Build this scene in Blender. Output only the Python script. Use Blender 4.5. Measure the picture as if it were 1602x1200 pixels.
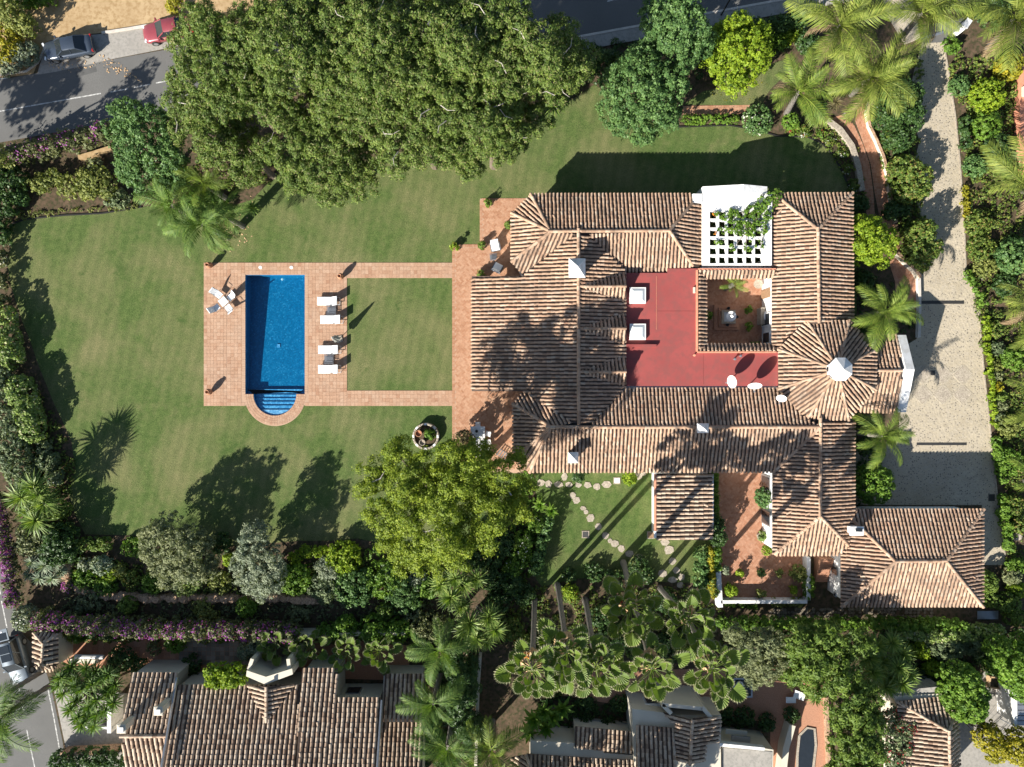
import bpy, math, random
import numpy as np
from mathutils import Vector
random.seed(7); np.random.seed(7)
RNG = np.random.default_rng(11)
PI = math.pi
scene = bpy.context.scene
for o in list(bpy.data.objects): bpy.data.objects.remove(o)

# ------------------------------------------------------------------ camera, sky, sun, exposure
CAM_H = 64.8                      # metres above the lawn
SC = 2*CAM_H*(17.3/24)/1602       # metres of ground per photo pixel
cam = bpy.data.cameras.new("camera"); cam.sensor_width = 34.6; cam.lens = 24
cam.clip_start = 0.5; cam.clip_end = 2000
camo = bpy.data.objects.new("camera", cam); scene.collection.objects.link(camo)
camo.location = (0, 0, CAM_H); camo.rotation_euler = (0, 0, 0); scene.camera = camo
SUN_EL = math.radians(30.0)
SDX, SDY = -0.68, -0.733          # horizontal direction towards the sun
world = bpy.data.worlds.new("World"); scene.world = world; world.use_nodes = True
wn = world.node_tree.nodes; wl = world.node_tree.links
sky = wn.new("ShaderNodeTexSky"); sky.sky_type = 'NISHITA'; sky.sun_disc = False
sky.sun_elevation = SUN_EL; sky.sun_rotation = math.atan2(SDX, SDY) % (2*PI)
sky.air_density = 1.0; sky.dust_density = 0.6; sky.ozone_density = 1.0
bg = wn.get("Background") or wn.new("ShaderNodeBackground")
bg.inputs[1].default_value = 0.063
wl.new(sky.outputs[0], bg.inputs[0])
sun = bpy.data.lights.new("sun", 'SUN'); sun.energy = 5.0; sun.angle = math.radians(0.5); sun.color = (1.0, 0.955, 0.875)
suno = bpy.data.objects.new("sun", sun); scene.collection.objects.link(suno)
sv = Vector((SDX*math.cos(SUN_EL), SDY*math.cos(SUN_EL), math.sin(SUN_EL)))
suno.rotation_euler = sv.to_track_quat('Z', 'Y').to_euler(); suno.location = sv*150
scene.view_settings.view_transform = 'Standard'; scene.view_settings.look = 'None'
scene.view_settings.gamma = 1.0; scene.view_settings.exposure = 1.25
scene.view_settings.use_curve_mapping = False

# ------------------------------------------------------------------ helpers
COL = scene.collection
WLOC = {}
def W(x, y, z=0.0):
    s = SC*(CAM_H-z)/CAM_H
    return Vector(((x-801)*s, (600-y)*s, z))
def sc(z): return SC*(CAM_H-z)/CAM_H

def tag(o, label=None, cat=None, group=None, kind=None):
    if label: o["label"] = label
    if cat: o["category"] = cat
    if group: o["group"] = group
    if kind: o["kind"] = kind
    return o
def thing(name, label, cat, loc=(0, 0, 0), group=None, rotz=0.0):
    o = bpy.data.objects.new(name, None); COL.objects.link(o)
    o.empty_display_size = 0.3
    o.location = loc; o.rotation_euler = (0, 0, rotz); WLOC[o.name] = Vector(loc)
    return tag(o, label, cat, group)
def link(name, me, mat=None, parent=None):
    o = bpy.data.objects.new(name, me); COL.objects.link(o)
    if mat is not None:
        for m in (mat if isinstance(mat, (list, tuple)) else [mat]): me.materials.append(m)
    if parent is not None: o.parent = parent
    WLOC[o.name] = WLOC.get(parent.name, Vector((0, 0, 0))) if parent is not None else Vector((0, 0, 0))
    return o
def npmesh(name, v, f, mat, parent=None, local=False, smooth=False):
    """v (n,3) f (m,k) arrays; world coordinates unless local"""
    me = bpy.data.meshes.new(name)
    v = np.asarray(v, dtype=np.float32).reshape(-1, 3)
    if parent is not None and not local:
        v = v - np.array(WLOC.get(parent.name, (0, 0, 0)), dtype=np.float32)
    f = np.asarray(f, dtype=np.int32); m, k = f.shape
    me.vertices.add(len(v)); me.vertices.foreach_set("co", v.ravel())
    me.loops.add(m*k); me.loops.foreach_set("vertex_index", f.ravel())
    me.polygons.add(m); me.polygons.foreach_set("loop_start", np.arange(0, m*k, k, dtype=np.int32))
    me.polygons.foreach_set("use_smooth", np.full(m, bool(smooth)))
    me.update(calc_edges=True)
    return link(name, me, mat, parent)

class MB:
    """collects simple solids for one mesh"""
    def __init__(s): s.v = []; s.f = []
    def add(s, v, f):
        n = len(s.v); s.v += [tuple(p) for p in v]; s.f += [tuple(i+n for i in q) for q in f]; return s
    def box(s, c, d, rz=0.0, tilt=None):
        hx, hy, hz = d[0]/2, d[1]/2, d[2]/2
        pts = []
        for z in (-hz, hz):
            for (x, y) in ((-hx, -hy), (hx, -hy), (hx, hy), (-hx, hy)):
                p = Vector((x, y, z))
                if tilt: p.rotate(tilt)
                if rz: p = Vector((p.x*math.cos(rz)-p.y*math.sin(rz), p.x*math.sin(rz)+p.y*math.cos(rz), p.z))
                pts.append(p+Vector(c))
        return s.add(pts, [(3, 2, 1, 0), (4, 5, 6, 7), (0, 1, 5, 4), (1, 2, 6, 5), (2, 3, 7, 6), (3, 0, 4, 7)])
    def slab(s, c, d, rz=0.0, b=0.01):
        """box with a chamfered top edge"""
        hx, hy, h = d[0]/2, d[1]/2, d[2]
        rings = [(hx, hy, 0), (hx, hy, h-b), (hx-b, hy-b, h)]
        pts = []
        for (a, e, z) in rings:
            for (x, y) in ((-a, -e), (a, -e), (a, e), (-a, e)):
                pts.append((c[0]+x*math.cos(rz)-y*math.sin(rz), c[1]+x*math.sin(rz)+y*math.cos(rz), c[2]+z))
        f = [(8, 9, 10, 11)]
        for r in (0, 4):
            for i in range(4): j = (i+1) % 4; f.append((r+i, r+j, r+4+j, r+4+i))
        return s.add(pts, f)
    def prism(s, poly, z0, z1):
        """poly: list of (x,y) world; z1 may be list of heights"""
        n = len(poly)
        a = sum(poly[i][0]*poly[(i+1) % n][1]-poly[(i+1) % n][0]*poly[i][1] for i in range(n))
        idx = list(range(n)) if a > 0 else list(range(n))[::-1]
        zt = z1 if isinstance(z1, (list, tuple)) else [z1]*n
        zb = z0 if isinstance(z0, (list, tuple)) else [z0]*n
        pts = [(poly[i][0], poly[i][1], zb[i]) for i in idx]+[(poly[i][0], poly[i][1], zt[i]) for i in idx]
        f = [tuple(range(n))[::-1], tuple(range(n, 2*n))]
        for i in range(n): j = (i+1) % n; f.append((i, j, n+j, n+i))
        return s.add(pts, f)
    def tube(s, pts, r, n=6, cap=True):
        pts = [Vector(p) for p in pts]; rr = r if isinstance(r, (list, tuple)) else [r]*len(pts)
        v = []; f = []
        for i, p in enumerate(pts):
            d = (pts[min(i+1, len(pts)-1)]-pts[max(i-1, 0)])
            if d.length < 1e-6: d = Vector((0, 0, 1))
            d.normalize()
            a = d.cross(Vector((0, 0, 1)) if abs(d.z) < .95 else Vector((1, 0, 0))); a.normalize(); b = d.cross(a)
            for k in range(n):
                t = 2*PI*k/n; v.append(p+(a*math.cos(t)+b*math.sin(t))*rr[i])
        for i in range(len(pts)-1):
            for k in range(n):
                j = (k+1) % n; f.append((i*n+k, i*n+j, (i+1)*n+j, (i+1)*n+k))
        if cap: f += [tuple(range(n))[::-1], tuple(range((len(pts)-1)*n, len(pts)*n))]
        return s.add(v, f)
    def lathe(s, c, prof, n=16, sx=1.0, sy=1.0, rot=0.0):
        v = []; f = []
        for (r, z) in prof:
            for k in range(n):
                t = 2*PI*k/n+rot; v.append((c[0]+r*math.cos(t)*sx, c[1]+r*math.sin(t)*sy, c[2]+z))
        for i in range(len(prof)-1):
            for k in range(n):
                j = (k+1) % n; f.append((i*n+k, i*n+j, (i+1)*n+j, (i+1)*n+k))
        f += [tuple(range(n))[::-1], tuple(range((len(prof)-1)*n, len(prof)*n))]
        return s.add(v, f)
    def quad(s, a, b, c, d): return s.add([a, b, c, d], [(0, 1, 2, 3)])
    def build(s, name, mat, parent=None, local=False, smooth=False):
        me = bpy.data.meshes.new(name)
        off = Vector((0, 0, 0))
        if parent is not None and not local: off = WLOC.get(parent.name, off)
        me.from_pydata([(p[0]-off.x, p[1]-off.y, p[2]-off.z) for p in s.v], [], s.f)
        if smooth:
            me.polygons.foreach_set("use_smooth", np.ones(len(me.polygons), dtype=bool))
        me.update()
        return link(name, me, mat, parent)
def dup(root, loc, rotz=0.0, scale=None, label=None, group=None):
    r = root.copy(); COL.objects.link(r); r.location = loc; r.rotation_euler = (0, 0, rotz)
    if scale: r.scale = scale if isinstance(scale, tuple) else (scale,)*3
    if label: r["label"] = label
    if group: r["group"] = group
    for ch in list(root.children):
        c = ch.copy(); COL.objects.link(c); c.parent = r
        for g in list(ch.children):
            d = g.copy(); COL.objects.link(d); d.parent = c
    return r

# ------------------------------------------------------------------ materials
def newmat(name):
    m = bpy.data.materials.new(name); m.use_nodes = True
    nt = m.node_tree; return m, nt.nodes, nt.links, nt.nodes["Principled BSDF"]
def ramp(n, stops):
    r = n.new("ShaderNodeValToRGB"); e = r.color_ramp.elements
    while len(e) < len(stops): e.new(0.5)
    for i, (p, c) in enumerate(stops): e[i].position = p; e[i].color = (c[0], c[1], c[2], 1)
    return r
def noise(n, l, scale, detail=4, rough=0.6, dist=0.0, vec=None):
    t = n.new("ShaderNodeTexNoise"); t.inputs["Scale"].default_value = scale
    t.inputs["Detail"].default_value = detail; t.inputs["Roughness"].default_value = rough
    t.inputs["Distortion"].default_value = dist
    if vec is not None: l.new(vec, t.inputs["Vector"])
    return t
def pos(n): return n.new("ShaderNodeNewGeometry").outputs["Position"]
def mix(n, l, a, b, fac, mode='MIX'):
    m = n.new("ShaderNodeMix"); m.data_type = 'RGBA'; m.blend_type = mode
    for sock, val in ((m.inputs[0], fac), (m.inputs[6], a), (m.inputs[7], b)):
        if hasattr(val, "is_linked") or hasattr(val, "links"): l.new(val, sock)
        elif isinstance(val, (int, float)): sock.default_value = val
        else: sock.default_value = (val[0], val[1], val[2], 1)
    return m.outputs[2]
def bump(n, l, bs, h, strength, dist=0.02):
    b = n.new("ShaderNodeBump"); b.inputs["Strength"].default_value = strength; b.inputs["Distance"].default_value = dist
    l.new(h, b.inputs["Height"]); l.new(b.outputs[0], bs.inputs["Normal"])
def mnoise(name, c1, c2, scale=2.0, rough=0.85, bmp=0.2, c3=None, scale2=None, spec=0.3, detail=5, dist=0.02):
    """two or three colour mottled surface"""
    m, n, l, b = newmat(name); p = pos(n)
    t = noise(n, l, scale, detail, .65, 0, p)
    r = ramp(n, [(0.32, c1), (0.68, c2)]); l.new(t.outputs[0], r.inputs[0]); col = r.outputs[0]
    if c3 is not None:
        t2 = noise(n, l, scale2 or scale*6, 4, .6, 0, p); r2 = ramp(n, [(0.45, (0, 0, 0)), (0.62, (1, 1, 1))]); l.new(t2.outputs[0], r2.inputs[0])
        col = mix(n, l, col, c3, r2.outputs[0])
    l.new(col, b.inputs["Base Color"]); b.inputs["Roughness"].default_value = rough
    b.inputs["Specular IOR Level"].default_value = spec
    if bmp:
        t3 = noise(n, l, scale*8, 4, .7, 0, p); bump(n, l, b, t3.outputs[0], bmp, dist)
    return m
def mplain(name, c, rough=0.5, metal=0.0, spec=0.4):
    m, n, l, b = newmat(name)
    t = noise(n, l, 3.0, 4, .6, 0, pos(n))
    r = ramp(n, [(0.3, tuple(x*.9 for x in c)), (0.7, tuple(min(1, x*1.06) for x in c))]); l.new(t.outputs[0], r.inputs[0])
    l.new(r.outputs[0], b.inputs["Base Color"]); b.inputs["Roughness"].default_value = rough
    b.inputs["Metallic"].default_value = metal; b.inputs["Specular IOR Level"].default_value = spec
    return m
def misland(name, stops, stain=(0.06, 0.05, 0.04), stain_scale=1.2, stain_lo=.55, stain_hi=.75, stain_amt=.6, rough=.85, bmp=.25, fine=25.0):
    """colour of its own for each loose piece (tile, brick), with lichen or dirt over it"""
    m, n, l, b = newmat(name); g = n.new("ShaderNodeNewGeometry")
    r = ramp(n, stops); r.color_ramp.interpolation = 'LINEAR'; l.new(g.outputs["Random Per Island"], r.inputs[0])
    t = noise(n, l, stain_scale, 6, .7, 0, g.outputs["Position"]); k = ramp(n, [(stain_lo, (0, 0, 0)), (stain_hi, (stain_amt,)*3)])
    l.new(t.outputs[0], k.inputs[0]); col = mix(n, l, r.outputs[0], stain, k.outputs[0])
    t2 = noise(n, l, fine, 3, .7, 0, g.outputs["Position"]); k2 = ramp(n, [(0.3, (.78, .76, .74)), (0.7, (1.12, 1.1, 1.08))]); l.new(t2.outputs[0], k2.inputs[0])
    col = mix(n, l, col, k2.outputs[0], 1.0, 'MULTIPLY')
    l.new(col, b.inputs["Base Color"]); b.inputs["Roughness"].default_value = rough; b.inputs["Specular IOR Level"].default_value = .25
    if bmp: bump(n, l, b, t2.outputs[0], bmp, .01)
    return m
LEAFMATS = {}
def mleaf(name, dark, light, trans=0.3, rough=.6, extra=None, spec=.3):
    """leaves: a colour of their own per leaf, slowly drifting over the plant, a little light through them"""
    m, n, l, b = newmat(name); g = n.new("ShaderNodeNewGeometry")
    stops = [(0.0, dark), (1.0, light)]
    if extra: stops = [(0.0, dark), (0.86, light), (0.9, extra), (1.0, extra)]
    r = ramp(n, stops); l.new(g.outputs["Random Per Island"], r.inputs[0])
    t = noise(n, l, .9, 3, .6, 0, g.outputs["Position"]); k = ramp(n, [(0.3, (.66, .72, .7)), (0.7, (1.28, 1.2, 1.1))]); l.new(t.outputs[0], k.inputs[0])
    col = mix(n, l, r.outputs[0], k.outputs[0], 1.0, 'MULTIPLY')
    l.new(col, b.inputs["Base Color"]); b.inputs["Roughness"].default_value = rough; b.inputs["Specular IOR Level"].default_value = spec
    tr = n.new("ShaderNodeBsdfTranslucent"); l.new(mix(n, l, col, (1.25, 1.35, .55), 1.0, 'MULTIPLY'), tr.inputs[0])
    mx = n.new("ShaderNodeMixShader"); mx.inputs[0].default_value = trans
    l.new(b.outputs[0], mx.inputs[1]); l.new(tr.outputs[0], mx.inputs[2])
    l.new(mx.outputs[0], n["Material Output"].inputs[0])
    LEAFMATS[name] = m; return m

M = {}
M['soil'] = mnoise('soil', (.060, .044, .028), (.13, .088, .058), 1.3, .95, .6, (.045, .045, .022), 3, .1)
M['sand'] = mnoise('sandy_earth', (.34, .235, .125), (.43, .31, .175), .35, .95, .5, (.30, .20, .10), 2.5, .1)
M['asphalt'] = mnoise('asphalt', (.105, .103, .098), (.145, .141, .133), .22, .9, .4, (.12, .117, .11), 9, .2, 7)
M['patch'] = mnoise('asphalt_patch', (.075, .074, .072), (.105, .103, .1), 1, .9, .3, (.09, .09, .085), 6)
M['concrete'] = mnoise('concrete', (.27, .25, .22), (.34, .315, .28), .5, .9, .3, (.24, .225, .2), 4, .2)
M['paint'] = mnoise('road_paint', (.36, .35, .33), (.58, .57, .54), 3, .85, .1, (.2, .2, .19), 5)
M['white'] = mnoise('white_render', (.66, .65, .63), (.78, .775, .76), .8, .9, .2, (.60, .585, .555), 2.4, .3, 7)
M['cream'] = mnoise('cream_render', (.50, .45, .36), (.58, .525, .42), .6, .9, .15)
M['kerb'] = mnoise('kerb_stone', (.42, .38, .33), (.55, .5, .44), 2, .9, .3)
M['wood'] = mnoise('weathered_wood', (.22, .13, .075), (.34, .21, .12), 6, .7, .3)
M['iron'] = mplain('dark_iron', (.035, .033, .03), .5, .4)
M['slabstone'] = mnoise('paving_slab_stone', (.33, .285, .22), (.42, .37, .29), 2, .9, .4, (.28, .24, .18), 6)
M['grate'] = mplain('steel_grate', (.085, .083, .08), .5, .5)
M['metal'] = mplain('white_metal', (.62, .62, .62), .35, .3)
M['alu'] = mplain('grey_aluminium', (.38, .39, .40), .35, .7)
M['cushion'] = mnoise('white_canvas', (.76, .76, .75), (.82, .82, .81), 3, .9, .3)
M['canvas'] = mnoise('umbrella_canvas', (.46, .47, .44), (.58, .59, .56), 3, .9, .3)
M['mesh'] = mplain('grey_mesh_fabric', (.12, .13, .15), .7)
M['glass'] = mplain('dark_glass', (.02, .025, .03), .06, 0, .6)
M['paleglass'] = mplain('skylight_plastic', (.55, .58, .58), .15, 0, .5)
M['rubber'] = mplain('rubber', (.02, .02, .02), .8)
M['redroof'] = mnoise('red_roof_membrane', (.245, .056, .051), (.295, .068, .061), .45, .75, .1, (.225, .064, .057), 1.7, .25, 7)
M['orangetrim'] = mnoise('terracotta_trim', (.5, .2, .12), (.6, .27, .17), 3, .8, .2)
M['terracotta'] = mnoise('terracotta_pot', (.30, .14, .075), (.42, .21, .12), 4, .8, .2)
M['stone'] = mnoise('pale_stone', (.30, .26, .20), (.44, .38, .30), 2.5, .9, .6, (.24, .2, .16), 9)
M['rock'] = mnoise('rust_rock', (.36, .22, .13), (.52, .35, .23), 3, .95, .7, (.20, .13, .085), 9)
M['rubble'] = mnoise('dull_flagstone', (.13, .105, .08), (.22, .18, .14), 2, .95, .5, (.09, .08, .05), 7)
M['bark'] = mnoise('bark', (.10, .075, .055), (.18, .14, .105), 5, .95, .7)
M['palmbark'] = mnoise('palm_bark', (.12, .105, .088), (.21, .19, .16), 7, .95, .6)
M['palebark'] = mnoise('pale_branch', (.30, .27, .23), (.42, .39, .34), 6, .9, .4)
M['straw'] = mnoise('dry_palm_sheath', (.42, .27, .14), (.55, .38, .22), 6, .9, .3)
M['deadfrond'] = mnoise('dead_frond', (.15, .10, .055), (.25, .18, .10), 6, .95, .3)
M['grout'] = mnoise('pale_grout', (.36, .235, .16), (.42, .28, .19), 2, .9, .2)
TILE_STOPS = [(0.0, (.29, .185, .125)), (0.12, (.375, .24, .16)), (.35, (.42, .28, .19)), (.65, (.45, .305, .21)), (.85, (.48, .345, .25)), (.95, (.51, .40, .30)), (1.0, (.38, .21, .135))]
M['tile'] = misland('barrel_roof_tile', TILE_STOPS, (.085, .072, .058), .55, .46, .74, .72)
M['tilep'] = misland('pale_barrel_roof_tile', [(0, (.22, .145, .10)), (.2, (.38, .27, .19)), (.6, (.47, .36, .265)), (1, (.52, .42, .32))], (.07, .06, .05), 1.3, .52, .78, .65)
M['pan'] = mnoise('roof_channel', (.068, .049, .039), (.125, .086, .065), 3, .95, .4)  # channel colour darkened for debris and for the shade between tile rows
M['deck'] = misland('terracotta_paver', [(0, (.33, .185, .115)), (.12, (.37, .225, .145)), (.55, (.40, .25, .165)), (.88, (.435, .29, .20)), (1, (.33, .18, .11))], (.36, .265, .195), .28, .46, .72, .6, .8, .1, 9)
M['brick'] = misland('terrace_brick', [(0, (.33, .165, .095)), (.2, (.365, .195, .115)), (.6, (.40, .225, .14)), (1, (.44, .265, .17))], (.32, .2, .14), .7, .55, .8, .4, .85, .1, 9)
M['brickp'] = misland('patio_brick', [(0, (.33, .155, .09)), (.4, (.385, .195, .12)), (1, (.44, .245, .16))], (.26, .15, .1), .9, .5, .8, .4, .85, .1, 9)
M['slate'] = misland('flagstone', [(0, (.16, .13, .1)), (.5, (.24, .2, .16)), (1, (.32, .27, .22))], (.09, .08, .06), 2, .5, .8, .5, .9, .4)

def grass_mat(name, g1, g2, dry, dry_lo=.5, dry_hi=.72):
    m, n, l, b = newmat(name); p = pos(n)
    t = noise(n, l, .16, 5, .62, .3, p); t2 = noise(n, l, 2.2, 5, .7, 0, p); t3 = noise(n, l, 14, 3, .75, 0, p)
    r = ramp(n, [(.35, g1), (.65, g2)]); l.new(t2.outputs[0], r.inputs[0])
    k = ramp(n, [(dry_lo, (0, 0, 0)), (dry_hi, (.85,)*3)]); l.new(t.outputs[0], k.inputs[0])
    col = mix(n, l, r.outputs[0], dry, k.outputs[0])
    t4 = noise(n, l, .7, 6, .75, 0, p); k4 = ramp(n, [(.5, (0, 0, 0)), (.75, (.6,)*3)]); l.new(t4.outputs[0], k4.inputs[0])
    col = mix(n, l, col, dry, k4.outputs[0])
    k3 = ramp(n, [(.28, (.36, .42, .34)), (.72, (1.50, 1.43, 1.36))]); l.new(t3.outputs[0], k3.inputs[0])
    col = mix(n, l, col, k3.outputs[0], 1.0, 'MULTIPLY')
    mp = n.new("ShaderNodeMapping"); mp.inputs["Rotation"].default_value = (0, 0, .22); l.new(p, mp.inputs[0])    # mower stripes, faint and wavering
    wv = n.new("ShaderNodeTexWave"); wv.inputs["Scale"].default_value = .32; wv.inputs["Distortion"].default_value = 2.5; wv.inputs["Detail"].default_value = 3; wv.inputs["Detail Scale"].default_value = .6; l.new(mp.outputs[0], wv.inputs["Vector"])
    kw = ramp(n, [(.2, (.92, .94, .92)), (.8, (1.06, 1.04, 1.04))]); l.new(wv.outputs[0], kw.inputs[0]); col = mix(n, l, col, kw.outputs[0], 1.0, 'MULTIPLY')
    t5 = noise(n, l, .45, 4, .7, .6, p); k5 = ramp(n, [(.60, (0, 0, 0)), (.74, (.75,)*3)]); l.new(t5.outputs[0], k5.inputs[0]); col = mix(n, l, col, (.035, .075, .016), k5.outputs[0])
    l.new(col, b.inputs["Base Color"]); b.inputs["Roughness"].default_value = .95; b.inputs["Specular IOR Level"].default_value = .1
    bump(n, l, b, t3.outputs[0], .8, .05)
    return m
M['lawn'] = grass_mat('mown_grass', (.068, .106, .032), (.100, .140, .046), (.180, .172, .086), .42, .68)
M['lawn2'] = grass_mat('green_grass', (.066, .106, .030), (.098, .140, .044), (.160, .158, .074), .48, .74)
# pebble paving of the drive
def pebble_mat():
    m, n, l, b = newmat('pebble_paving'); p = pos(n)
    v = n.new("ShaderNodeTexVoronoi"); v.inputs["Scale"].default_value = 5.6; l.new(p, v.inputs["Vector"])
    k = ramp(n, [(.20, (.10, .088, .072)), (.38, (.38, .33, .255))]); l.new(v.outputs["Distance"], k.inputs[0])
    wn_ = n.new("ShaderNodeSeparateColor"); l.new(v.outputs["Color"], wn_.inputs[0])
    kk = ramp(n, [(.42, (1, 1, 1)), (.55, (0, 0, 0))]); l.new(wn_.outputs[0], kk.inputs[0])
    t = noise(n, l, .35, 5, .65, 0, p); r = ramp(n, [(.3, (.33, .28, .205)), (.7, (.44, .38, .285))]); l.new(t.outputs[0], r.inputs[0])
    col = mix(n, l, mix(n, l, k.outputs[0], r.outputs[0], .1), r.outputs[0], kk.outputs[0])
    t2 = noise(n, l, 11, 4, .7, 0, p); k2 = ramp(n, [(.3, (.75, .75, .74)), (.7, (1.2, 1.19, 1.18))]); l.new(t2.outputs[0], k2.inputs[0])
    col = mix(n, l, col, k2.outputs[0], 1.0, 'MULTIPLY')
    t6 = noise(n, l, .5, 6, .75, .8, p); k6 = ramp(n, [(.55, (0, 0, 0)), (.8, (.55,)*3)]); l.new(t6.outputs[0], k6.inputs[0]); col = mix(n, l, col, (.14, .115, .085), k6.outputs[0])
    l.new(col, b.inputs["Base Color"]); b.inputs["Roughness"].default_value = .9; b.inputs["Specular IOR Level"].default_value = .2
    bump(n, l, b, v.outputs["Distance"], .5, .03)
    return m
M['pebble'] = pebble_mat()
def mosaic_mat(name, stops):
    m, n, l, b = newmat(name); p = pos(n)
    v = n.new("ShaderNodeTexVoronoi"); v.inputs["Scale"].default_value = 9.0; l.new(p, v.inputs["Vector"])
    s_ = n.new("ShaderNodeSeparateColor"); l.new(v.outputs["Color"], s_.inputs[0])
    r = ramp(n, stops); l.new(s_.outputs[0], r.inputs[0]); l.new(r.outputs[0], b.inputs["Base Color"])
    b.inputs["Roughness"].default_value = .3; return m
M['mosaic'] = mosaic_mat('blue_mosaic_painted_glints', [(0, (.0, .092, .195)), (.5, (.0, .115, .232)), (.88, (.006, .14, .27)), (1, (.03, .20, .34))])  # random tile tones; the palest cells stand in for sun glints on the water
M['mosaicstep'] = mosaic_mat('pale_step_mosaic', [(0, (.05, .19, .36)), (.6, (.09, .26, .44)), (1, (.18, .38, .55))])
def water_mat():
    m, n, l, b = newmat('pool_water'); n.remove(b)
    tr = n.new("ShaderNodeBsdfTransparent"); tr.inputs[0].default_value = (.66, .90, .97, 1)
    gl = n.new("ShaderNodeBsdfGlossy"); gl.inputs["Roughness"].default_value = .06
    t = noise(n, l, 5.5, 3, .6, .4, pos(n)); bp = n.new("ShaderNodeBump"); bp.inputs["Strength"].default_value = .55; bp.inputs["Distance"].default_value = .05
    l.new(t.outputs[0], bp.inputs["Height"]); l.new(bp.outputs[0], gl.inputs["Normal"])
    lw = n.new("ShaderNodeLayerWeight"); lw.inputs[0].default_value = .5; pw = n.new("ShaderNodeMath"); pw.operation = 'POWER'; l.new(lw.outputs['Facing'], pw.inputs[0]); pw.inputs[1].default_value = 5
    fr = n.new("ShaderNodeMath"); fr.operation = 'MULTIPLY_ADD'; l.new(pw.outputs[0], fr.inputs[0]); fr.inputs[1].default_value = .8; fr.inputs[2].default_value = .025
    mx = n.new("ShaderNodeMixShader"); l.new(fr.outputs[0], mx.inputs[0]); l.new(tr.outputs[0], mx.inputs[1]); l.new(gl.outputs[0], mx.inputs[2])
    l.new(mx.outputs[0], n["Material Output"].inputs[0]); return m
M['water'] = water_mat()

# leaf materials (dark, light)
mleaf('pine', (.060, .115, .018), (.165, .220, .046), .28, extra=(.19, .19, .08))
mleaf('ypine', (.105, .165, .012), (.235, .290, .024), .28)
mleaf('ypine_in', (0.121, 0.138, 0.031), (0.207, 0.202, 0.063), .2)
mleaf('laurel', (0.039, 0.097, 0.018), (0.110, 0.186, 0.040), .25, .5)
mleaf('bluegreen', (0.049, 0.117, 0.033), (0.134, 0.226, 0.068), .26, .55)
mleaf('lime', (0.134, 0.229, 0.013), (0.262, 0.340, 0.024), .34)
mleaf('green', (0.068, 0.151, 0.015), (0.165, 0.267, 0.035), .3)
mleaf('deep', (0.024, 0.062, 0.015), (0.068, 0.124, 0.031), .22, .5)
mleaf('olive', (0.116, 0.139, 0.064), (0.220, 0.242, 0.121), .22)
mleaf('grey', (0.140, 0.174, 0.116), (0.256, 0.291, 0.198), .2)
mleaf('silver', (0.134, 0.205, 0.127), (0.305, 0.340, 0.242), .2)
mleaf('hedge', (0.116, 0.192, 0.037), (0.250, 0.329, 0.094), .22, extra=(0.340, 0.340, 0.198))
mleaf('greyhedge', (0.079, 0.122, 0.055), (0.189, 0.229, 0.119), .22)
mleaf('sparse', (0.128, 0.161, 0.040), (0.256, 0.279, 0.079), .3)
mleaf('clipped', (0.076, 0.134, 0.018), (0.152, 0.213, 0.037), .22)
mleaf('autumn', (.18, .19, .015), (.36, .31, .02), .3)
mleaf('bougain', (0.078, 0.097, 0.039), (0.173, 0.185, 0.078), .25)
mleaf('purple', (.20, .03, .23), (.38, .10, .38), .3)
mleaf('red', (.30, .02, .035), (.42, .05, .06), .3)
mleaf('whiteflower', (.55, .55, .5), (.78, .78, .74), .3)
mleaf('orangeflower', (.45, .13, .02), (.6, .25, .03), .3)
mleaf('mixed', (0.049, 0.102, 0.020), (0.177, 0.236, 0.040), .28, extra=(0.220, 0.174, 0.055))
mleaf('frond', (0.085, 0.151, 0.018), (0.207, 0.260, 0.044), .26, .6)
mleaf('frondpale', (0.098, 0.146, 0.020), (0.232, 0.267, 0.055), .24, .6)
mleaf('fronddark', (0.061, 0.134, 0.024), (0.159, 0.229, 0.046), .28, .6)
mleaf('fan', (.085, .150, .020), (.190, .245, .048), .30, .55)
mleaf('fantip', (.20, .21, .11), (.30, .29, .17), .3)
mleaf('sword', (0.098, 0.174, 0.033), (0.244, 0.310, 0.083), .28, .5)
mleaf('bronze', (0.078, 0.062, 0.034), (0.148, 0.131, 0.055), .2)
mleaf('feather', (0.061, 0.114, 0.015), (0.140, 0.205, 0.031), .25)
LM = LEAFMATS

# ------------------------------------------------------------------ flat ground and its layers
from mathutils.geometry import tessellate_polygon
def sheet(name, poly, z, mat, holes=(), kind='structure', parent=None, world_pts=False):
    conv = (lambda p: Vector((p[0], p[1], z))) if world_pts else (lambda p: Vector((*W(p[0], p[1], 0).xy, z)))
    loops = [[conv(p) for p in poly]]+[[conv(p) for p in h] for h in holes]
    tri = tessellate_polygon(loops); v = [p for L in loops for p in L]
    f = []
    for t in tri:
        a, b, c = (v[i] for i in t)
        f.append(t if (b-a).cross(c-a).z > 0 else t[::-1])
    mb = MB(); mb.add(v, f); o = mb.build(name, mat, parent)
    if kind and parent is None: tag(o, kind=kind)
    return o
POOLC = (430.2, 616.5); POOLR = 33.6
arc = [(POOLC[0]+POOLR*math.cos(t), POOLC[1]+POOLR*math.sin(t)) for t in np.linspace(0, PI, 25)]
pool_px = [(384, 430), (477, 430), (477, 616.5)]+arc+[(384, 616.5)]
BIG = 320
sheet('ground', [(-BIG, -BIG), (BIG, -BIG), (BIG, BIG), (-BIG, BIG)], 0.0, M['soil'],
      holes=[[tuple(W(*p).xy) for p in pool_px]], world_pts=True)
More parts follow.
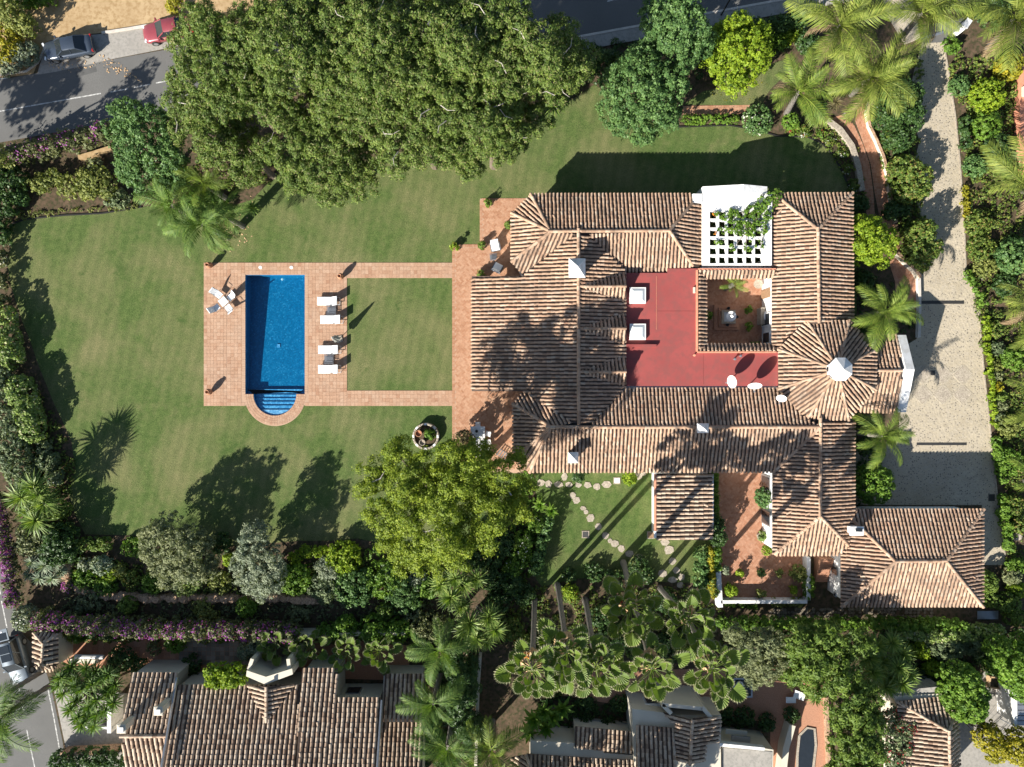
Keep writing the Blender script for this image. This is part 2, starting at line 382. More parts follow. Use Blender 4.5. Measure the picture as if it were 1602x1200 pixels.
lawn_px = [(16, 352), (40, 343), (100, 337), (160, 334), (225, 324), (262, 318), (300, 322), (340, 330), (395, 312), (420, 286), (470, 258), (545, 262), (600, 240), (700, 232), (770, 220), (850, 182),
    (905, 150), (930, 132), (955, 150), (1000, 188), (1060, 199), (1140, 196), (1182, 203), (1215, 213), (1262, 214), (1285, 224), (1303, 243), (1318, 270), (1332, 300), (1340, 340),
    (1340, 420), (1340, 500), (1340, 600), (1340, 738), (1120, 738), (835, 738), (828, 760), (815, 800), (760, 830), (700, 852), (620, 856), (560, 842), (515, 846), (470, 846), (420, 850), (330, 856), (260, 838), (230, 838), (133, 836),
    (116, 800), (107, 770), (118, 735), (112, 690), (96, 655), (84, 630), (72, 600), (58, 565), (50, 540), (34, 500), (18, 450), (12, 420), (16, 392)]
sheet('lawn', lawn_px, 0.012, M['lawn'], holes=[pool_px])
sheet('lawn', [(838, 739), (1112, 739), (1112, 875), (1090, 912), (1030, 910), (960, 902), (900, 905), (848, 918), (838, 905), (846, 870), (852, 830), (838, 790)], 0.016, M['lawn2'])
sheet('lawn', [(1068, 164), (1100, 143), (1160, 130), (1185, 112), (1212, 98), (1240, 90), (1238, 108), (1205, 140), (1190, 165)], 0.014, M['lawn'])
# edging strip of the lawn beds
def strip(poly_px, w, z0, z1, mat, name, parent=None, kind='structure', close=False):
    pts = [W(*p).xy for p in poly_px]; mb = MB(); L = []; R = []
    for i, p in enumerate(pts):
        a = pts[max(i-1, 0)]; c = pts[min(i+1, len(pts)-1)]; d = (c-a).normalized(); n_ = Vector((-d.y, d.x))*w/2
        L.append(p+n_); R.append(p-n_)
    for i in range(len(pts)-1):
        mb.prism([L[i], L[i+1], R[i+1], R[i]], z0, z1)
    o = mb.build(name, mat, parent)
    if parent is None and kind: tag(o, kind=kind)
    return o
strip([(1060, 199), (1140, 196), (1182, 203), (1215, 213), (1262, 214), (1285, 224), (1303, 243), (1318, 270), (1330, 298)], .12, 0, .09, M['iron'], 'lawn_edging')
strip([(18, 351), (40, 343), (100, 337), (160, 334), (222, 324)], .12, 0, .09, M['iron'], 'lawn_edging')

# roads
def road_y(x, k): return 173-.182*x+k
sheet('road', [(-260, road_y(-260, -48)), (2000, road_y(2000, -48)), (2000, road_y(2000, 50)), (-260, road_y(-260, 50))], 0.008, M['asphalt'])
sheet('parking_bay', [(58, 117), (70, 76), (100, 59), (172, 52), (300, 28), (300, 68), (178, 92), (90, 112)], 0.012, M['concrete'])
sheet('sandy_verge', [(-300, -330), (900, -330), (900, -60), (560, -10), (300, 26), (172, 50), (100, 57), (68, 75), (52, 116), (0, 122), (-300, 170)], 0.005, M['sand'])
strip([(160, 52), (200, 46), (240, 39), (300, 28)], .22, 0, .13, M['kerb'], 'kerb')
strip([(-60, 138), (0, 118), (42, 112), (60, 98), (70, 78), (100, 60)], .16, 0, .13, M['kerb'], 'kerb')
sheet('pavement', [(840, road_y(840, 50)), (1430, road_y(1430, 50)), (1430, road_y(1430, 72)), (840, road_y(840, 72))], 0.11, M['concrete'])
strip([(840, road_y(840, 50)), (1430, road_y(1430, 50))], .2, 0, .14, M['kerb'], 'kerb')
def dash(p, q, w=.11):
    a = W(*p).xy; b = W(*q).xy; d = (b-a).normalized(); n_ = Vector((-d.y, d.x))*w/2
    return [a+n_, a-n_, b-n_, b+n_]
mb = MB()
for (p, q) in [((-200, road_y(-200, 0)), (158, road_y(158, 2))), ((173, 144), (200, 139)), ((210, 137), (234, 132)), ((244, 130), (268, 125.5)), ((280, 123.5), (303, 119)), ((950, 2), (974, -3)), ((1253, -56), (1290, -62)), ((-120, 139), (12, 122))]:
    q4 = dash(p, q); mb.add([(v.x, v.y, .013) for v in q4], [(0, 1, 2, 3)])
tag(mb.build('road_markings', M['paint']), kind='structure')
for poly in ([(118, 112), (150, 104), (152, 112), (120, 121)], [(20, 205), (60, 196), (62, 206), (21, 216)], [(196, 110), (243, 100), (244, 103), (197, 114)]): sheet('road_patch', [(x, y) for x, y in poly], .0105, M['patch'])
sheet('side_road', [(-260, 700), (-8, 700), (4, 840), (20, 925), (30, 985), (62, 1020), (80, 1075), (98, 1160), (110, 1240), (130, 1420), (-260, 1420)], 0.009, M['asphalt'])
mb = MB()
for (p, q) in [((-8, 880), (1, 930)), ((2.5, 940), (11, 982)), ((24, 1058), (31, 1082)), ((33, 1100), (38, 1112)), ((42, 1142), (55, 1203)), ((74, 1072), (84, 1120)), ((84, 1120), (95, 1182))]:
    q4 = dash(p, q); mb.add([(v.x, v.y, .014) for v in q4], [(0, 1, 2, 3)])
tag(mb.build('road_markings', M['paint']), kind='structure')
sheet('forecourt', [(84, 1078), (120, 1075), (200, 1085), (215, 1215), (112, 1215)], 0.006, M['concrete'])

# drive of pebble paving, slabs and bands set in it
drive = sheet('driveway', [(1443, 66), (1478, 66), (1483, 110), (1494, 180), (1501, 250), (1507, 330), (1511, 430), (1531, 476), (1537, 560), (1543, 620), (1552, 700), (1560, 780), (1572, 872), (1572, 884), (1536, 884), (1536, 790), (1325, 790),
    (1325, 700), (1405, 690), (1408, 640), (1418, 640), (1424, 580), (1418, 540), (1434, 530), (1434, 426), (1446, 390), (1438, 330), (1425, 280), (1438, 220), (1420, 160), (1430, 110)], 0.013, M['pebble'])
strip([(1476, 67), (1483, 110), (1494, 180), (1501, 250), (1507, 330), (1511, 430), (1531, 476), (1537, 560), (1543, 620), (1552, 700), (1560, 780), (1572, 870)], .13, 0, .06, M['stone'], 'drive_edging', drive)
o = sheet('gate_threshold', [(1446, 40), (1508, 28), (1503, 50), (1478, 66), (1443, 68)], 0.018, M['asphalt'])
sheet('driveway', [(1376, -40), (1420, -40), (1440, 60), (1415, 70), (1385, 20)], 0.010, M['pebble'])
sheet('driveway', [(1470, -60), (1530, -60), (1510, 12), (1478, 8)], 0.010, M['concrete'])
def diam(cx, cy, r): return [(cx, cy-r), (cx+r, cy), (cx, cy+r), (cx-r, cy)]
nodes = {}
D = 15.6
for (i, j) in [(a, b) for a in range(-2, 4) for b in range(-2, 4)]:
    nodes[(i, j)] = (1475+(i-j)*D, 601.5+(i+j)*D)
cells = [(-1, -1), (0, -1), (-1, 0), (0, 0), (1, -1), (-2, 0), (-1, 1), (0, -2), (-2, 1)]
done = set()
for (i, j) in cells:
    cx, cy = nodes[(i, j)]; cy += D
    if (i+j) % 2 == 0 or (i, j) in ((1, -1),):
        mb = MB(); c = W(cx, cy, 0); s = (D-2.2)*SC*math.sqrt(2)
        mb.slab((c.x, c.y, .008), (s, s, .022), PI/4); mb.build('paving_slab', M['stone'], drive)
    for (a, b) in (((i, j), (i+1, j)), ((i, j), (i, j+1)), ((i+1, j), (i+1, j+1)), ((i, j+1), (i+1, j+1))):
        if (a, b) in done: continue
        done.add((a, b)); p = W(*nodes.get(a, (1475+(a[0]-a[1])*D, 601.5+(a[0]+a[1])*D))); q = W(*nodes.get(b, (1475+(b[0]-b[1])*D, 601.5+(b[0]+b[1])*D)))
        m_ = (p+q)/2; d = q-p; mb = MB(); mb.slab((m_.x, m_.y, .006), (d.length-.16, .15, .022), math.atan2(d.y, d.x)); mb.build('paving_band', M['slabstone'], drive)
def grate(x0, y0, x1, y1, n):
    a = W(x0, y0); b = W(x1, y1); t = MB(); t.box(((a.x+b.x)/2, (a.y+b.y)/2, .022), (b.x-a.x, a.y-b.y, .02)); g = t.build('drain_grate', M['grate'], drive)
    t = MB()
    for k in range(n):
        x = a.x+(b.x-a.x)*(k+.5)/n; t.box((x, (a.y+b.y)/2, .034), ((b.x-a.x)/n*.45, (a.y-b.y)*.86, .008))
    t.build('grate_bars', M['iron'], g)
grate(1437, 470.5, 1508, 475.5, 40); grate(1434, 692.5, 1512, 696.5, 40); grate(1455.5, 579.5, 1462.5, 587, 5); grate(1546, 773, 1556, 784, 5)

# ------------------------------------------------------------------ pavers and bricks as real pieces
def inpoly(px, py, poly):
    n = len(poly); r = np.zeros(len(px), bool); j = n-1
    for i in range(n):
        xi, yi = poly[i]; xj, yj = poly[j]
        c = ((yi > py) != (yj > py)) & (px < (xj-xi)*(py-yi)/(yj-yi+1e-12)+xi); r ^= c; j = i
    return r
def pieces(name, cx, cy, w, d, rot, z0, h, mat, parent, jit=.003):
    """many little slabs joined into one part"""
    n = len(cx); cx = np.asarray(cx); cy = np.asarray(cy); rot = np.broadcast_to(np.asarray(rot, float), (n,)); w = np.broadcast_to(w, (n,)); d = np.broadcast_to(d, (n,))
    zt = z0+h+RNG.uniform(-jit, jit, n)
    sx = np.array([-1, 1, 1, -1]); sy = np.array([-1, -1, 1, 1])
    X = sx[None]*w[:, None]/2; Y = sy[None]*d[:, None]/2; c, s = np.cos(rot)[:, None], np.sin(rot)[:, None]
    x = cx[:, None]+X*c-Y*s; y = cy[:, None]+X*s+Y*c
    v = np.zeros((n, 8, 3)); v[:, :4, 0] = x; v[:, 4:, 0] = x; v[:, :4, 1] = y; v[:, 4:, 1] = y; v[:, :4, 2] = z0; v[:, 4:, 2] = zt[:, None]
    f0 = np.array([(4, 5, 6, 7), (0, 1, 5, 4), (1, 2, 6, 5), (2, 3, 7, 6), (3, 0, 4, 7)])
    f = (f0[None]+np.arange(n)[:, None, None]*8).reshape(-1, 4)
    o = npmesh(name, v.reshape(-1, 3), f, mat, parent)
    return tag(o, kind='stuff')
def grid_fill(poly_px, pitch, gap, holes_px=()):
    P = [tuple(W(*p).xy) for p in poly_px]; xs = [p[0] for p in P]; ys = [p[1] for p in P]
    nx = max(1, round((max(xs)-min(xs))/pitch)); ny = max(1, round((max(ys)-min(ys))/pitch)); dx = (max(xs)-min(xs))/nx; dy = (max(ys)-min(ys))/ny
    gx, gy = np.meshgrid(min(xs)+(np.arange(nx)+.5)*dx, min(ys)+(np.arange(ny)+.5)*dy); gx = gx.ravel(); gy = gy.ravel()
    k = inpoly(gx, gy, P)
    for h in holes_px:
        H = [tuple(W(*p).xy) for p in h]
        for (ax, ay) in ((-.5, -.5), (.5, -.5), (.5, .5), (-.5, .5)): k &= ~inpoly(gx+ax*dx*.9, gy+ay*dy*.9, H)
    return gx[k], gy[k], dx-gap, dy-gap
def herring(poly_px, w, gap, ang=-PI/4):
    P = [tuple(W(*p).xy) for p in poly_px]; c = np.mean(P, axis=0); R = max(math.dist(p, c) for p in P)+1; N = int(R/w)+3
    n, m = np.meshgrid(np.arange(-2*N, 2*N), np.arange(-N, N)); n = n.ravel(); m = m.ravel()
    ox = (n+2*m)*w; oy = (n-2*m)*w
    X = np.concatenate([ox+w, ox+w/2]); Y = np.concatenate([oy+w/2, oy+2*w]); r = np.concatenate([np.zeros(len(n)), np.full(len(n), PI/2)])
    x = c[0]+X*math.cos(ang)-Y*math.sin(ang); y = c[1]+X*math.sin(ang)+Y*math.cos(ang)
    k = inpoly(x, y, P); return x[k], y[k], 2*w-gap, w-gap, (r+ang)[k]
def rect(x0, y0, x1, y1): return [(x0, y0), (x1, y0), (x1, y1), (x0, y1)]

ring_out = [(430.5+48*math.cos(t), 618+48.5*math.sin(t)) for t in np.linspace(.33, PI-.33, 25)]
deck_px = [(319, 411), (708, 411), (708, 435), (543, 435), (543, 611), (708, 611), (708, 635), (478, 635)]+ring_out+[(383, 635), (319, 635)]
deck = sheet('pool_deck', deck_px, 0.030, M['grout'], holes=[pool_px])
mbk = MB()                                  # the slab's edge
dp = [W(*p).xy for p in deck_px]
for i in range(len(dp)):
    a, b = dp[i], dp[(i+1) % len(dp)]; mbk.add([(a.x, a.y, 0), (b.x, b.y, 0), (b.x, b.y, .03), (a.x, a.y, .03)], [(0, 1, 2, 3)])
mbk.build('slab_edge', M['grout'], deck)
ringpoly = [(430.2+49*math.cos(t), 616.5+50*math.sin(t)) for t in np.linspace(0, 2*PI, 40)]
for (q, holes) in [(rect(319, 411, 355, 635), ()), (rect(355.6, 411, 383.3, 635), (ringpoly,)), (rect(384, 411, 477, 429.6), ()), (rect(477.6, 411, 543, 635), (ringpoly,)), (rect(543.6, 411, 707.5, 435), ()), (rect(543.6, 611, 707.5, 635), ())]:
    gx, gy, w_, d_ = grid_fill(q, .32, .012, holes); pieces('paver', gx, gy, w_, d_, 0, .026, .016, M['deck'], deck, .002)
# coping ring round the steps
bx, by, br = [], [], []
cw = W(430.2, 616.5)
for (r, n) in ((35.6, 30), (39.3, 32), (43, 34), (46.6, 36)):
    for t in (np.arange(n)+.5)/n*PI:
        bx.append(cw.x+r*SC*math.cos(t)); by.append(cw.y-r*SC*math.sin(t)); br.append(-t)
pieces('coping_brick', bx, by, .19, .2, br, .026, .017, M['deck'], deck)
bx, by = [], []
for y in np.arange(431, 616, 3.6):
    for x in (381.6, 479.4): p = W(x, y); bx.append(p.x); by.append(p.y)
pieces('coping_brick', bx, by, .28, .19, 0, .030, .018, M['grout'], deck)

terr_px = [(751, 311), (836, 311), (836, 740), (708, 740), (708, 383), (751, 383)]
terr = sheet('brick_terrace', terr_px, 0.034, M['grout'])
x, y, w_, d_, r = herring([(755, 315), (830, 315), (830, 735), (712, 735), (712, 388), (755, 388)], .17, .012)
pieces('brick', x, y, w_, d_, r, .028, .018, M['brick'], terr)
bx, by, br = [], [], []
for (a, b) in (((709.5, 386), (709.5, 735)), ((752.6, 313), (752.6, 384)), ((754, 312.5), (832, 312.5)), ((711, 384.5), (752, 384.5))):
    p, q = W(*a), W(*b); L = (q-p).length; n = int(L/.15); ang = math.atan2(q.y-p.y, q.x-p.x)
    for k in range(n): t = (k+.5)/n; bx.append(p.x+(q.x-p.x)*t); by.append(p.y+(q.y-p.y)*t); br.append(ang)
pieces('edge_brick', bx, by, .135, .24, br, .028, .02, M['brick'], terr)

patio = sheet('brick_patio', [(1121, 735), (1216, 735), (1216, 860), (1256, 866), (1256, 936), (1126, 936)], 0.022, M['grout'])
x, y, w_, d_, r = herring([(1122, 737), (1215, 737), (1215, 866), (1255, 868), (1255, 935), (1127, 935)], .17, .014)
pieces('brick', x, y, w_, d_, r, .018, .018, M['brickp'], patio)
court = sheet('courtyard_floor', rect(1086, 425, 1215, 560), 0.02, M['grout'])
x, y, w_, d_, r = herring(rect(1095, 430, 1205, 556), .14, .012); pieces('brick', x, y, w_, d_, r, .016, .018, M['brickp'], court)

def path_bricks(name, left, right, mat, rows=5, step=.24, z=.02):
    """brick path between two edge lines given in photo pixels"""
    o = sheet(name, left+right[::-1], z, M['grout']); A = [W(*p).xy for p in left]; B = [W(*p).xy for p in right]
    bx, by, br, bw, bd = [], [], [], [], []
    for i in range(len(A)-1):
        L = ((A[i+1]-A[i]).length+(B[i+1]-B[i]).length)/2; n = max(1, int(L/step))
        for k in range(n):
            t = (k+.5)/n; p = A[i].lerp(A[i+1], t); q = B[i].lerp(B[i+1], t); wd = (q-p).length/rows; ang = math.atan2(q.y-p.y, q.x-p.x)
            for m in range(rows):
                c = p.lerp(q, (m+.5)/rows); bx.append(c.x); by.append(c.y); br.append(ang); bw.append(wd-.02); bd.append(L/n-.02)
    pieces('brick', bx, by, np.array(bw), np.array(bd), br, z-.004, .018, mat, o); return o
path_bricks('brick_path', [(1068, 166), (1120, 165), (1190, 164)], [(1068, 179), (1120, 179), (1190, 178)], M['brick'], 4)
path_bricks('brick_path', [(1297, 186), (1320, 200), (1336, 226), (1346, 256), (1352, 300), (1358, 360)], [(1318, 180), (1336, 196), (1350, 226), (1360, 256), (1366, 300), (1370, 360)], M['brickp'], 4)
path_bricks('brick_path', [(1350, 140), (1341, 172), (1338, 190), (1352, 228), (1362, 256), (1368, 300), (1380, 360), (1392, 415), (1400, 440), (1402, 500)], [(1366, 138), (1356, 165), (1354, 190), (1370, 224), (1382, 262), (1390, 300), (1400, 360), (1412, 405), (1434, 436), (1434, 500)], M['brickp'], 6)
def curb_wall(name, pts, w, h, mat, label, cat='low wall', n_cap=None):
    t = thing(name, label, cat, (*W(*pts[len(pts)//2]).xy, 0))
    strip(pts, w, 0, h, mat, 'wall', t); strip(pts, w*1.12, h+.002, h+.05, M['kerb'] if n_cap is None else n_cap, 'coping', t); return t
curb_wall('garden_wall', [(1358, 158), (1353, 178), (1357, 200), (1368, 222), (1378, 246), (1386, 276), (1390, 310), (1398, 350)], .2, .45, M['cream'], 'curving low pink wall along the brick steps beside the drive shrubs', n_cap=M['rock'])
curb_wall('garden_wall', [(1292, 190), (1312, 205), (1330, 230), (1340, 262), (1346, 300)], .45, .35, M['stone'], 'curved pale stone edge between brick path and flower bed', n_cap=M['stone'])
curb_wall('garden_wall', [(1398, 398), (1412, 412), (1426, 424), (1433, 436)], .24, .7, M['cream'], 'short curved cream wall ending at the drive below the lime tree', n_cap=M['rock'])
curb_wall('garden_wall', [(1434, 436), (1435, 480), (1434, 528)], .22, .4, M['white'], 'low straight kerb wall between drive and palm bed')
curb_wall('garden_wall', [(1595, 90), (1592, 140), (1590, 180), (1592, 230), (1598, 275)], .5, .8, M['orangetrim'], 'long terracotta capped wall at the eastern edge of the garden', n_cap=M['orangetrim'])
t = thing('wall_pier', 'square pink brick pier on the eastern boundary wall', 'pier', W(1594, 150))
MB().box(W(1594, 150)+Vector((0, 0, .75)), (.75, .85, 1.5)).build('shaft', M['cream'], t); MB().slab(W(1594, 150)+Vector((0, 0, 1.502)), (.95, 1.05, .12), 0, .03).build('cap', M['orangetrim'], t)
curb_wall('garden_wall', [(128, 249), (150, 243), (178, 234)], .35, .5, M['sand'], 'short sandy retaining wall behind the bougainvillea by the road', n_cap=M['sand'])
curb_wall('garden_wall', [(1440, 60), (1455, 57), (1478, 50)], .2, .04, M['alu'], 'flat steel gate track across the top of the drive', 'gate track', n_cap=M['alu'])
t = thing('gate_pillar', 'white pillar head beside the gate at the top of the drive', 'pillar', W(1491, 54))
MB().box(W(1491, 54)+Vector((0, 0, 1)), (.42, .75, 2.0), -.6).build('shaft', M['white'], t); MB().slab(W(1491, 54)+Vector((0, 0, 2.002)), (.52, .86, .1), -.6, .03).build('cap', M['white'], t)

# flagstones of the south passage and of the garden path
flag = sheet('stone_passage', [(1200, 950), (1545, 950), (1545, 970), (1200, 970)], 0.006, M['soil'])
fx = RNG.uniform(0, 1, 400)
for k in range(46):
    x = 1206+k*5.6+random.uniform(-1, 1)
    for yy in (953.5, 958.5, 964):
        if random.random() < .16 or x > 1462: continue
        c = W(x, yy+random.uniform(-.8, .8)); n = random.randint(5, 7); r = random.uniform(.13, .19); mb = MB()
        mb.prism([(c.x+r*1.15*math.cos(2*PI*i/n)*random.uniform(.8, 1.1), c.y+r*math.sin(2*PI*i/n)*random.uniform(.8, 1.1)) for i in range(n)], 0, .03+random.uniform(0, .02)); mb.build('stone', M['rubble'], flag)
spath = thing('stone_path', 'winding path of flat pale stepping stones across the small lawn', 'stepping stones', W(900, 800))
for (x, y, rx, ry) in [(846, 755, 7, 6), (858, 757, 6, 7), (874, 758, 8, 5), (890, 758, 6, 5), (905, 758, 6, 6), (919, 759, 7, 6), (934, 761, 6, 6), (949, 758, 8, 6), (896, 775, 5, 6), (902, 783, 6, 6), (912, 795, 5, 4), (917, 801, 4, 4), (924, 810, 7, 7),
    (936, 824, 6, 6), (947, 838, 6, 6), (954, 846, 4, 4), (961, 850, 7, 6), (972, 858, 6, 6), (985, 866, 7, 6), (1000, 870, 6, 4), (1040, 848, 8, 6), (1046, 860, 8, 8), (1052, 878, 6, 6), (1036, 897, 7, 7), (1058, 892, 6, 6), (1066, 903, 6, 6), (1052, 907, 8, 5), (1064, 915, 6, 5), (998, 745, 8, 6), (883, 746, 5, 7), (1006, 741, 6, 4)]:
    n = random.randint(5, 7); a0 = random.uniform(0, 6); c = W(x, y)
    mb = MB(); mb.prism([(c.x+rx*SC*math.cos(a0+2*PI*i/n)*random.uniform(.82, 1.1), c.y+ry*SC*math.sin(a0+2*PI*i/n)*random.uniform(.82, 1.1)) for i in range(n)], 0, .045+random.uniform(0, .015)); mb.build('stone', M['stone'], spath)
for (x, y, s, mt, lab) in [(916, 836, 11, 'grate', 'square dark drain cover in a pale frame on the small lawn'), (965, 752, 10, 'white', 'square white slab lying on the grass by the villa wall'), (1018, 837, 11, 'wood', 'faint brown square cover half sunk in the grass')]:
    t = thing('inspection_cover', lab, 'cover', W(x, y)); c = W(x, y); mb = MB()
    for (dx, dy, a, b) in ((0, 1, 1, .16), (0, -1, 1, .16), (1, 0, .16, .84), (-1, 0, .16, .84)): mb.box((c.x+dx*s*SC*.46, c.y+dy*s*SC*.46, .03), (a*s*SC*1.08 if a == 1 else .07, b*s*SC if b > .2 else .07, .06))
    mb.build('frame', M['stone'], t); MB().slab((c.x, c.y, .01), (s*SC*.84, s*SC*.84, .035)).build('lid', M[mt], t)

# other hard ground: terraces of the neighbours
nb = sheet('neighbour_terrace', [(940, 1052), (1235, 1040), (1302, 1058), (1302, 1260), (1205, 1260), (1205, 1130), (1000, 1108), (860, 1085), (880, 1040)], 0.01, M['brickp'])
sheet('neighbour_terrace', [(95, 1000), (480, 995), (640, 1010), (640, 1065), (480, 1060), (360, 1062), (100, 1040)], 0.008, M['slatefloor'] if 'slatefloor' in M else M['brickp'])
x, y, w_, d_ = grid_fill(rect(280, 998, 480, 1040), .42, .03); pieces('paver', x, y, w_, d_, 0, .008, .015, M['slate'], bpy.data.objects['neighbour_terrace.001'])
x, y, w_, d_ = grid_fill(rect(135, 992, 275, 1032), .55, .03); pieces('paver', x, y, w_, d_, .1, .008, .015, M['brickp'], bpy.data.objects['neighbour_terrace.001'])
sheet('gravel_yard', [(1497, 1075), (1560, 1040), (1640, 1060), (1640, 1280), (1502, 1280)], 0.01, M['concrete'])
# ring pattern of stones in the yard
mb = MB(); c = W(1527, 1122)
for (r, n) in ((14, 40), (10.5, 30), (6, 18)):
    for k in range(n):
        t = 2*PI*k/n; mb.slab((c.x+r*SC*math.cos(t), c.y+r*SC*math.sin(t), .008), (.1, .16, .03), t, .01)
tag(mb.build('cobble_ring', M['iron']), kind='structure')

# ------------------------------------------------------------------ swimming pool
pool = thing('swimming_pool', 'blue mosaic swimming pool with a rounded step end in the terracotta deck', 'pool', W(430, 530))
B0, B1 = -1.45, -.80                              # floor at the far and at the step end
mb = MB(); P = [W(*p) for p in pool_px]
def floorz(p_y):
    y0, y1 = W(0, 430).y, W(0, 612).y; t = min(1, max(0, (y0-p_y)/(y0-y1))); return B0+(B1-B0)*t
n = len(P)
for i in range(n):
    a, b = P[i], P[(i+1) % n]
    mb.add([(a.x, a.y, floorz(a.y)-.05), (b.x, b.y, floorz(b.y)-.05), (b.x, b.y, .03), (a.x, a.y, .03)], [(3, 2, 1, 0)])
fp = [W(*p) for p in pool_px]; tri = tessellate_polygon([[Vector((p.x, p.y, 0)) for p in fp]])
mb.add([(p.x, p.y, floorz(p.y)) for p in fp], [t if (fp[t[1]]-fp[t[0]]).cross(fp[t[2]]-fp[t[0]]).z > 0 else t[::-1] for t in tri])
mb.build('basin', M['mosaic'], pool)
ys = [612, 617.5, 623, 628.5, 634.5, 641]
for k, y0 in enumerate(ys):
    z = B1+.1+(k+1)*.105; y1 = 652
    poly = []
    if k == 0: poly = [W(384.3, 609), W(476.7, 609)]
    for px_ in np.linspace(0, PI, 20):
        qx, qy = POOLC[0]+(POOLR-.3)*math.cos(px_), POOLC[1]+(POOLR-.3)*math.sin(px_)
        if qy >= y0: poly.append(W(qx, qy))
    if k == 0: poly = [W(384.3, 612), W(476.7, 612), W(476.7, 616.3)]+poly+[W(384.3, 616.3)]
    else:
        half = math.sqrt(max(0, (POOLR-.3)**2-(y0-POOLC[1])**2)); poly = [W(POOLC[0]-half, y0), W(POOLC[0]+half, y0)]+poly
    m_ = MB(); m_.prism([(p.x, p.y) for p in poly], B1-.05, z); m_.build('step', M['mosaicstep'], pool)
for i in range(len(P)):
    a, b = P[i], P[(i+1) % len(P)]; d_ = (b-a).normalized(); n_ = Vector((-d_.y, d_.x, 0))*-.012
    if (P[0]+P[2])/2 and ((a+n_)-W(430, 530)).length > (a-W(430, 530)).length: n_ = -n_
    MB().add([(a.x+n_.x, a.y+n_.y, -.22), (b.x+n_.x, b.y+n_.y, -.22), (b.x+n_.x, b.y+n_.y, .028), (a.x+n_.x, a.y+n_.y, .028)], [(0, 1, 2, 3)]).build('waterline_tile', M['mosaicstep'], pool)
for (x, y) in ((430, 540),): c_ = W(x, y); MB().slab((c_.x, c_.y, floorz(c_.y)+.03), (.3, .3, .02)).build('floor_drain', M['mosaicstep'], pool)
wm = sheet('water', [(p[0], p[1]) for p in pool_px], -0.10, M['water'], parent=pool)
for (x, y, lab) in [(407.5, 418.5, None), (456, 418.5, None)]:
    t = thing('skimmer_lid', 'round white skimmer lid in the paving above the pool, %s' % ('nearer the chairs' if x < 430 else 'nearer the loungers'), 'lid', W(x, y), 'skimmer lids above the pool')
    MB().lathe(W(x, y)+Vector((0, 0, .03)), [(.15, 0), (.15, .025), (.13, .032), (.02, .034)], 16).build('lid', M['cushion'], t)
t = MB(); t.lathe(W(441.5, 437, -.6), [(.11, 0), (.11, .04), (.02, .06)], 12); t.build('pool_light', M['metal'], pool)

# ------------------------------------------------------------------ roofs of barrel tiles
TILES_TOTAL = 0
def roof(parent, pts, pitch=.325, L=.37, mat='tile', r=None, thick=.14, seed=0):
    """one roof slope through photo points (x, y, height): a slab and, on it, rows of barrel tiles"""
    global TILES_TOTAL
    P = [W(*p) for p in pts]; n = len(P); N = Vector((0, 0, 0))
    for i in range(n):
        a, b = P[i], P[(i+1) % n]; N += Vector(((a.y-b.y)*(a.z+b.z), (a.z-b.z)*(a.x+b.x), (a.x-b.x)*(a.y+b.y)))
    N.normalize()
    if N.z < 0: N = -N; P = P[::-1]
    C = sum(P, Vector((0, 0, 0)))/n
    up = Vector((0, 0, 1))-N*N.z; up.normalize(); U = up.cross(N); U.normalize()
    uv = [((p-C).dot(U), (p-C).dot(up)) for p in P]
    T = [C+U*a+up*b for (a, b) in uv]
    mb = MB(); mb.add(T+[p-Vector((0, 0, thick)) for p in T], [tuple(range(n))]+[tuple(range(2*n-1, n-1, -1))]+[(i, n+i, n+(i+1) % n, (i+1) % n) for i in range(n)])
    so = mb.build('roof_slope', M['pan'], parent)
    r = r or pitch*.34
    us = [q[0] for q in uv]; rows = []
    nrow = max(1, int((max(us)-min(us))/pitch)); off = ((max(us)-min(us))-nrow*pitch)/2
    for k in range(nrow):
        u = min(us)+off+(k+.5)*pitch; xs = []
        for i in range(n):
            (u0, v0), (u1, v1) = uv[i], uv[(i+1) % n]
            if (u0 > u) != (u1 > u): xs.append(v0+(v1-v0)*(u-u0)/(u1-u0))
        xs.sort()
        for a, b in zip(xs[::2], xs[1::2]):
            if b-a < .1: continue
            m = max(1, math.ceil((b-a)/L)); v = a-.05
            for j in range(m):
                v1 = min(a+(j+1)*L+.05, b+.03); rows.append((u, v, v1)); v = a+(j+1)*L
    if not rows: return so
    R = np.array(rows); m = len(R); TILES_TOTAL += m
    jit = RNG.normal(0, .012, m); skew = RNG.normal(0, .010, m)+(RNG.uniform(size=m) < .03)*RNG.normal(0, .05, m); lift = RNG.uniform(0, .012, m)
    ang = np.linspace(PI, 0, 6); cx, cz = np.cos(ang), np.sin(ang)
    Un, Vn, Nn, Cn = np.array(U), np.array(up), np.array(N), np.array(C)
    def ring(u, v, rad, h): return Cn+(u[:, None]+rad*cx[None])[..., None]*Un+np.repeat(v[:, None], 6, 1)[..., None]*Vn+(h[:, None]+rad*.92*cz[None])[..., None]*Nn
    lo = ring(R[:, 0]+jit-skew, R[:, 1], r, .060+lift); hi = ring(R[:, 0]+jit+skew, R[:, 2], r*.86, np.full(m, .034))
    V = np.concatenate([lo, hi], 1).reshape(-1, 3); f0 = np.array([(i, i+6, i+7, i+1) for i in range(5)])[:, ::-1]
    F = (f0[None]+np.arange(m)[:, None, None]*12).reshape(-1, 4)
    t = npmesh('roof_tiles', V, F, M[mat], so, smooth=True); tag(t, kind='stuff')
    return so
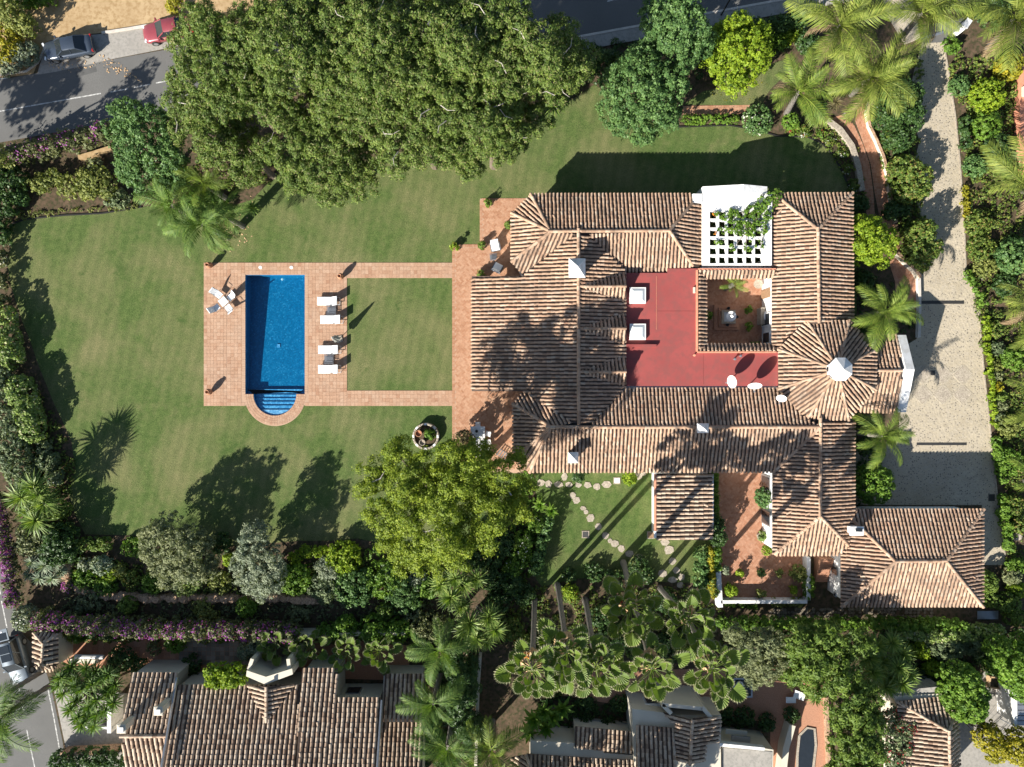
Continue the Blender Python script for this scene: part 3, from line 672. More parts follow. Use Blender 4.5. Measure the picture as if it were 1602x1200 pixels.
def ridge(parent, a, b, r=.15, mat='tile', L=.4, lift=.05):
    p, q = W(*a), W(*b); d = q-p; n = max(1, round(d.length/L)); D_ = d.normalized(); S = D_.cross(Vector((0, 0, 1))).normalized(); U = S.cross(D_)
    V = []; F = []; ang = np.linspace(0, PI, 7)
    for k in range(n):
        b0 = len(V); o = RNG.normal(0, .008)
        for (t, rr, h) in ((k/n-.02, r, .03), ((k+1)/n, r*.88, .0)):
            c = p+d*t+U*(lift+h)+S*o
            for A in ang: V.append(c+S*rr*math.cos(A)+U*rr*math.sin(A))
        F += [(b0+i, b0+i+1, b0+i+8, b0+i+7) for i in range(6)]
    o = npmesh('ridge_tiles', [tuple(v) for v in V], F, M[mat], parent, smooth=True); return tag(o, kind='stuff')
def walls(parent, pts, z1, mat='white', z0=0.0, zref=None):
    zr = z1 if zref is None else zref
    mb = MB(); mb.prism([tuple(W(p[0], p[1], zr).xy) for p in pts], z0, z1); return mb.build('wall', M[mat], parent)
def pbox(parent, name, x, y, w, d, z0, z1, mat, rz=0.0, zr=None):
    """box centred on photo pixel x,y seen at its top; w,d in pixels at that height"""
    z = z1 if zr is None else zr; c = W(x, y, z); k = sc(z)
    mb = MB(); mb.box((c.x, c.y, (z0+z1)/2), (w*k, d*k, z1-z0), rz); return mb.build(name, M[mat], parent)
def chimney(parent, x, y, w, d, z0, z1, pyr=.35, mat='white', rz=0.0):
    c = W(x, y, z1); k = sc(z1); wx, wy = w*k, d*k
    mb = MB(); mb.box((c.x, c.y, (z0+z1-.35)/2), (wx*.72, wy*.72, z1-.35-z0), rz); ch = mb.build('chimney', M[mat], parent)
    mb = MB()
    for (sx, sy) in ((1, 1), (1, -1), (-1, 1), (-1, -1)): mb.box((c.x+sx*wx*.29, c.y+sy*wy*.29, z1-.25), (wx*.14, wy*.14, .2), rz)
    mb.build('chimney_post', M[mat], ch)
    hx, hy = wx/2, wy/2; pts = [(-hx, -hy), (hx, -hy), (hx, hy), (-hx, hy)]; pts = [(c.x+a*math.cos(rz)-b*math.sin(rz), c.y+a*math.sin(rz)+b*math.cos(rz)) for a, b in pts]
    v = [(a, b, z1-.15) for a, b in pts]+[(a, b, z1-.05) for a, b in pts]+[(c.x, c.y, z1+pyr)]
    f = [(3, 2, 1, 0)]+[(i, (i+1) % 4, 4+(i+1) % 4, 4+i) for i in range(4)]+[(4+i, 4+(i+1) % 4, 8) for i in range(4)]
    MB().add(v, f).build('chimney_cap', M[mat], ch); return ch

villa = thing('villa', 'large white villa with barrel tiled hip roofs, octagonal tower and red flat roof', 'house', W(1060, 560))
Ez, Rz = 3.6, 5.0
# walls
walls(villa, [(838, 309), (1086, 309), (1086, 418), (980, 418), (980, 602), (1088, 602), (1088, 555), (1214, 555), (1214, 732), (832, 732), (808, 712), (808, 636), (822, 610), (822, 434), (808, 406), (808, 338)], 3.5)
walls(villa, [(1214, 309), (1328, 309), (1328, 506), (1214, 545)], 3.5)
walls(villa, [(1216, 600), (1331, 640), (1331, 790), (1322, 848), (1310, 862), (1214, 862), (1214, 600)], 3.45)
walls(villa, [(1322, 803), (1531, 803), (1531, 941), (1322, 941)], 3.4)
walls(villa, [(1345, 528), (1408, 528), (1408, 640), (1345, 638)], 3.0)
octa = [(1262, 502), (1328, 503), (1370, 547), (1369, 609), (1327, 656), (1262, 656), (1219, 608), (1218, 547)]
OZ = 4.6; cen = sum((W(x, y, OZ) for x, y in octa), Vector((0, 0, 0)))/8
ow = [cen+(W(x, y, OZ)-cen)*.93 for x, y in octa]; MB().prism([(p.x, p.y) for p in ow], 0, OZ-.1).build('tower_wall', M['white'], villa)
# porch posts under the low western roof
for y in (440, 480, 522, 564, 604):
    pbox(villa, 'porch_post', 744, y, 7, 7, 0, 2.75, 'white')
pbox(villa, 'porch_beam', 744, 522, 6, 176, 2.5, 2.74, 'wood')
# north wing
roof(villa, [(833, 304, Ez), (1083, 304, Ez), (1083, 318, 3.95), (1047, 361, Rz), (861, 362, Rz)])
roof(villa, [(801, 334, Ez), (831, 305, Ez), (861, 362, Rz)])
roof(villa, [(800, 408, Ez), (800, 335, Ez), (861, 362, Rz)])
roof(villa, [(818, 430, Ez), (801, 409, Ez), (861, 363, Rz), (900, 366, Rz)])
roof(villa, [(922, 366, Rz), (1047, 362, Rz), (1084, 417, 3.65), (1044, 418, 3.65), (1044, 425, 3.5), (978, 425, 3.5)])
roof(villa, [(1047, 361, Rz), (1083, 318, 3.95), (1097, 318, Ez), (1097, 417, Ez), (1085, 417, 3.75)])
for a, b in (((861, 362, Rz), (1047, 361, Rz)), ((801, 334, Ez), (861, 362, Rz)), ((831, 305, Ez), (861, 362, Rz)), ((1047, 361, Rz), (1083, 318, 3.98)), ((1047, 361, Rz), (1084, 416, 3.7)), ((801, 409, Ez), (861, 363, Rz))): ridge(villa, a, b)
# west slopes and the long north-south ridge
roof(villa, [(738, 432, 2.9), (818, 432, 3.92), (898, 367, 4.94), (904, 367, Rz), (904, 661, Rz), (895, 661, 4.94), (818, 612, 3.92), (738, 612, 2.9)])
roof(villa, [(906, 367, Rz), (922, 367, 4.76), (978, 424, 3.9), (978, 606, 3.9), (925, 664, 4.71), (906, 661, Rz)])
ridge(villa, (905, 364, 5.02), (905, 664, 5.02))
for yc, a, b in ((448, 427, 471), (514, 491, 538), (582, 557, 603)):
    roof(villa, [(907, yc, Rz), (979, a, 3.9), (980, yc, 5.02)], ); roof(villa, [(907, yc, Rz), (980, yc, 5.02), (979, b, 3.9)])
    ridge(villa, (908, yc, 5.0), (980, yc, 5.03), .12)
    A, B_, C_ = W(976, a, 3.6), W(976, b, 3.6), W(976, yc, 4.9)
    MB().add([(A.x, A.y, 3.5), (B_.x, B_.y, 3.5), (C_.x, C_.y, 4.86), (A.x-.2, A.y, 3.5), (B_.x-.2, B_.y, 3.5), (C_.x-.2, C_.y, 4.86)], [(0, 1, 2), (5, 4, 3), (0, 3, 4, 1), (1, 4, 5, 2), (2, 5, 3, 0)]).build('gable', M['white'], villa)
# south wing
roof(villa, [(829, 738, 3.5), (1210, 738, 3.5), (1282, 669, Rz), (862, 669, Rz)])
roof(villa, [(925, 666, Rz), (1282, 667, Rz), (1262, 657, 4.75), (1219, 611, 3.77), (1216, 608, 3.7), (980, 608, 3.7)])
roof(villa, [(803, 632, Ez), (803, 716, Ez), (862, 668, Rz)])
roof(villa, [(803, 632, Ez), (818, 612, Ez), (898, 662, Rz), (862, 667, Rz)])
roof(villa, [(804, 718, Ez), (829, 738, 3.5), (862, 669, Rz)])
for a, b in (((862, 668, Rz), (1282, 668, Rz)), ((803, 632, Ez), (862, 668, Rz)), ((804, 717, Ez), (862, 668, Rz)), ((829, 738, 3.5), (862, 668, Rz))): ridge(villa, a, b)
# east wing
roof(villa, [(1210, 303, Ez), (1332, 303, Ez), (1279, 359, 5.1)])
roof(villa, [(1208, 305, Ez), (1279, 359, 5.1), (1280, 506, 5.1), (1258, 506, 4.66), (1216, 549, 3.75), (1208, 549, Ez)])
roof(villa, [(1333, 304, Ez), (1334, 506, Ez), (1280, 506, 5.1), (1279, 359, 5.1)])
for a, b in (((1279, 359, 5.1), (1281, 506, 5.1)), ((1210, 303, Ez), (1279, 359, 5.1)), ((1332, 303, Ez), (1279, 359, 5.1))): ridge(villa, a, b)
# tower
apx = 6.5
def px_of(v): k = SC*(CAM_H-v[2])/CAM_H; return (v[0]/k+801, 600-v[1]/k, v[2])
ap = px_of((cen.x, cen.y, apx))
for i in range(8):
    a, b = octa[i], octa[(i+1) % 8]; roof(villa, [(a[0], a[1], OZ), (b[0], b[1], OZ), ap])
    ridge(villa, (a[0], a[1], OZ), ap, .12)
def octring(r, z, rot=PI/8): return [(cen.x+r*math.cos(rot+k*PI/4), cen.y+r*math.sin(rot+k*PI/4), z) for k in range(8)]
lan = MB(); lan.prism([p[:2] for p in octring(.86, 0)], 5.9, 6.95); lo = lan.build('lantern', M['white'], villa)
v = octring(1.02, 6.952)+octring(1.02, 7.05)+[(cen.x, cen.y, 7.62)]
MB().add(v, [tuple(range(7, -1, -1))]+[(i, (i+1) % 8, 8+(i+1) % 8, 8+i) for i in range(8)]+[(8+i, 8+(i+1) % 8, 16) for i in range(8)]).build('lantern_cap', M['white'], lo)
for k in range(8):
    a = k*PI/4; MB().box((cen.x+.80*math.cos(a), cen.y+.80*math.sin(a), 6.55), (.04, .38, .5), a).build('lantern_window', M['glass'], lo)
# south-east wing
roof(villa, [(1209, 738, 3.5), (1282, 669, Rz), (1283, 808, Rz), (1209, 868, 3.5)])
roof(villa, [(1284, 657, Rz), (1336, 657, 3.75), (1336, 797, 3.75), (1326, 852, 3.95), (1283, 808, Rz)])
roof(villa, [(1283, 809, Rz), (1327, 853, 3.85), (1312, 868, 3.5), (1212, 868, 3.5)])
for a, b in (((1283, 657, Rz), (1283, 808, Rz)), ((1283, 808, Rz), (1211, 867, 3.5)), ((1283, 808, Rz), (1327, 853, 3.88)), ((1210, 738, 3.5), (1282, 669, Rz))): ridge(villa, a, b)
# garage
roof(villa, [(1318, 797, 3.5), (1537, 797, 3.5), (1480, 877, 5.2), (1400, 878, 5.2)])
roof(villa, [(1316, 948, 3.5), (1316, 799, 3.5), (1400, 878, 5.2)])
roof(villa, [(1537, 799, 3.5), (1537, 946, 3.5), (1480, 877, 5.2)])
roof(villa, [(1318, 948, 3.5), (1536, 948, 3.5), (1480, 879, 5.2), (1400, 880, 5.2)])
for a, b in (((1400, 878, 5.2), (1480, 877, 5.2)), ((1318, 798, 3.5), (1400, 878, 5.2)), ((1537, 798, 3.5), (1480, 877, 5.2)), ((1317, 948, 3.5), (1400, 879, 5.2)), ((1536, 948, 3.5), (1480, 878, 5.2))): ridge(villa, a, b)
# entrance porch with gabled parapet
roof(villa, [(1345, 524, 3.2), (1404, 524, 3.2), (1411, 579, 4.4), (1362, 579, 4.4)]); roof(villa, [(1362, 580, 4.4), (1411, 580, 4.4), (1404, 646, 3.1), (1340, 644, 3.1)])
ridge(villa, (1362, 579.5, 4.4), (1411, 579.5, 4.4))
x0 = W(1405, 580, 3.4).x; ys_ = [W(0, 524, 3.4).y, W(0, 578, 4.6).y, W(0, 645, 3.4).y]
prof = [(ys_[0], 0), (ys_[2], 0), (ys_[2], 3.35), (ys_[1], 4.65), (ys_[0], 3.35)]
MB().add([(x0, y, z) for y, z in prof]+[(x0+.72, y, z) for y, z in prof], [(4, 3, 2, 1, 0), (5, 6, 7, 8, 9)]+[(i, (i+1) % 5, 5+(i+1) % 5, 5+i) for i in range(5)]).build('gable_parapet', M['white'], villa)
# red flat roof
mb = MB(); mb.prism([tuple(W(x, y, 3.75).xy) for x, y in [(976, 427), (1044, 427), (1044, 420), (1091, 420), (1091, 551), (1217, 551), (1217, 604), (976, 604)]], 3.45, 3.75); fr = mb.build('flat_roof', M['redroof'], villa)
MB().box(W(1027, 428, 3.76)+Vector((0, -2.5, 0)), (.02, 4.6, .02)).build('roof_seam', M['orangetrim'], fr); MB().box(W(1058, 487, 3.76), (3.4, .03, .014)).build('roof_seam', M['redroof'], fr); MB().box(W(1100, 578, 3.76)+Vector((0, 0, 0)), (.03, 2.6, .014)).build('roof_seam', M['redroof'], fr)
mb = MB(); a = W(980, 541, 3.75); mb.box((W(1003, 541, 3.9).x, a.y, 3.9), (47*sc(3.9), .22, .3)); mb.build('roof_upstand', M['redroof'], fr)
for (x, y) in ((998, 462), (998, 519)):
    c = W(x, y, 4.1); k = sc(4.1); mb = MB(); mb.box((c.x, c.y, 3.92), (25*k, 25*k, .34)); s_ = mb.build('skylight', M['white'], fr)
    v = [(c.x+a*10.5*k, c.y+b*10.5*k, 4.10) for a, b in ((-1, -1), (1, -1), (1, 1), (-1, 1))]+[(c.x+a*7*k, c.y+b*7*k, 4.2) for a, b in ((-1, -1), (1, -1), (1, 1), (-1, 1))]
    MB().add(v, [(4, 5, 6, 7)]+[(i, (i+1) % 4, 4+(i+1) % 4, 4+i) for i in range(4)]).build('skylight_dome', M['paleglass'], s_)
MB().box(W(1086, 454, 3.85), (.16, .5, .18)).build('roof_vent', M['cream'], fr)
for (x, y) in ((1148, 562), (1157, 557), (1085, 556)):
    MB().lathe(W(x, y, 3.75), [(.06, 0), (.06, .3), (.11, .31), (.11, .36), (.02, .38)], 10).build('vent_pipe', M['alu'] if x > 1100 else M['orangetrim'], fr)
# courtyard skirts
roof(villa, [(1093, 422, 4.0), (1214, 422, 4.0), (1208, 435, 3.55), (1105, 435, 3.55)], .33); roof(villa, [(1092, 424, 4.0), (1104, 436, 3.55), (1104, 538, 3.55), (1092, 549, 4.0)], .33); roof(villa, [(1093, 550, 4.0), (1105, 539, 3.55), (1209, 539, 3.55), (1215, 550, 4.0)], .33)
for (x, y, w_, d_) in ((1153, 420.8, 122, 2.2), (1091, 486, 2.2, 128), (1153, 551, 124, 2.2)): pbox(villa, 'roof_trim', x, y, w_, d_, 3.76, 4.06, 'orangetrim')
walls(villa, [(1086, 420), (1096, 420), (1096, 552), (1086, 552)], 3.45); walls(villa, [(1097, 417), (1214, 417), (1214, 426), (1097, 426)], 3.45); walls(villa, [(1097, 546), (1214, 546), (1214, 554), (1097, 554)], 3.45)
# openings in the courtyard's east wall
wx = W(1214, 0, 3.5).x
for (y, w_, z0, z1) in ((502, 1.2, .2, 2.3), (530, 1.1, .5, 2.2), (462, .8, 0, 2.2)):
    c = W(1180, y, 0); f_ = MB(); f_.box((wx-.04, c.y, (z0+z1)/2), (.10, w_, z1-z0)); fo = f_.build('window', M['white'] if z0 > 0 else M['wood'], villa)
    MB().box((wx-.075, c.y, (z0+z1)/2), (.06, w_-.22, z1-z0-.22)).build('pane', M['glass'] if z0 > 0 else M['wood'], fo)
# windows and door on the patio wall, garage front, south wall
px_ = W(1214, 0, 3.45).x
for (y, z0, z1) in ((752, .1, 2.2), (806, .1, 2.2)):
    c = W(1190, y, 0); fo = MB().box((px_-.04, c.y, (z0+z1)/2), (.1, 1.3, z1-z0)).build('window', M['alu'], villa); MB().box((px_-.075, c.y, (z0+z1)/2), (.06, 1.05, z1-z0-.24)).build('pane', M['glass'], fo)
gx_ = W(1322, 0, 3.4).x
for (y, z0, z1) in ((885, .9, 2.1), (922, 1.4, 1.8)):
    c = W(1295, y, 0); fo = MB().box((gx_-.04, c.y, (z0+z1)/2), (.1, .8 if y < 900 else .35, z1-z0)).build('window', M['alu'], villa); MB().box((gx_-.075, c.y, (z0+z1)/2), (.06, .62 if y < 900 else .22, z1-z0-.18)).build('pane', M['glass'], fo)
# chimneys
chimney(villa, 903, 419, 26, 30, 4.2, 6.5, .75); chimney(villa, 897, 716, 16, 17, 3.6, 5.6, .5); chimney(villa, 1100, 670, 18, 15, 4.4, 5.9, .5)
c = chimney(villa, 1341, 831, 22, 14, 3.6, 5.0, .06); MB().box(W(1344, 829, 5.12), (.55, .3, .06)).build('flue_opening', M['glass'], c)
# small step roof band on the east wing


# pergola between the wings
perg = thing('pergola', 'white masonry pergola of square grid openings between the two north wings', 'pergola', W(1153, 360))
PZ = 4.0; k = sc(PZ)
def pslab(x0, y0, x1, y1, z0, z1, nm, par=perg):
    a, b = W(x0, y0, z1), W(x1, y1, z1); MB().box(((a.x+b.x)/2, (a.y+b.y)/2, (z0+z1)/2), (b.x-a.x, a.y-b.y, z1-z0)).build(nm, M['white'], par)
pslab(1099, 304, 1208, 331, 3.7, PZ, 'north_slab'); pslab(1099, 331.1, 1110.5, 415, 3.7, PZ, 'side_slab'); pslab(1191.5, 331.1, 1207.4, 415, 3.7, PZ, 'side_slab'); pslab(1110.6, 412, 1191.4, 415, 3.7, PZ, 'edge_beam')
for i in range(5): x = 1123+i*14; pslab(x-2.1, 331.1, x+2.1, 411.9, 3.72, PZ-.004, 'beam')
for i in range(5): y = 344+i*14; pslab(1110.6, y-2.1, 1191.4, y+2.1, 3.70, PZ, 'cross_beam')
pslab(1084, 303, 1098.9, 317, 3.5, PZ+.05, 'corner_block')
a = [W(1099, 304, PZ), W(1159, 300, PZ), W(1200, 304, PZ)]; yN = W(0, 303.5, PZ).y
MB().add([(a[0].x, yN, 0), (a[2].x, yN, 0), (a[2].x, yN, 4.06), (a[1].x, yN, 4.75), (a[0].x, yN, 4.06)]+[(a[0].x, yN+.62, 0), (a[2].x, yN+.62, 0), (a[2].x, yN+.62, 4.06), (a[1].x, yN+.62, 4.75), (a[0].x, yN+.62, 4.06)],
         [(0, 1, 2, 3, 4), (9, 8, 7, 6, 5)]+[((i+1) % 5, i, 5+i, 5+(i+1) % 5) for i in range(5)]).build('gable_wall', M['white'], perg)
for (x, y) in ((1104, 409), (1199, 409), (1104, 338), (1199, 338)): pbox(perg, 'pillar', x, y, 8, 8, 0, 3.69, 'white')

# tiled lean-to at the small lawn
shed = thing('garden_shed', 'square lean-to with a low tiled roof beside the small lawn', 'outbuilding', W(1068, 792))
roof(shed, [(1027, 741, 3.2), (1114, 741, 2.75), (1114, 845, 2.75), (1027, 845, 3.2)], .36, .42, 'tilep')
walls(shed, [(1029, 742), (1110, 742), (1110, 840), (1029, 840)], 2.6, zref=2.7)
a = W(1025, 742, 3.25); b = W(1025, 830, 3.25); MB().box((a.x, (a.y+b.y)/2, 3.2), (.16, a.y-b.y, .2)).build('verge_trim', M['orangetrim'], shed); MB().box((a.x, b.y-.35, 3.2), (.2, .6, .22)).build('verge_end', M['white'], shed)
a = W(1115.5, 742, 2.75); b = W(1115.5, 830, 2.75); MB().box((a.x, (a.y+b.y)/2, 2.66), (.12, a.y-b.y, .12)).build('gutter', M['white'], shed)
# patio walls
def wall_thing(pts, w, h, label, mat='white', cap='white'):
    return curb_wall('garden_wall', pts, w, h, M[mat], label, 'wall', M[cap])
wall_thing([(1123, 936.5), (1180, 936.5), (1256, 936.5)], .26, .95, 'white south wall of the brick patio, plants on its foot')
wall_thing([(1118, 850), (1119, 890), (1122, 945)], .4, .95, 'white west wall of the brick patio above the clipped hedge')
wall_thing([(1258, 868), (1258, 900), (1258, 934)], .3, .95, 'white east wall of the brick patio next to the outside stair')
wall_thing([(1116, 760), (1117, 800), (1117, 838)], .18, .6, 'low white wall between shed and patio climbing plants')
# outside stair beside the garage
st = thing('outside_stair', 'terracotta stair climbing between patio wall and garage', 'stairs', W(1278, 880))
for i in range(9):
    y = 868+i*4.6; c = W(1283, y+2.2, 0); MB().slab((c.x, c.y, 0), (1.15, .27, 1.55-.16*i), 0, .02).build('tread', M['brickp'] if i else M['brickp'], st)

# ------------------------------------------------------------------ neighbouring houses along the southern edge
nh = thing('house', 'pale tiled neighbour house with two white box chimneys and corner turret', 'house', W(420, 1140))
TP = 'tilep'
walls(nh, [(208, 1056), (276, 1056), (262, 1148), (258, 1220), (200, 1220), (194, 1150)], 3.3, 'cream', zref=3.4)
walls(nh, [(276, 1078), (470, 1078), (470, 1230), (262, 1230)], 3.6, 'cream', zref=3.7)
walls(nh, [(476, 1051), (525, 1051), (525, 1097), (592, 1097), (588, 1230), (470, 1230)], 3.5, 'cream', zref=3.6)
walls(nh, [(600, 1058), (660, 1058), (660, 1230), (592, 1230)], 2.4, 'cream', zref=2.5)
roof(nh, [(206, 1053, 3.4), (277, 1053, 3.4), (263, 1150, 5.5), (190, 1150, 5.5)], .40, .40, TP)
roof(nh, [(191, 1152, 5.5), (262, 1152, 5.5), (252, 1222, 4.1), (200, 1222, 4.1)], .40, .40, TP); ridge(nh, (190, 1151, 5.5), (263, 1151, 5.5), .16, TP)
roof(nh, [(278, 1072, 3.7), (470, 1072, 3.7), (462, 1225, 6.6), (250, 1225, 6.6)], .40, .38, TP)
roof(nh, [(473, 1046, 3.6), (528, 1046, 3.6), (527, 1092, 4.55), (595, 1092, 4.55), (587, 1225, 7.1), (462, 1225, 7.1)], .40, .38, TP)
roof(nh, [(602, 1055, 2.5), (664, 1055, 2.5), (664, 1129, 4.1), (598, 1129, 4.1)], .38, .36, TP); roof(nh, [(592, 1131, 2.6), (662, 1131, 2.6), (660, 1225, 4.6), (588, 1225, 4.6)], .38, .38, TP)
for p, q in (((277, 1060, 3.95), (250, 1215, 6.9)), ((597, 1095, 4.6), (589, 1220, 7.1))):
    a, b = W(*p), W(*q); MB().tube([a, b], .11, 6).build('verge_flashing', M['alu'], nh)
# turret: thick V of wall facing the cross gable
for (x, y) in ((0, 0),):
    P_ = [W(px__, py__, 4.5) for px__, py__ in [(385, 1058), (415, 1071), (458, 1055), (457, 1046), (416, 1059), (386, 1049)]]
    MB().prism([(p.x, p.y) for p in P_[:2]+P_[4:]], 0, 4.5).build('turret_parapet', M['cream'], nh); MB().prism([(p.x, p.y) for p in (P_[1], P_[2], P_[3], P_[4])], 0, 4.497).build('turret_parapet', M['cream'], nh)
for x in (388, 452):
    a_, b_ = W(x, 1049, 4.3), W(x+(6 if x < 420 else -2), 1032, 4.3); d_ = b_-a_; MB().box(((a_.x+b_.x)/2, (a_.y+b_.y)/2+.02, 2.1), (d_.length, .3, 4.2), math.atan2(d_.y, d_.x)).build('turret_wall', M['cream'], nh)
roof(nh, [(388, 1073, 3.95), (417, 1075, 4.9), (417, 1128, 4.95)], .36, .36, TP); roof(nh, [(417, 1075, 4.9), (460, 1071, 3.9), (417, 1128, 4.95)], .36, .36, TP); ridge(nh, (417, 1075, 4.95), (417, 1130, 5.0), .15, TP)
chimney(nh, 247, 1113, 14, 14, 3.6, 6.2, .05, 'cream'); chimney(nh, 189, 1141, 14, 14, 3.4, 6.7, .05, 'cream')
for (x, y) in ((247, 1114), (189, 1142)): MB().box(W(x, y, 6.28 if x > 200 else 6.78), (.42, .42, .08)).build('flue', M['alu'], nh)
a = W(555, 1077, 1.2); fo = MB().box((a.x, W(0, 1097, 3.6).y+.03, 1.6), (1.3, .12, 1.3)).build('window', M['alu'], nh); MB().box((a.x, W(0, 1097, 3.6).y+.1, 1.6), (1.1, .06, 1.1)).build('pane', M['glass'], fo)
t = thing('low_wall', 'pale rounded garden wall north of the pale tiled house', 'wall', W(140, 1028)); MB().box(W(140, 1028)+Vector((0, 0, .5)), (2.6, .35, 1.0), -.03).build('wall', M['cream'], t); MB().tube([W(117, 1027, 1.0), W(140, 1027.5, 1.02), W(162, 1028, 1.0)], .2, 8).build('coping', M['white'], t)
t = thing('garage_front', 'white garden wall with dark gate west of the pale tiled house', 'wall', W(190, 1110)); MB().box(W(190, 1108)+Vector((0, 0, 1)), (.35, 2.6, 2.0)).build('wall', M['white'], t); MB().box(W(172, 1124)+Vector((0, 0, .9)), (2.6, .22, 1.8)).build('gate_wall', M['white'], t); MB().box(W(180, 1118)+Vector((0, 0, .8)), (.8, .06, 1.6)).build('gate', M['iron'], t)
t = thing('low_wall', 'brown garden wall at the bottom of the concrete forecourt', 'wall', W(150, 1166)); MB().box(W(150, 1168)+Vector((0, 0, .6)), (5.0, .35, 1.2), .05).build('wall', M['rock'], t)

# house with cream walls, mostly in shade
ch = thing('house', 'cream neighbour house of stepped tiled roofs half hidden under the fan palms', 'house', W(1010, 1160))
walls(ch, [(830, 1160), (945, 1168), (945, 1180), (1000, 1184), (1000, 1240), (830, 1240)], 3.0, 'cream', zref=3.2)
walls(ch, [(990, 1112), (1038, 1118), (1060, 1122), (1130, 1122), (1130, 1240), (995, 1240)], 3.6, 'cream', zref=4.0)
walls(ch, [(900, 1142), (990, 1150), (990, 1176), (900, 1172)], 2.4, 'cream', zref=2.5)
roof(ch, [(900, 1137, 2.6), (992, 1146, 2.6), (991, 1179, 3.2), (899, 1170, 3.2)], .38, .36, TP)
roof(ch, [(996, 1135, 4.0), (1057, 1140, 4.0), (1056, 1225, 5.6), (995, 1225, 5.6)], .38, .34, TP)
roof(ch, [(1037, 1116, 4.0), (1082, 1126, 4.9), (1078, 1196, 5.0), (1058, 1190, 4.5), (1057, 1134, 4.3)], .34, .34, TP); roof(ch, [(1084, 1124, 4.9), (1128, 1122, 4.0), (1124, 1160, 4.05), (1104, 1162, 4.4), (1102, 1192, 4.5), (1080, 1196, 5.0)], .34, .34, TP); ridge(ch, (1083, 1126, 4.95), (1079, 1197, 5.05), .15, TP)
roof(ch, [(824, 1180, 3.3), (944, 1188, 3.3), (1002, 1190, 3.3), (1000, 1240, 4.3), (840, 1240, 4.3)], .38, .36, TP); roof(ch, [(800, 1186, 3.0), (822, 1181, 3.3), (842, 1240, 4.4), (800, 1240, 3.4)], .38, .36, TP); ridge(ch, (823, 1181, 3.4), (842, 1236, 4.5), .14, TP)
walls(ch, [(1130, 1163), (1176, 1168), (1210, 1173), (1208, 1240), (1128, 1240)], 3.3, 'cream'); 
a = [W(x, y, 3.32) for x, y in [(1131, 1170), (1208, 1176), (1206, 1240), (1129, 1240)]]; MB().prism([(p.x, p.y) for p in a], 3.3, 3.34).build('roof_terrace', M['orangetrim'] if False else M['concrete'], ch)
a, b = W(1126, 1165, 3.8), W(1196, 1172, 3.8); MB().tube([a, b], .01, 4).build('parapet_line', M['white'], ch)
mb = MB(); d = (b-a); mb.box(((a.x+b.x)/2, (a.y+b.y)/2, 3.58), (d.length, .26, .5), math.atan2(d.y, d.x)); mb.build('parapet', M['white'], ch)
pbox(ch, 'awning', 1159, 1157, 30, 10, 2.6, 2.7, 'alu', -.08); pbox(ch, 'awning_rail', 1152, 1146, 34, 8, 2.2, 2.3, 'cream', -.1)
# V shaped parapet of the dark gable
mb = MB()
for p, q in (((1036, 1102), (1050, 1116)), ((1098, 1106), (1112, 1122)), ((1036, 1102), (1098, 1108))):
    a, b = W(p[0], p[1], 4.2), W(q[0], q[1], 4.2); d = b-a; mb.box(((a.x+b.x)/2, (a.y+b.y)/2, 2.2), (d.length, .32, 4.2), math.atan2(d.y, d.x))
mb.build('balcony_wall', M['cream'], ch)
for (x, y, w_) in ((847, 1169, .95), (1018, 1130, 1.0)):
    c = W(x, y, 1.6); yy = W(0, 1160 if x < 900 else 1113, 3.2 if x < 900 else 4.0).y
    fo = MB().box((c.x, yy-(.55 if x < 900 else .35), 1.7), (w_+.3, .5, 1.5)).build('window', M['white'], ch); MB().box((c.x, yy-.02+.06 if x > 900 else yy-.29, 1.7), (w_, .06, 1.2)).build('pane', M['glass'], fo)
for (x, y) in ((931, 1133), (975, 1138)):
    t = MB(); c = W(x, y); t.box((c.x, c.y, .5), (1.5, 1.2, .08)); t.build('bench_slab', M['alu'], ch)
t = thing('table', 'square dark basin with a pale rim on the neighbour terrace by the fan palms', 'basin', W(1160, 1075)); c = W(1160, 1073)
mb = MB(); 
for (dx, dy, a, b) in ((0, 1, 1.75, .14), (0, -1, 1.75, .14), (.8, 0, .14, 1.5), (-.8, 0, .14, 1.5)): mb.box((c.x+dx, c.y+dy*.82, .22), (a, b, .4))
mb.build('rim', M['alu'], t); MB().box((c.x, c.y, .12), (1.5, 1.5, .2)).build('basin', M['glass'], t); MB().lathe((c.x-.25, c.y+.2, .2), [(.36, 0), (.36, .3), (.3, .32)], 14).build('tub', M['cushion'], t)
t.name = 'water_basin'

# south-east cottage
ct = thing('house', 'hip roofed tiled cottage in the south east corner under red flowering creeper', 'house', W(1450, 1150))
walls(ct, [(1398, 1090), (1475, 1086), (1490, 1120), (1495, 1260), (1415, 1260), (1408, 1110)], 3.2, 'cream', zref=3.3)
roof(ct, [(1404, 1098, 3.3), (1478, 1090, 3.3), (1497, 1104, 3.3), (1484, 1144, 4.5)], .36, .36, TP); roof(ct, [(1404, 1099, 3.3), (1484, 1144, 4.5), (1486, 1240, 4.5), (1412, 1240, 3.3)], .36, .36, TP); roof(ct, [(1497, 1105, 3.3), (1502, 1240, 3.2), (1487, 1240, 4.5), (1485, 1144, 4.5)], .36, .36, TP)
for p, q in (((1404, 1098, 3.3), (1484, 1144, 4.5)), ((1497, 1104, 3.3), (1484, 1144, 4.5)), ((1484, 1144, 4.5), (1486, 1240, 4.5))): ridge(ct, p, q, .14, TP)
a = [W(x, y, 3.1) for x, y in [(1386, 1082), (1472, 1074), (1476, 1088), (1403, 1097)]]; MB().prism([(p.x, p.y) for p in a], 0, 3.1).build('terrace_roof', M['concrete'], ct)
sd = thing('pool_house', 'white slatted roof shed cut by the eastern edge above the yard', 'shed', W(1610, 1110))
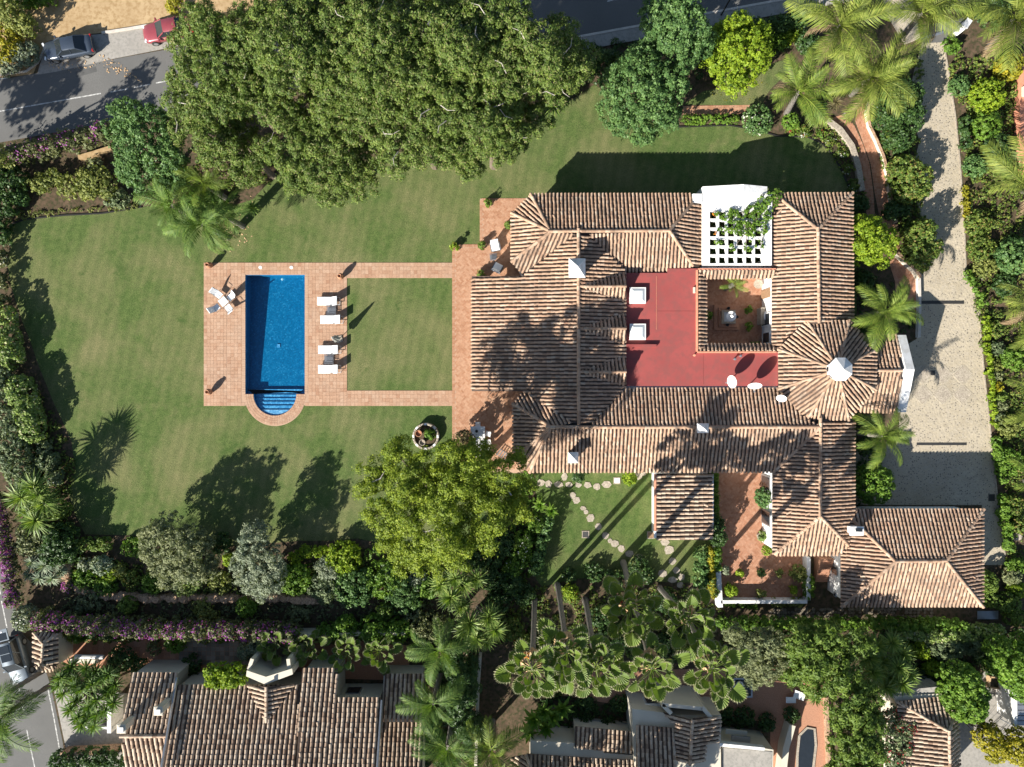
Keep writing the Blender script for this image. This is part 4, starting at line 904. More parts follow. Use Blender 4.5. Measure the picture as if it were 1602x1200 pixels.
pts = [(1588, 1084), (1650, 1086), (1650, 1134), (1591, 1136)]; walls(sd, pts, 2.4, 'white', zref=2.5)
for k_ in range(6):
    y0 = 1087+k_*8.3; a, b = W(1591, y0, 2.6), W(1650, y0+6.8, 2.6); MB().box(((a.x+b.x)/2, (a.y+b.y)/2, 2.55), (b.x-a.x, a.y-b.y, .08)).build('slat', M['alu'], sd)
pbox(sd, 'fascia', 1589, 1110, 5, 54, 2.3, 2.7, 'white')
t = thing('handrail', 'thin white rail running from the crate to the slatted shed', 'rail', W(1580, 1075)); MB().tube([W(1566, 1077, .9), W(1588, 1089, .9)], .035, 6).build('rail', M['metal'], t)
for p in ((1567, 1078), (1577, 1083), (1587, 1088.5)): MB().tube([W(*p, 0), W(*p, .9)], .03, 6).build('post', M['metal'], t)
t = thing('handrail', 'thin white rail below the slatted shed near the autumn trees', 'rail', W(1575, 1130)); MB().tube([W(1564, 1124, .9), W(1588, 1137, .9)], .035, 6).build('rail', M['metal'], t)
for p in ((1565, 1125), (1587, 1136)): MB().tube([W(*p, 0), W(*p, .9)], .03, 6).build('post', M['metal'], t)
t = thing('timber_planter', 'pale timber crate frame with a smaller one attached in the gravel yard', 'planter', W(1553, 1065)); c = W(1553, 1065)
def crate(cx, cy, s, rz, h):
    for k_ in range(4):
        a = rz+k_*PI/2; MB().box((cx+s/2*math.cos(a), cy+s/2*math.sin(a), h/2), (.12, s+.1, h), a).build('board', M['straw'], t)
crate(c.x-.1, c.y, .95, -.12, .5); crate(c.x+.72, c.y-.28, .6, -.5, .45); MB().box((c.x-.1, c.y, .2), (.85, .85, .3), -.12).build('soil', M['soil'], t)

# gatehouse with its little hip roof by the side road
gh = thing('gatehouse', 'tiny tiled gate roof between silver car and bougainvillea hedge', 'gate roof', W(72, 1018))
roof(gh, [(54, 990, 2.6), (90, 992, 2.6), (68, 1006, 3.3)], .34, .36, TP); roof(gh, [(54, 991, 2.6), (67, 1006, 3.3), (66, 1038, 3.3), (54, 1039, 2.6)], .42, .36, TP); roof(gh, [(90, 992, 2.6), (90, 1040, 2.6), (67, 1038, 3.3), (68, 1006, 3.3)], .42, .36, TP); roof(gh, [(54, 1040, 2.6), (66, 1038, 3.3), (90, 1041, 2.6), (82, 1050, 2.5), (62, 1050, 2.5)], .34, .36, TP)
for p, q in (((54, 990, 2.6), (68, 1006, 3.3)), ((90, 992, 2.6), (68, 1006, 3.3)), ((68, 1006, 3.3), (66, 1038, 3.3)), ((66, 1038, 3.3), (80, 1046, 2.7))): ridge(gh, p, q, .13, TP)
walls(gh, [(57, 993), (64, 993), (64, 1042), (57, 1042)], 2.4, 'cream', zref=2.5); walls(gh, [(80, 993), (87, 993), (87, 1042), (80, 1042)], 2.4, 'cream', zref=2.5)
MB().box(W(70, 982, 1.9)+Vector((0, 0, -.9)), (.75, .7, 2.1), .4).build('gate_pier', M['cream'], gh)

# ------------------------------------------------------------------ vehicles
def paint(name, c, rough=.25, metal=.3):
    m, n, l, b = newmat(name); t = noise(n, l, 6, 3, .5, 0, pos(n)); r = ramp(n, [(.3, tuple(x*.92 for x in c)), (.7, tuple(x*1.05 for x in c))]); l.new(t.outputs[0], r.inputs[0]); l.new(r.outputs[0], b.inputs["Base Color"])
    b.inputs["Roughness"].default_value = rough; b.inputs["Metallic"].default_value = metal; b.inputs["Coat Weight"].default_value = .6; b.inputs["Coat Roughness"].default_value = .08; return m
M['carblue'] = paint('grey_blue_car_paint', (.05, .065, .09)); M['carred'] = paint('faded_red_car_paint', (.24, .045, .055), .4, .1); M['carsilver'] = paint('silver_car_paint', (.10, .125, .15), .45, .3)
M['taillight'] = mplain('red_lens', (.35, .02, .02), .2); M['headlight'] = mplain('clear_lens', (.65, .68, .7), .1, 0, .6)
def loft(rings, closed_ends=True):
    n = len(rings[0]); v = [p for r in rings for p in r]; f = []
    for i in range(len(rings)-1):
        for k in range(n): j = (k+1) % n; f.append((i*n+k, i*n+j, (i+1)*n+j, (i+1)*n+k))
    if closed_ends: f += [tuple(range(n))[::-1], tuple(range((len(rings)-1)*n, len(rings)*n))]
    return v, f
def car(name, label, px, heading, mat, suv=False, L=4.6, open_tail=False):
    """nose along +x in its own frame"""
    c = W(*px); t = thing(name, label, 'car', (c.x, c.y, 0), None, heading); h = L/2; w = .9
    belt = .98 if suv else .90; top = 1.68 if suv else 1.42; k = L/4.6
    st = [(-2.30, .70, .40, .78), (-2.22, .80, .30, .92), (-1.9, .87, .25, belt), (-1.2, .90, .25, belt), (0, .91, .25, belt), (.75, .90, .25, belt-.01), (1.2, .885, .25, belt-.05), (1.75, .85, .25, belt-.12), (2.12, .76, .28, belt-.2), (2.28, .60, .38, belt-.32)]
    rings = []
    for (x, hw, z0, z1) in st:
        zm = (z0+z1)/2; rings.append([(x*k, -hw*.93, z0), (x*k, -hw, zm), (x*k, -hw*.97, z1-.09), (x*k, -hw*.80, z1), (x*k, 0, z1+.035), (x*k, hw*.80, z1), (x*k, hw*.97, z1-.09), (x*k, hw, zm), (x*k, hw*.93, z0)])
    v, f = loft(rings); b = MB().add(v, f).build('body', mat, t, local=True, smooth=True)
    # cabin: base and roof outline
    xb0, xb1 = (-2.12 if suv else -1.72), 1.0; xr0, xr1 = (-1.95 if suv else -1.0), .18
    B = [(xb0*k, -.74, belt), (xb1*k, -.76, belt-.02), (xb1*k, .76, belt-.02), (xb0*k, .74, belt)]; R = [(xr0*k, -.58, top), (xr1*k, -.60, top), (xr1*k, .60, top), (xr0*k, .58, top)]
    def panel(nm, q, m, par=t, off=.0):
        return MB().add(q, [(0, 1, 2, 3)]).build(nm, m, par, local=True)
    panel('windscreen', [B[1], B[2], R[2], R[1]], M['glass']); panel('rear_window', [B[3], B[0], R[0], R[3]], M['glass'])
    panel('side_window', [B[0], B[1], R[1], R[0]], M['glass']); panel('side_window', [B[2], B[3], R[3], R[2]], M['glass'])
    rr = []
    for x in np.linspace(xr0, xr1, 5):
        e = .04*math.sin(PI*(x-xr0)/(xr1-xr0)); rr.append([(x*k, -.61, top-.03), (x*k, -.52, top+.02+e), (x*k, 0, top+.05+e), (x*k, .52, top+.02+e), (x*k, .61, top-.03)])
    v, f = loft(rr, False); f = [q for q in f if not (abs(q[0] % 5-q[1] % 5) == 4)]; ro = MB().add(v, f).build('roof', mat, t, local=True, smooth=True)
    mb = MB()
    for i in range(4): mb.tube([B[i], R[i]], .05, 6)
    for s in (0, 3): mb.tube([Vector(B[s]).lerp(Vector(B[s+1 if s == 0 else 2]), .5), Vector(R[s]).lerp(Vector(R[1 if s == 0 else 2]), .45)], .045, 5)
    mb.tube([B[0], B[1]], .03, 5); mb.tube([B[3], B[2]], .03, 5); mb.build('pillars', mat, t, local=True)
    if suv: MB().box(((-.95)*k, 0, top+.085), (1.5*k, .88, .012)).build('sunroof', M['glass'], t, local=True); MB().box((-.95*k, 0, top+.098), (.05, .9, .012)).build('sunroof_bar', mat, t, local=True)
    for s in (-1, 1):
        for x in (-1.40, 1.42):
            wb = MB(); wb.lathe((0, 0, 0), [(.20, -.1), (.32, -.11), (.34, -.06), (.34, .06), (.32, .11), (.20, .1)], 18); wo = wb.build('wheel', M['rubber'], t, local=True, smooth=False); wo.location = (x*k, s*.82, .34); wo.rotation_euler = (PI/2, 0, 0)
            MB().lathe((0, 0, 0), [(.05, -.115), (.21, -.112), (.21, .112), (.05, .115)], 10).build('rim', M['alu'], wo, local=True)
        MB().box((.82*k, s*.98, belt+.06), (.12, .22, .14)).build('mirror', mat, t, local=True)
        MB().box((2.12*k, s*.62, belt-.24), (.16, .3, .12), -s*.35).build('headlight', M['headlight'], t, local=True)
        MB().box((-2.24*k, s*.66, .82), (.1, .28, .16), s*.2).build('taillight', M['taillight'], t, local=True)
        MB().box((.1*k, s*.915, belt-.16), (.2, .03, .03)).build('door_handle', M['alu'], t, local=True)
    if open_tail:
        tl = MB(); tl.box((-2.75*k, 0, top+.1), (1.05, 1.5, .08), 0, Vector((0, 1, 0)).rotation_difference(Vector((0, 1, 0)))); to = tl.build('tailgate', mat, t, local=True)
        MB().box((-2.62*k, 0, top+.15), (.62, 1.2, .02)).build('tailgate_window', M['glass'], to, local=True); MB().box((-3.08*k, .0, top+.16), (.12, .62, .02)).build('number_plate', M['cushion'], to, local=True)
        MB().box((-2.0*k, 0, belt+.02), (.5, 1.3, .03)).build('boot_floor', M['rubber'], t, local=True)
    return t
car('parked_car', 'dark grey blue saloon parked on the concrete bay by the road', (113, 80), PI+.17, M['carblue'])
car('parked_car', 'faded red car with its tail hidden beneath the big pines', (268, 52), PI+.19, M['carred'])
car('parked_car', 'silver estate car with raised tailgate on the side road', (33, 1027), -1.31, M['carsilver'], True, 4.3, True)

# ------------------------------------------------------------------ street lamp by the side road, lamp on the top road
def lamp(px, head_dx, label, h=5.5):
    c = W(*px); t = thing('street_lamp', label, 'street lamp', (c.x, c.y, 0)); MB().tube([(c.x, c.y, 0), (c.x, c.y, .4), (c.x, c.y, h)], [.1, .07, .05], 8).build('pole', M['iron'], t)
    MB().tube([(c.x, c.y, h), (c.x+head_dx[0]*.6, c.y+head_dx[1]*.6, h+.25), (c.x+head_dx[0], c.y+head_dx[1], h+.2)], .04, 6).build('arm', M['iron'], t)
    MB().lathe((c.x+head_dx[0], c.y+head_dx[1], h), [(.05, .22), (.26, .12), (.30, 0), (.22, -.06)][::-1], 14).build('lamp_shade', M['iron'], t); MB().lathe((c.x+head_dx[0], c.y+head_dx[1], h-.16), [(.1, 0), (.17, .05), (.2, .1)], 12).build('globe', M['paleglass'], t)
lamp((63, 1051), (-.9, -.35), 'dark street lamp leaning over the side road by the silver car', 4.6)
lamp((1128, 24), (0, .5), 'street lamp with pale globe between the trees on the top road', 4.8)

# ------------------------------------------------------------------ pool furniture
def make_lounger(label):
    t = thing('sun_lounger', label, 'sun lounger', (0, 0, 0), 'sun loungers beside the pool')
    mb = MB()                                     # frame: rails, feet end at -x, raised back at +x
    for s in (-1, 1): mb.tube([(-1.0, s*.32, .28), (1.0, s*.32, .28)], .022, 6)
    mb.tube([(-1.0, -.32, .28), (-1.0, .32, .28)], .022, 6); mb.tube([(1.0, -.32, .28), (1.0, .32, .28)], .022, 6); mb.build('frame', M['metal'], t, local=True)
    for (x, s) in ((-.85, -1), (-.85, 1), (.85, -1), (.85, 1)): MB().tube([(x, s*.32, .28), (x+.06*(1 if x > 0 else -1), s*.34, .0)], .022, 6).build('leg', M['metal'], t, local=True)
    mb = MB(); mb.slab((-.36, 0, .29), (1.36, .76, .10), 0, .03); mb.build('seat_cushion', M['cushion'], t, local=True)
    bo = MB(); bo.slab((.33, 0, 0), (.80, .78, .10), 0, .03); b = bo.build('back_cushion', M['cushion'], t, local=True); b.location = (.32, 0, .30); b.rotation_euler = (0, -math.radians(42), 0)
    MB().tube([(.50, -.3, .28), (.8, -.3, .68)], .016, 5).tube([(.50, .3, .28), (.8, .3, .68)], .016, 5).build('back_strut', M['metal'], t, local=True)
    MB().tube([(.1, -.36, .42), (.2, -.38, .46), (.34, -.36, .44)], .02, 5).build('armrest', M['iron'], t, local=True)
    return t
lg = make_lounger('white sun lounger at the upper end of the row beside the pool')
for i, (x, y, lab) in enumerate([(514.5, 471, None), (519.5, 500, 'white sun lounger just above the folded parasol, standing furthest from the water'), (516, 547, 'white sun lounger directly below the folded parasol'), (516, 577.5, 'white sun lounger at the step end of the row beside the pool')]):
    c = W(x, y, .35); c.z = .045
    if i == 0: lg.location = c
    else: dup(lg, c, 0, None, lab)
def make_sidetable(label):
    t = thing('side_table', label, 'side table', (0, 0, 0), 'low mesh tables between the loungers'); mb = MB()
    for k in range(9): mb.box((-.4+k*.1, 0, .36), (.035, .78, .02))
    for k in range(2): mb.box((0, -.4+k*.8, .36), (.9, .04, .03))
    mb.box((0, 0, .35), (.9, .04, .02)); mb.build('top', M['mesh'], t, local=True)
    for (x, y) in ((-.4, -.36), (.4, -.36), (-.4, .36), (.4, .36)): MB().tube([(x, y, 0), (x, y, .35)], .02, 6).build('leg', M['mesh'], t, local=True)
    MB().box((-.05, 0, .15), (.7, .6, .02)).build('shelf', M['mesh'], t, local=True); return t
st1 = make_sidetable('dark mesh side table between the upper two loungers'); st1.location = W(520, 485.5)+Vector((0, 0, .045))
dup(st1, W(516, 562)+Vector((0, 0, .045)), 0, None, 'dark mesh side table between the lower two loungers')
# folded parasol
c = W(531, 531); pa = thing('parasol', 'folded white parasol standing between the loungers', 'parasol', (c.x, c.y, .04))
MB().tube([(c.x, c.y, .04), (c.x, c.y, 2.75)], .03, 8).build('pole', M['metal'], pa); MB().slab((c.x, c.y, .04), (.62, .62, .09), .3).build('base', M['stone'], pa)
mb = MB(); n = 16; rings = []
for (z, r) in ((.95, .30), (1.05, .38), (1.5, .27), (2.1, .17), (2.55, .10), (2.72, .03)):
    rings.append([(c.x+(r*(1.0 if k % 2 else .62))*math.cos(2*PI*k/n), c.y+(r*(1.0 if k % 2 else .62))*math.sin(2*PI*k/n), z) for k in range(n)])
v, f = loft(rings); mb.add(v, f); mb.build('canopy', M['canvas'], pa)
for k in range(8):
    a = 2*PI*k/8+.2; MB().tube([(c.x+.30*math.cos(a), c.y+.30*math.sin(a), .98), (c.x+.08*math.cos(a), c.y+.08*math.sin(a), 2.5)], .013, 4).build('rib', M['wood'], pa)
# terracotta urns at the corners
def urn(px, label):
    c = W(*px); t = thing('urn', label, 'urn', (c.x, c.y, .04), 'terracotta urns round the pool deck')
    MB().lathe((c.x, c.y, .04), [(.12, 0), (.15, .06), (.27, .38), (.29, .58), (.22, .82), (.13, .93), (.17, 1.0), (.15, 1.0), (.10, .93), (.10, .7)], 16).build('body', M['terracotta'], t, smooth=True)
    for s in (-1, 1): MB().tube([(c.x+s*.12, c.y, .96), (c.x+s*.26, c.y, .92), (c.x+s*.25, c.y, .74)], .025, 6).build('handle', M['terracotta'], t)
    return t
urn((331, 613), 'terracotta urn on the deck corner nearest the lawn hedge'); urn((331, 416.5), 'terracotta urn on the deck corner under the palm fronds'); urn((535, 434), 'terracotta urn beside the uppermost lounger')
# chairs round the small table west of the pool
def make_chair(label, fabric='cushion', name='garden_chair'):
    t = thing(name, label, 'chair', (0, 0, 0), 'folding chairs beside the pool'); mb = MB(); mb.slab((0, 0, .40), (.58, .54, .06), 0, .02); mb.build('seat', M[fabric], t, local=True)
    bo = MB(); bo.slab((0, 0, 0), (.74, .54, .06), 0, .02); b = bo.build('backrest', M[fabric], t, local=True); b.location = (-.46, 0, .72); b.rotation_euler = (0, math.radians(62), 0)
    for s in (-1, 1):
        MB().tube([(.28, s*.3, 0), (.24, s*.3, .42), (.2, s*.31, .62), (-.3, s*.31, .64)], .018, 6).build('armrest', M['alu'], t, local=True)
        MB().tube([(-.36, s*.29, 0), (-.2, s*.29, .4), (-.62, s*.28, 1.05)], .018, 6).build('leg', M['alu'], t, local=True)
    return t
gc = make_chair('white folding chair uppermost at the small table west of the pool'); gc.location = W(345.5, 462)+Vector((0, 0, .045)); gc.rotation_euler[2] = math.radians(-38)
for (x, y, a, lab) in [(364, 466, -142, 'white folding chair nearest the water at the small poolside table'), (361, 482.5, 128, 'white folding chair lowest of the poolside group'), (342, 482, 36, 'folding chair with its shaded blue grey back turned to the lawn')]:
    o = dup(gc, W(x, y)+Vector((0, 0, .045)), math.radians(a), None, lab)
c = W(354, 473); t = thing('side_table', 'small glass topped table in the middle of the four poolside chairs', 'table', (c.x, c.y, .045))
MB().slab((c.x, c.y, .66), (.72, .72, .025), .7, .01).build('top', M['paleglass'], t)
for k in range(4): a = .7+PI/4+k*PI/2; MB().tube([(c.x+.45*math.cos(a), c.y+.45*math.sin(a), .045), (c.x+.42*math.cos(a), c.y+.42*math.sin(a), .66)], .02, 6).build('leg', M['alu'], t)
# terrace armchairs
def make_armchair(label):
    t = thing('armchair', label, 'armchair', (0, 0, 0), 'wicker armchairs on the terrace'); MB().box((0, 0, .22), (.78, .80, .36)).build('frame', M['mesh'], t, local=True); MB().slab((.02, 0, .40), (.72, .72, .14), 0, .04).build('seat_cushion', M['cushion'], t, local=True)
    bo = MB(); bo.slab((0, 0, 0), (.62, .7, .14), 0, .04); b = bo.build('back_cushion', M['cushion'], t, local=True); b.location = (-.42, 0, .72); b.rotation_euler = (0, math.radians(70), 0)
    for s in (-1, 1): MB().box((0, s*.42, .48), (.8, .07, .06)).build('armrest', M['mesh'], t, local=True)
    return t
ac = make_armchair('white cushioned armchair on the terrace, upper of the two by the wing'); ac.location = W(775, 387)+Vector((0, 0, .05)); ac.rotation_euler[2] = math.radians(-78)
dup(ac, W(778.5, 420)+Vector((0, 0, .05)), math.radians(62), None, 'white cushioned armchair partly shaded beside the edge of the porch roof')
o = dup(st1, W(772, 403)+Vector((0, 0, .05)), .1, .75, 'dark mesh table between the two terrace armchairs'); o["group"] = 'tables on the terrace'
# dining table and chairs
c = W(748, 690); t = thing('dining_table', 'long white dining table half under the yellow pine', 'table', (c.x, c.y, .05)); MB().slab((c.x, c.y, .70), (1.32, 2.75, .05), 0, .01).build('top', M['white'], t)
for (x, y) in ((-.5, -1.2), (.5, -1.2), (-.5, 1.2), (.5, 1.2)): MB().box((c.x+x, c.y+y, .37), (.08, .08, .65)).build('leg', M['white'], t)
MB().lathe((c.x-.1, c.y+.95, .75), [(.1, 0), (.14, .06), (.12, .12)], 10).build('bowl', M['iron'], t)
def make_dchair(label):
    t = thing('dining_chair', label, 'chair', (0, 0, 0), 'white chairs at the dining table'); MB().slab((0, 0, .44), (.46, .46, .04), 0, .015).build('seat', M['white'], t, local=True); MB().box((-.23, 0, .70), (.05, .46, .50), 0).build('backrest', M['white'], t, local=True)
    for (x, y) in ((-.2, -.2), (.2, -.2), (-.2, .2), (.2, .2)): MB().tube([(x, y, 0), (x, y, .44)], .018, 6).build('leg', M['alu'], t, local=True)
    return t
dc = make_dchair('white chair at the shaded side of the dining table, upper one'); dc.location = W(764, 678)+Vector((0, 0, .05)); dc.rotation_euler[2] = PI-.2
for (x, y, a, lab) in ((764, 691, PI+.15, 'white chair in the middle of the shaded side of the dining table'), (763, 703, PI, 'white chair at the lower corner of the dining table next to the pine'), (748, 664, -PI/2, 'white chair at the head of the dining table')): dup(dc, W(x, y)+Vector((0, 0, .05)), a, None, lab)
c = W(789, 711); t = thing('bench_frame', 'grey slatted deckchair lying by the corner of the villa terrace', 'deckchair', (c.x, c.y, .05))
for k in range(7): MB().box((c.x-.5+k*.2, c.y+.25-k*.12, .42), (.10, .62, .03), -.6).build('slat', M['alu'], t)
MB().tube([(c.x-.75, c.y+.1, .38), (c.x+.7, c.y-.8, .38)], .025, 6).tube([(c.x-.4, c.y+.55, .38), (c.x+1.0, c.y-.35, .38)], .025, 6).build('frame', M['alu'], t)
for (x, y) in ((-.7, .1), (-.35, .5), (.65, -.75), (.95, -.35)): MB().tube([(c.x+x, c.y+y, .03), (c.x+x, c.y+y, .38)], .02, 6).build('leg', M['alu'], t)
t.name = 'deckchair'
# round stone planter on the lawn
c = W(667, 682); t = thing('well_planter', 'round white stone ring planter with pots on the lawn', 'planter', (c.x, c.y, 0))
for k in range(24):
    a = 2*PI*k/24; MB().slab((c.x+1.1*math.cos(a), c.y+1.1*math.sin(a), 0), (.19, .28, .62+random.uniform(-.03, .03)), a, .03).build('stone', M['stone'] if k % 3 else M['white'], t)
MB().lathe((c.x, c.y, .0), [(.92, 0), (.92, .35), (.1, .38)], 24).build('soil', M['soil'], t)
def pot(px, r, h, label, mat='terracotta', z=0.0, group=None):
    c = W(*px); q = thing('flower_pot', label, 'pot', (c.x, c.y, z), group); MB().lathe((c.x, c.y, z), [(r*.7, 0), (r*.95, h*.8), (r*1.08, h*.82), (r*1.08, h), (r*.92, h), (r*.88, h*.75), (.02, h*.74)], 16).build('pot', M[mat], q); return q
pot((662.5, 691), .26, .62, 'round grey pot with dark hollow inside the stone ring planter', 'stone', .36); pot((657, 677), .28, .7, 'brown jar standing in the stone ring planter', 'terracotta', .36)

# ------------------------------------------------------------------ foliage
LEAVES = 0
def rnd_unit(n):
    v = RNG.normal(size=(n, 3)); return v/np.linalg.norm(v, axis=1, keepdims=True)
def leaves_at(pos_, nrm, size, aspect=.42, fold=.12, tri=False):
    """one small diamond shaped leaf at each point"""
    n = len(pos_); a = np.cross(nrm, RNG.normal(size=(n, 3))); a /= np.linalg.norm(a, axis=1, keepdims=True)+1e-9; b = np.cross(nrm, a)
    s = size*RNG.uniform(.6, 1.35, n)[:, None]
    if tri: return np.stack([pos_-a*s*.45+b*s*aspect, pos_+a*s*.6, pos_-a*s*.45-b*s*aspect], 1).astype(np.float32)
    v = np.stack([pos_-a*s*.5, pos_+b*s*aspect+nrm*s*fold, pos_+a*s*.55, pos_-b*s*aspect+nrm*s*fold], 1).astype(np.float32)
    return v
def foliage(blobs, clump=.45, leaf=.2, dens=1.0, zmin=-.25, fill=.35, aspect=.42, drop=.06, up=.25, rough=.18, flat=0.0, wild=.18, tri=False):
    """blobs: (x,y,z,rx,ry,rz) -> leaf quads; clumps on the blobs' skins, leaves on the clumps"""
    out = []
    for (x, y, z, rx, ry, rz) in blobs:
        R = np.array([rx, ry, rz]); cl = min(clump, .75*min(rx, ry)); Re = np.maximum(R-.6*cl, .25*R)
        p = 1.6; area = 4*PI*(((Re[0]*Re[1])**p+(Re[0]*Re[2])**p+(Re[1]*Re[2])**p)/3)**(1/p)*(1-zmin)/2
        n = max(4, int(area/(PI*cl*cl*.62))); d = rnd_unit(int(n*2.6)+20); d = d[d[:, 2] > zmin][:n]; n = len(d)
        sh = 1-rough*RNG.uniform(0, 1, n)**2+rough*.35*RNG.normal(size=n)*.5; C = np.array([x, y, z])+d*Re*sh[:, None]
        k = RNG.uniform(size=n) > drop; C, d = C[k], d[k]
        keep = np.ones(len(C), bool)                     # clumps buried in another blob are not needed
        for (x2, y2, z2, a2, b2, c2) in blobs:
            if (x2, y2, z2) != (x, y, z): keep &= (((C-np.array([x2, y2, z2]))/np.array([a2, b2, c2]))**2).sum(1) > .62
        C, d = C[keep], d[keep]
        if len(C) == 0: continue
        if fill:
            m = int(n*fill); e = rnd_unit(m); e[:, 2] = np.abs(e[:, 2])*.8-.2; C = np.concatenate([C, np.array([x, y, z])+e*Re*RNG.uniform(.3, .75, m)[:, None]]); d = np.concatenate([d, e])
        rc = cl*RNG.uniform(.65, 1.3, len(C)); m = max(5, int(dens*2*PI*cl*cl*.75/(leaf*leaf*aspect)))
        q = RNG.normal(size=(len(C), m, 3)); q /= np.linalg.norm(q, axis=2, keepdims=True)
        q = q+.75*d[:, None, :]+np.array([0, 0, up]); q /= np.linalg.norm(q, axis=2, keepdims=True)
        rad = rc[:, None]*(.45+.55*np.sqrt(RNG.uniform(size=(len(C), m)))); out_ = RNG.uniform(size=rad.shape) < wild; rad = np.where(out_, rad*RNG.uniform(1.1, 1.7, rad.shape), rad)
        P = C[:, None, :]+q*rad[..., None]*np.array([1, 1, 1-flat])
        N = q+.45*RNG.normal(size=q.shape)+np.array([0, 0, .2]); N /= np.linalg.norm(N, axis=2, keepdims=True)
        out.append(leaves_at(P.reshape(-1, 3), N.reshape(-1, 3), leaf, aspect, .12, tri))
    return np.concatenate(out)
def leafmesh(name, V, mat, parent=None):
    global LEAVES
    n = len(V); LEAVES += n
    q_ = V.shape[1]; V = V.reshape(-1, 3); V[:, 2] = np.maximum(V[:, 2], .03)
    return npmesh(name, V, np.arange(n*q_).reshape(-1, q_), mat, parent, smooth=True)
ST = dict(  # clump, leaf, density, aspect, rough, up
    pine=(.36, .165, .85, .28, .36, .45), ypine=(.52, .145, .95, .34, .16, .45), tree=(.33, .175, .85, .46, .32, .3), bush=(.24, .165, .95, .48, .22, .25), fine=(.28, .20, .8, .22, .5, .45),
    clip=(.17, .145, .9, .5, .06, .2), hedge=(.25, .185, .9, .5, .10, .2), small=(.17, .15, .85, .5, .25, .3), loose=(.26, .20, .6, .4, .45, .4), feather=(.42, .26, 1.0, .26, .4, .5))
def add_flowers(parent, blobs, n, mat, size=.14, name='flowers'):
    out = []
    for (x, y, z, rx, ry, rz) in blobs:
        d = rnd_unit(n*3); d = d[d[:, 2] > -.05][:n]; k = RNG.integers(0, max(2, n//9), len(d)); cc = d[:max(2, n//9)]
        d = d*.45+cc[k % len(cc)]*.75; d /= np.linalg.norm(d, axis=1, keepdims=True)
        P = np.array([x, y, z])+d*np.array([rx, ry, rz])*RNG.uniform(.93, 1.08, len(d))[:, None]; N = d+.6*RNG.normal(size=d.shape); N /= np.linalg.norm(N, axis=1, keepdims=True)
        out.append(leaves_at(P, N, size, .5))
    return tag(leafmesh(name, np.concatenate(out), LM[mat], parent), kind='stuff')
def blob(x, y, r, z, rz, ry=None, lean=True):
    k = sc(z); c = W(x, y, z); return (c.x, c.y, z, r*k, (ry or r)*k, rz)
def plant(name, label, cat, blobs, mat, style='bush', group=None, stems=3, flowers=None, trunk=None, mats2=None, zmin=-.3, fill=.35, drop=.06):
    """a shrub or tree: trunk and crown; blobs in photo pixels (x, y, rx, z, rz[, ry])"""
    B = [blob(*b) for b in blobs]; base = trunk or (np.mean([b[0] for b in B]), np.mean([b[1] for b in B])); t = thing(name, label, cat, (base[0], base[1], 0), group)
    s = ST[style]; V = foliage(B, s[0], s[1], s[2], zmin, fill, s[3], drop, s[5], s[4], 0.0, .04 if style in ('clip', 'hedge') else .2, style in ('pine', 'ypine', 'tree', 'feather', 'fine')); leafmesh('crown', V, LM[mat], t)
    mb = MB(); hz = max(b[2] for b in B); r0 = .05+.018*hz
    if hz > 3:
        mb.tube([(base[0], base[1], 0), (base[0]+.1, base[1], hz*.35), (np.mean([b[0] for b in B])*.4+base[0]*.6, np.mean([b[1] for b in B])*.4+base[1]*.6, hz*.7)], [r0*1.3, r0, r0*.7], 7)
        for b in B[:10]: mb.tube([(base[0]+.1, base[1], hz*.35), ((base[0]+b[0])/2, (base[1]+b[1])/2, (hz*.4+b[2])/2), (b[0], b[1], b[2])], [r0*.6, r0*.4, r0*.15], 5)
    else:
        for b in B[:8]:
            for q in range(stems):
                a = random.uniform(0, 6.28); mb.tube([(b[0]+.08*math.cos(a), b[1]+.08*math.sin(a), 0), (b[0]+b[3]*.5*math.cos(a), b[1]+b[4]*.5*math.sin(a), max(.1, b[2]))], [.03, .012], 4)
    st_ = mb.build('trunk' if hz > 3 else 'stems', M['bark'], t)
    if hz <= 3: tag(st_, kind='stuff')
    if flowers: add_flowers(t, B, flowers[1], flowers[0], flowers[2] if len(flowers) > 2 else .14)
    return t
def shrub(label, x, y, r, h, mat, style='bush', ry=None, cat='shrub', name='shrub', flowers=None, group=None):
    z = h*.45; return plant(name, label, cat, [(x, y, r, z, h*.55, ry or r)], mat, style, group, flowers=flowers, zmin=-.55)
def multi(label, pts, mat, style='bush', cat='shrub', name='shrub', flowers=None, group=None):
    """pts: (x, y, r, height)"""
    return plant(name, label, cat, [(x, y, r, h*.45, h*.55) for (x, y, r, h) in pts], mat, style, group, flowers=flowers, zmin=-.5)
def hedge(label, pts, w, h, mat, style='hedge', flowers=None, cat='hedge', name='hedge', step=.75, group=None):
    B = []
    for (a, b) in zip(pts[:-1], pts[1:]):
        L = math.dist(a, b); n = max(1, int(L/(w*step)))
        for k in range(n): t = k/n; B.append((a[0]+(b[0]-a[0])*t, a[1]+(b[1]-a[1])*t, w*.62, h*.5, h*.5))
    B.append((*pts[-1], w*.62, h*.5, h*.5))
    return plant(name, label, cat, B, mat, style, group, stems=2, flowers=flowers, zmin=-.6, fill=.25)

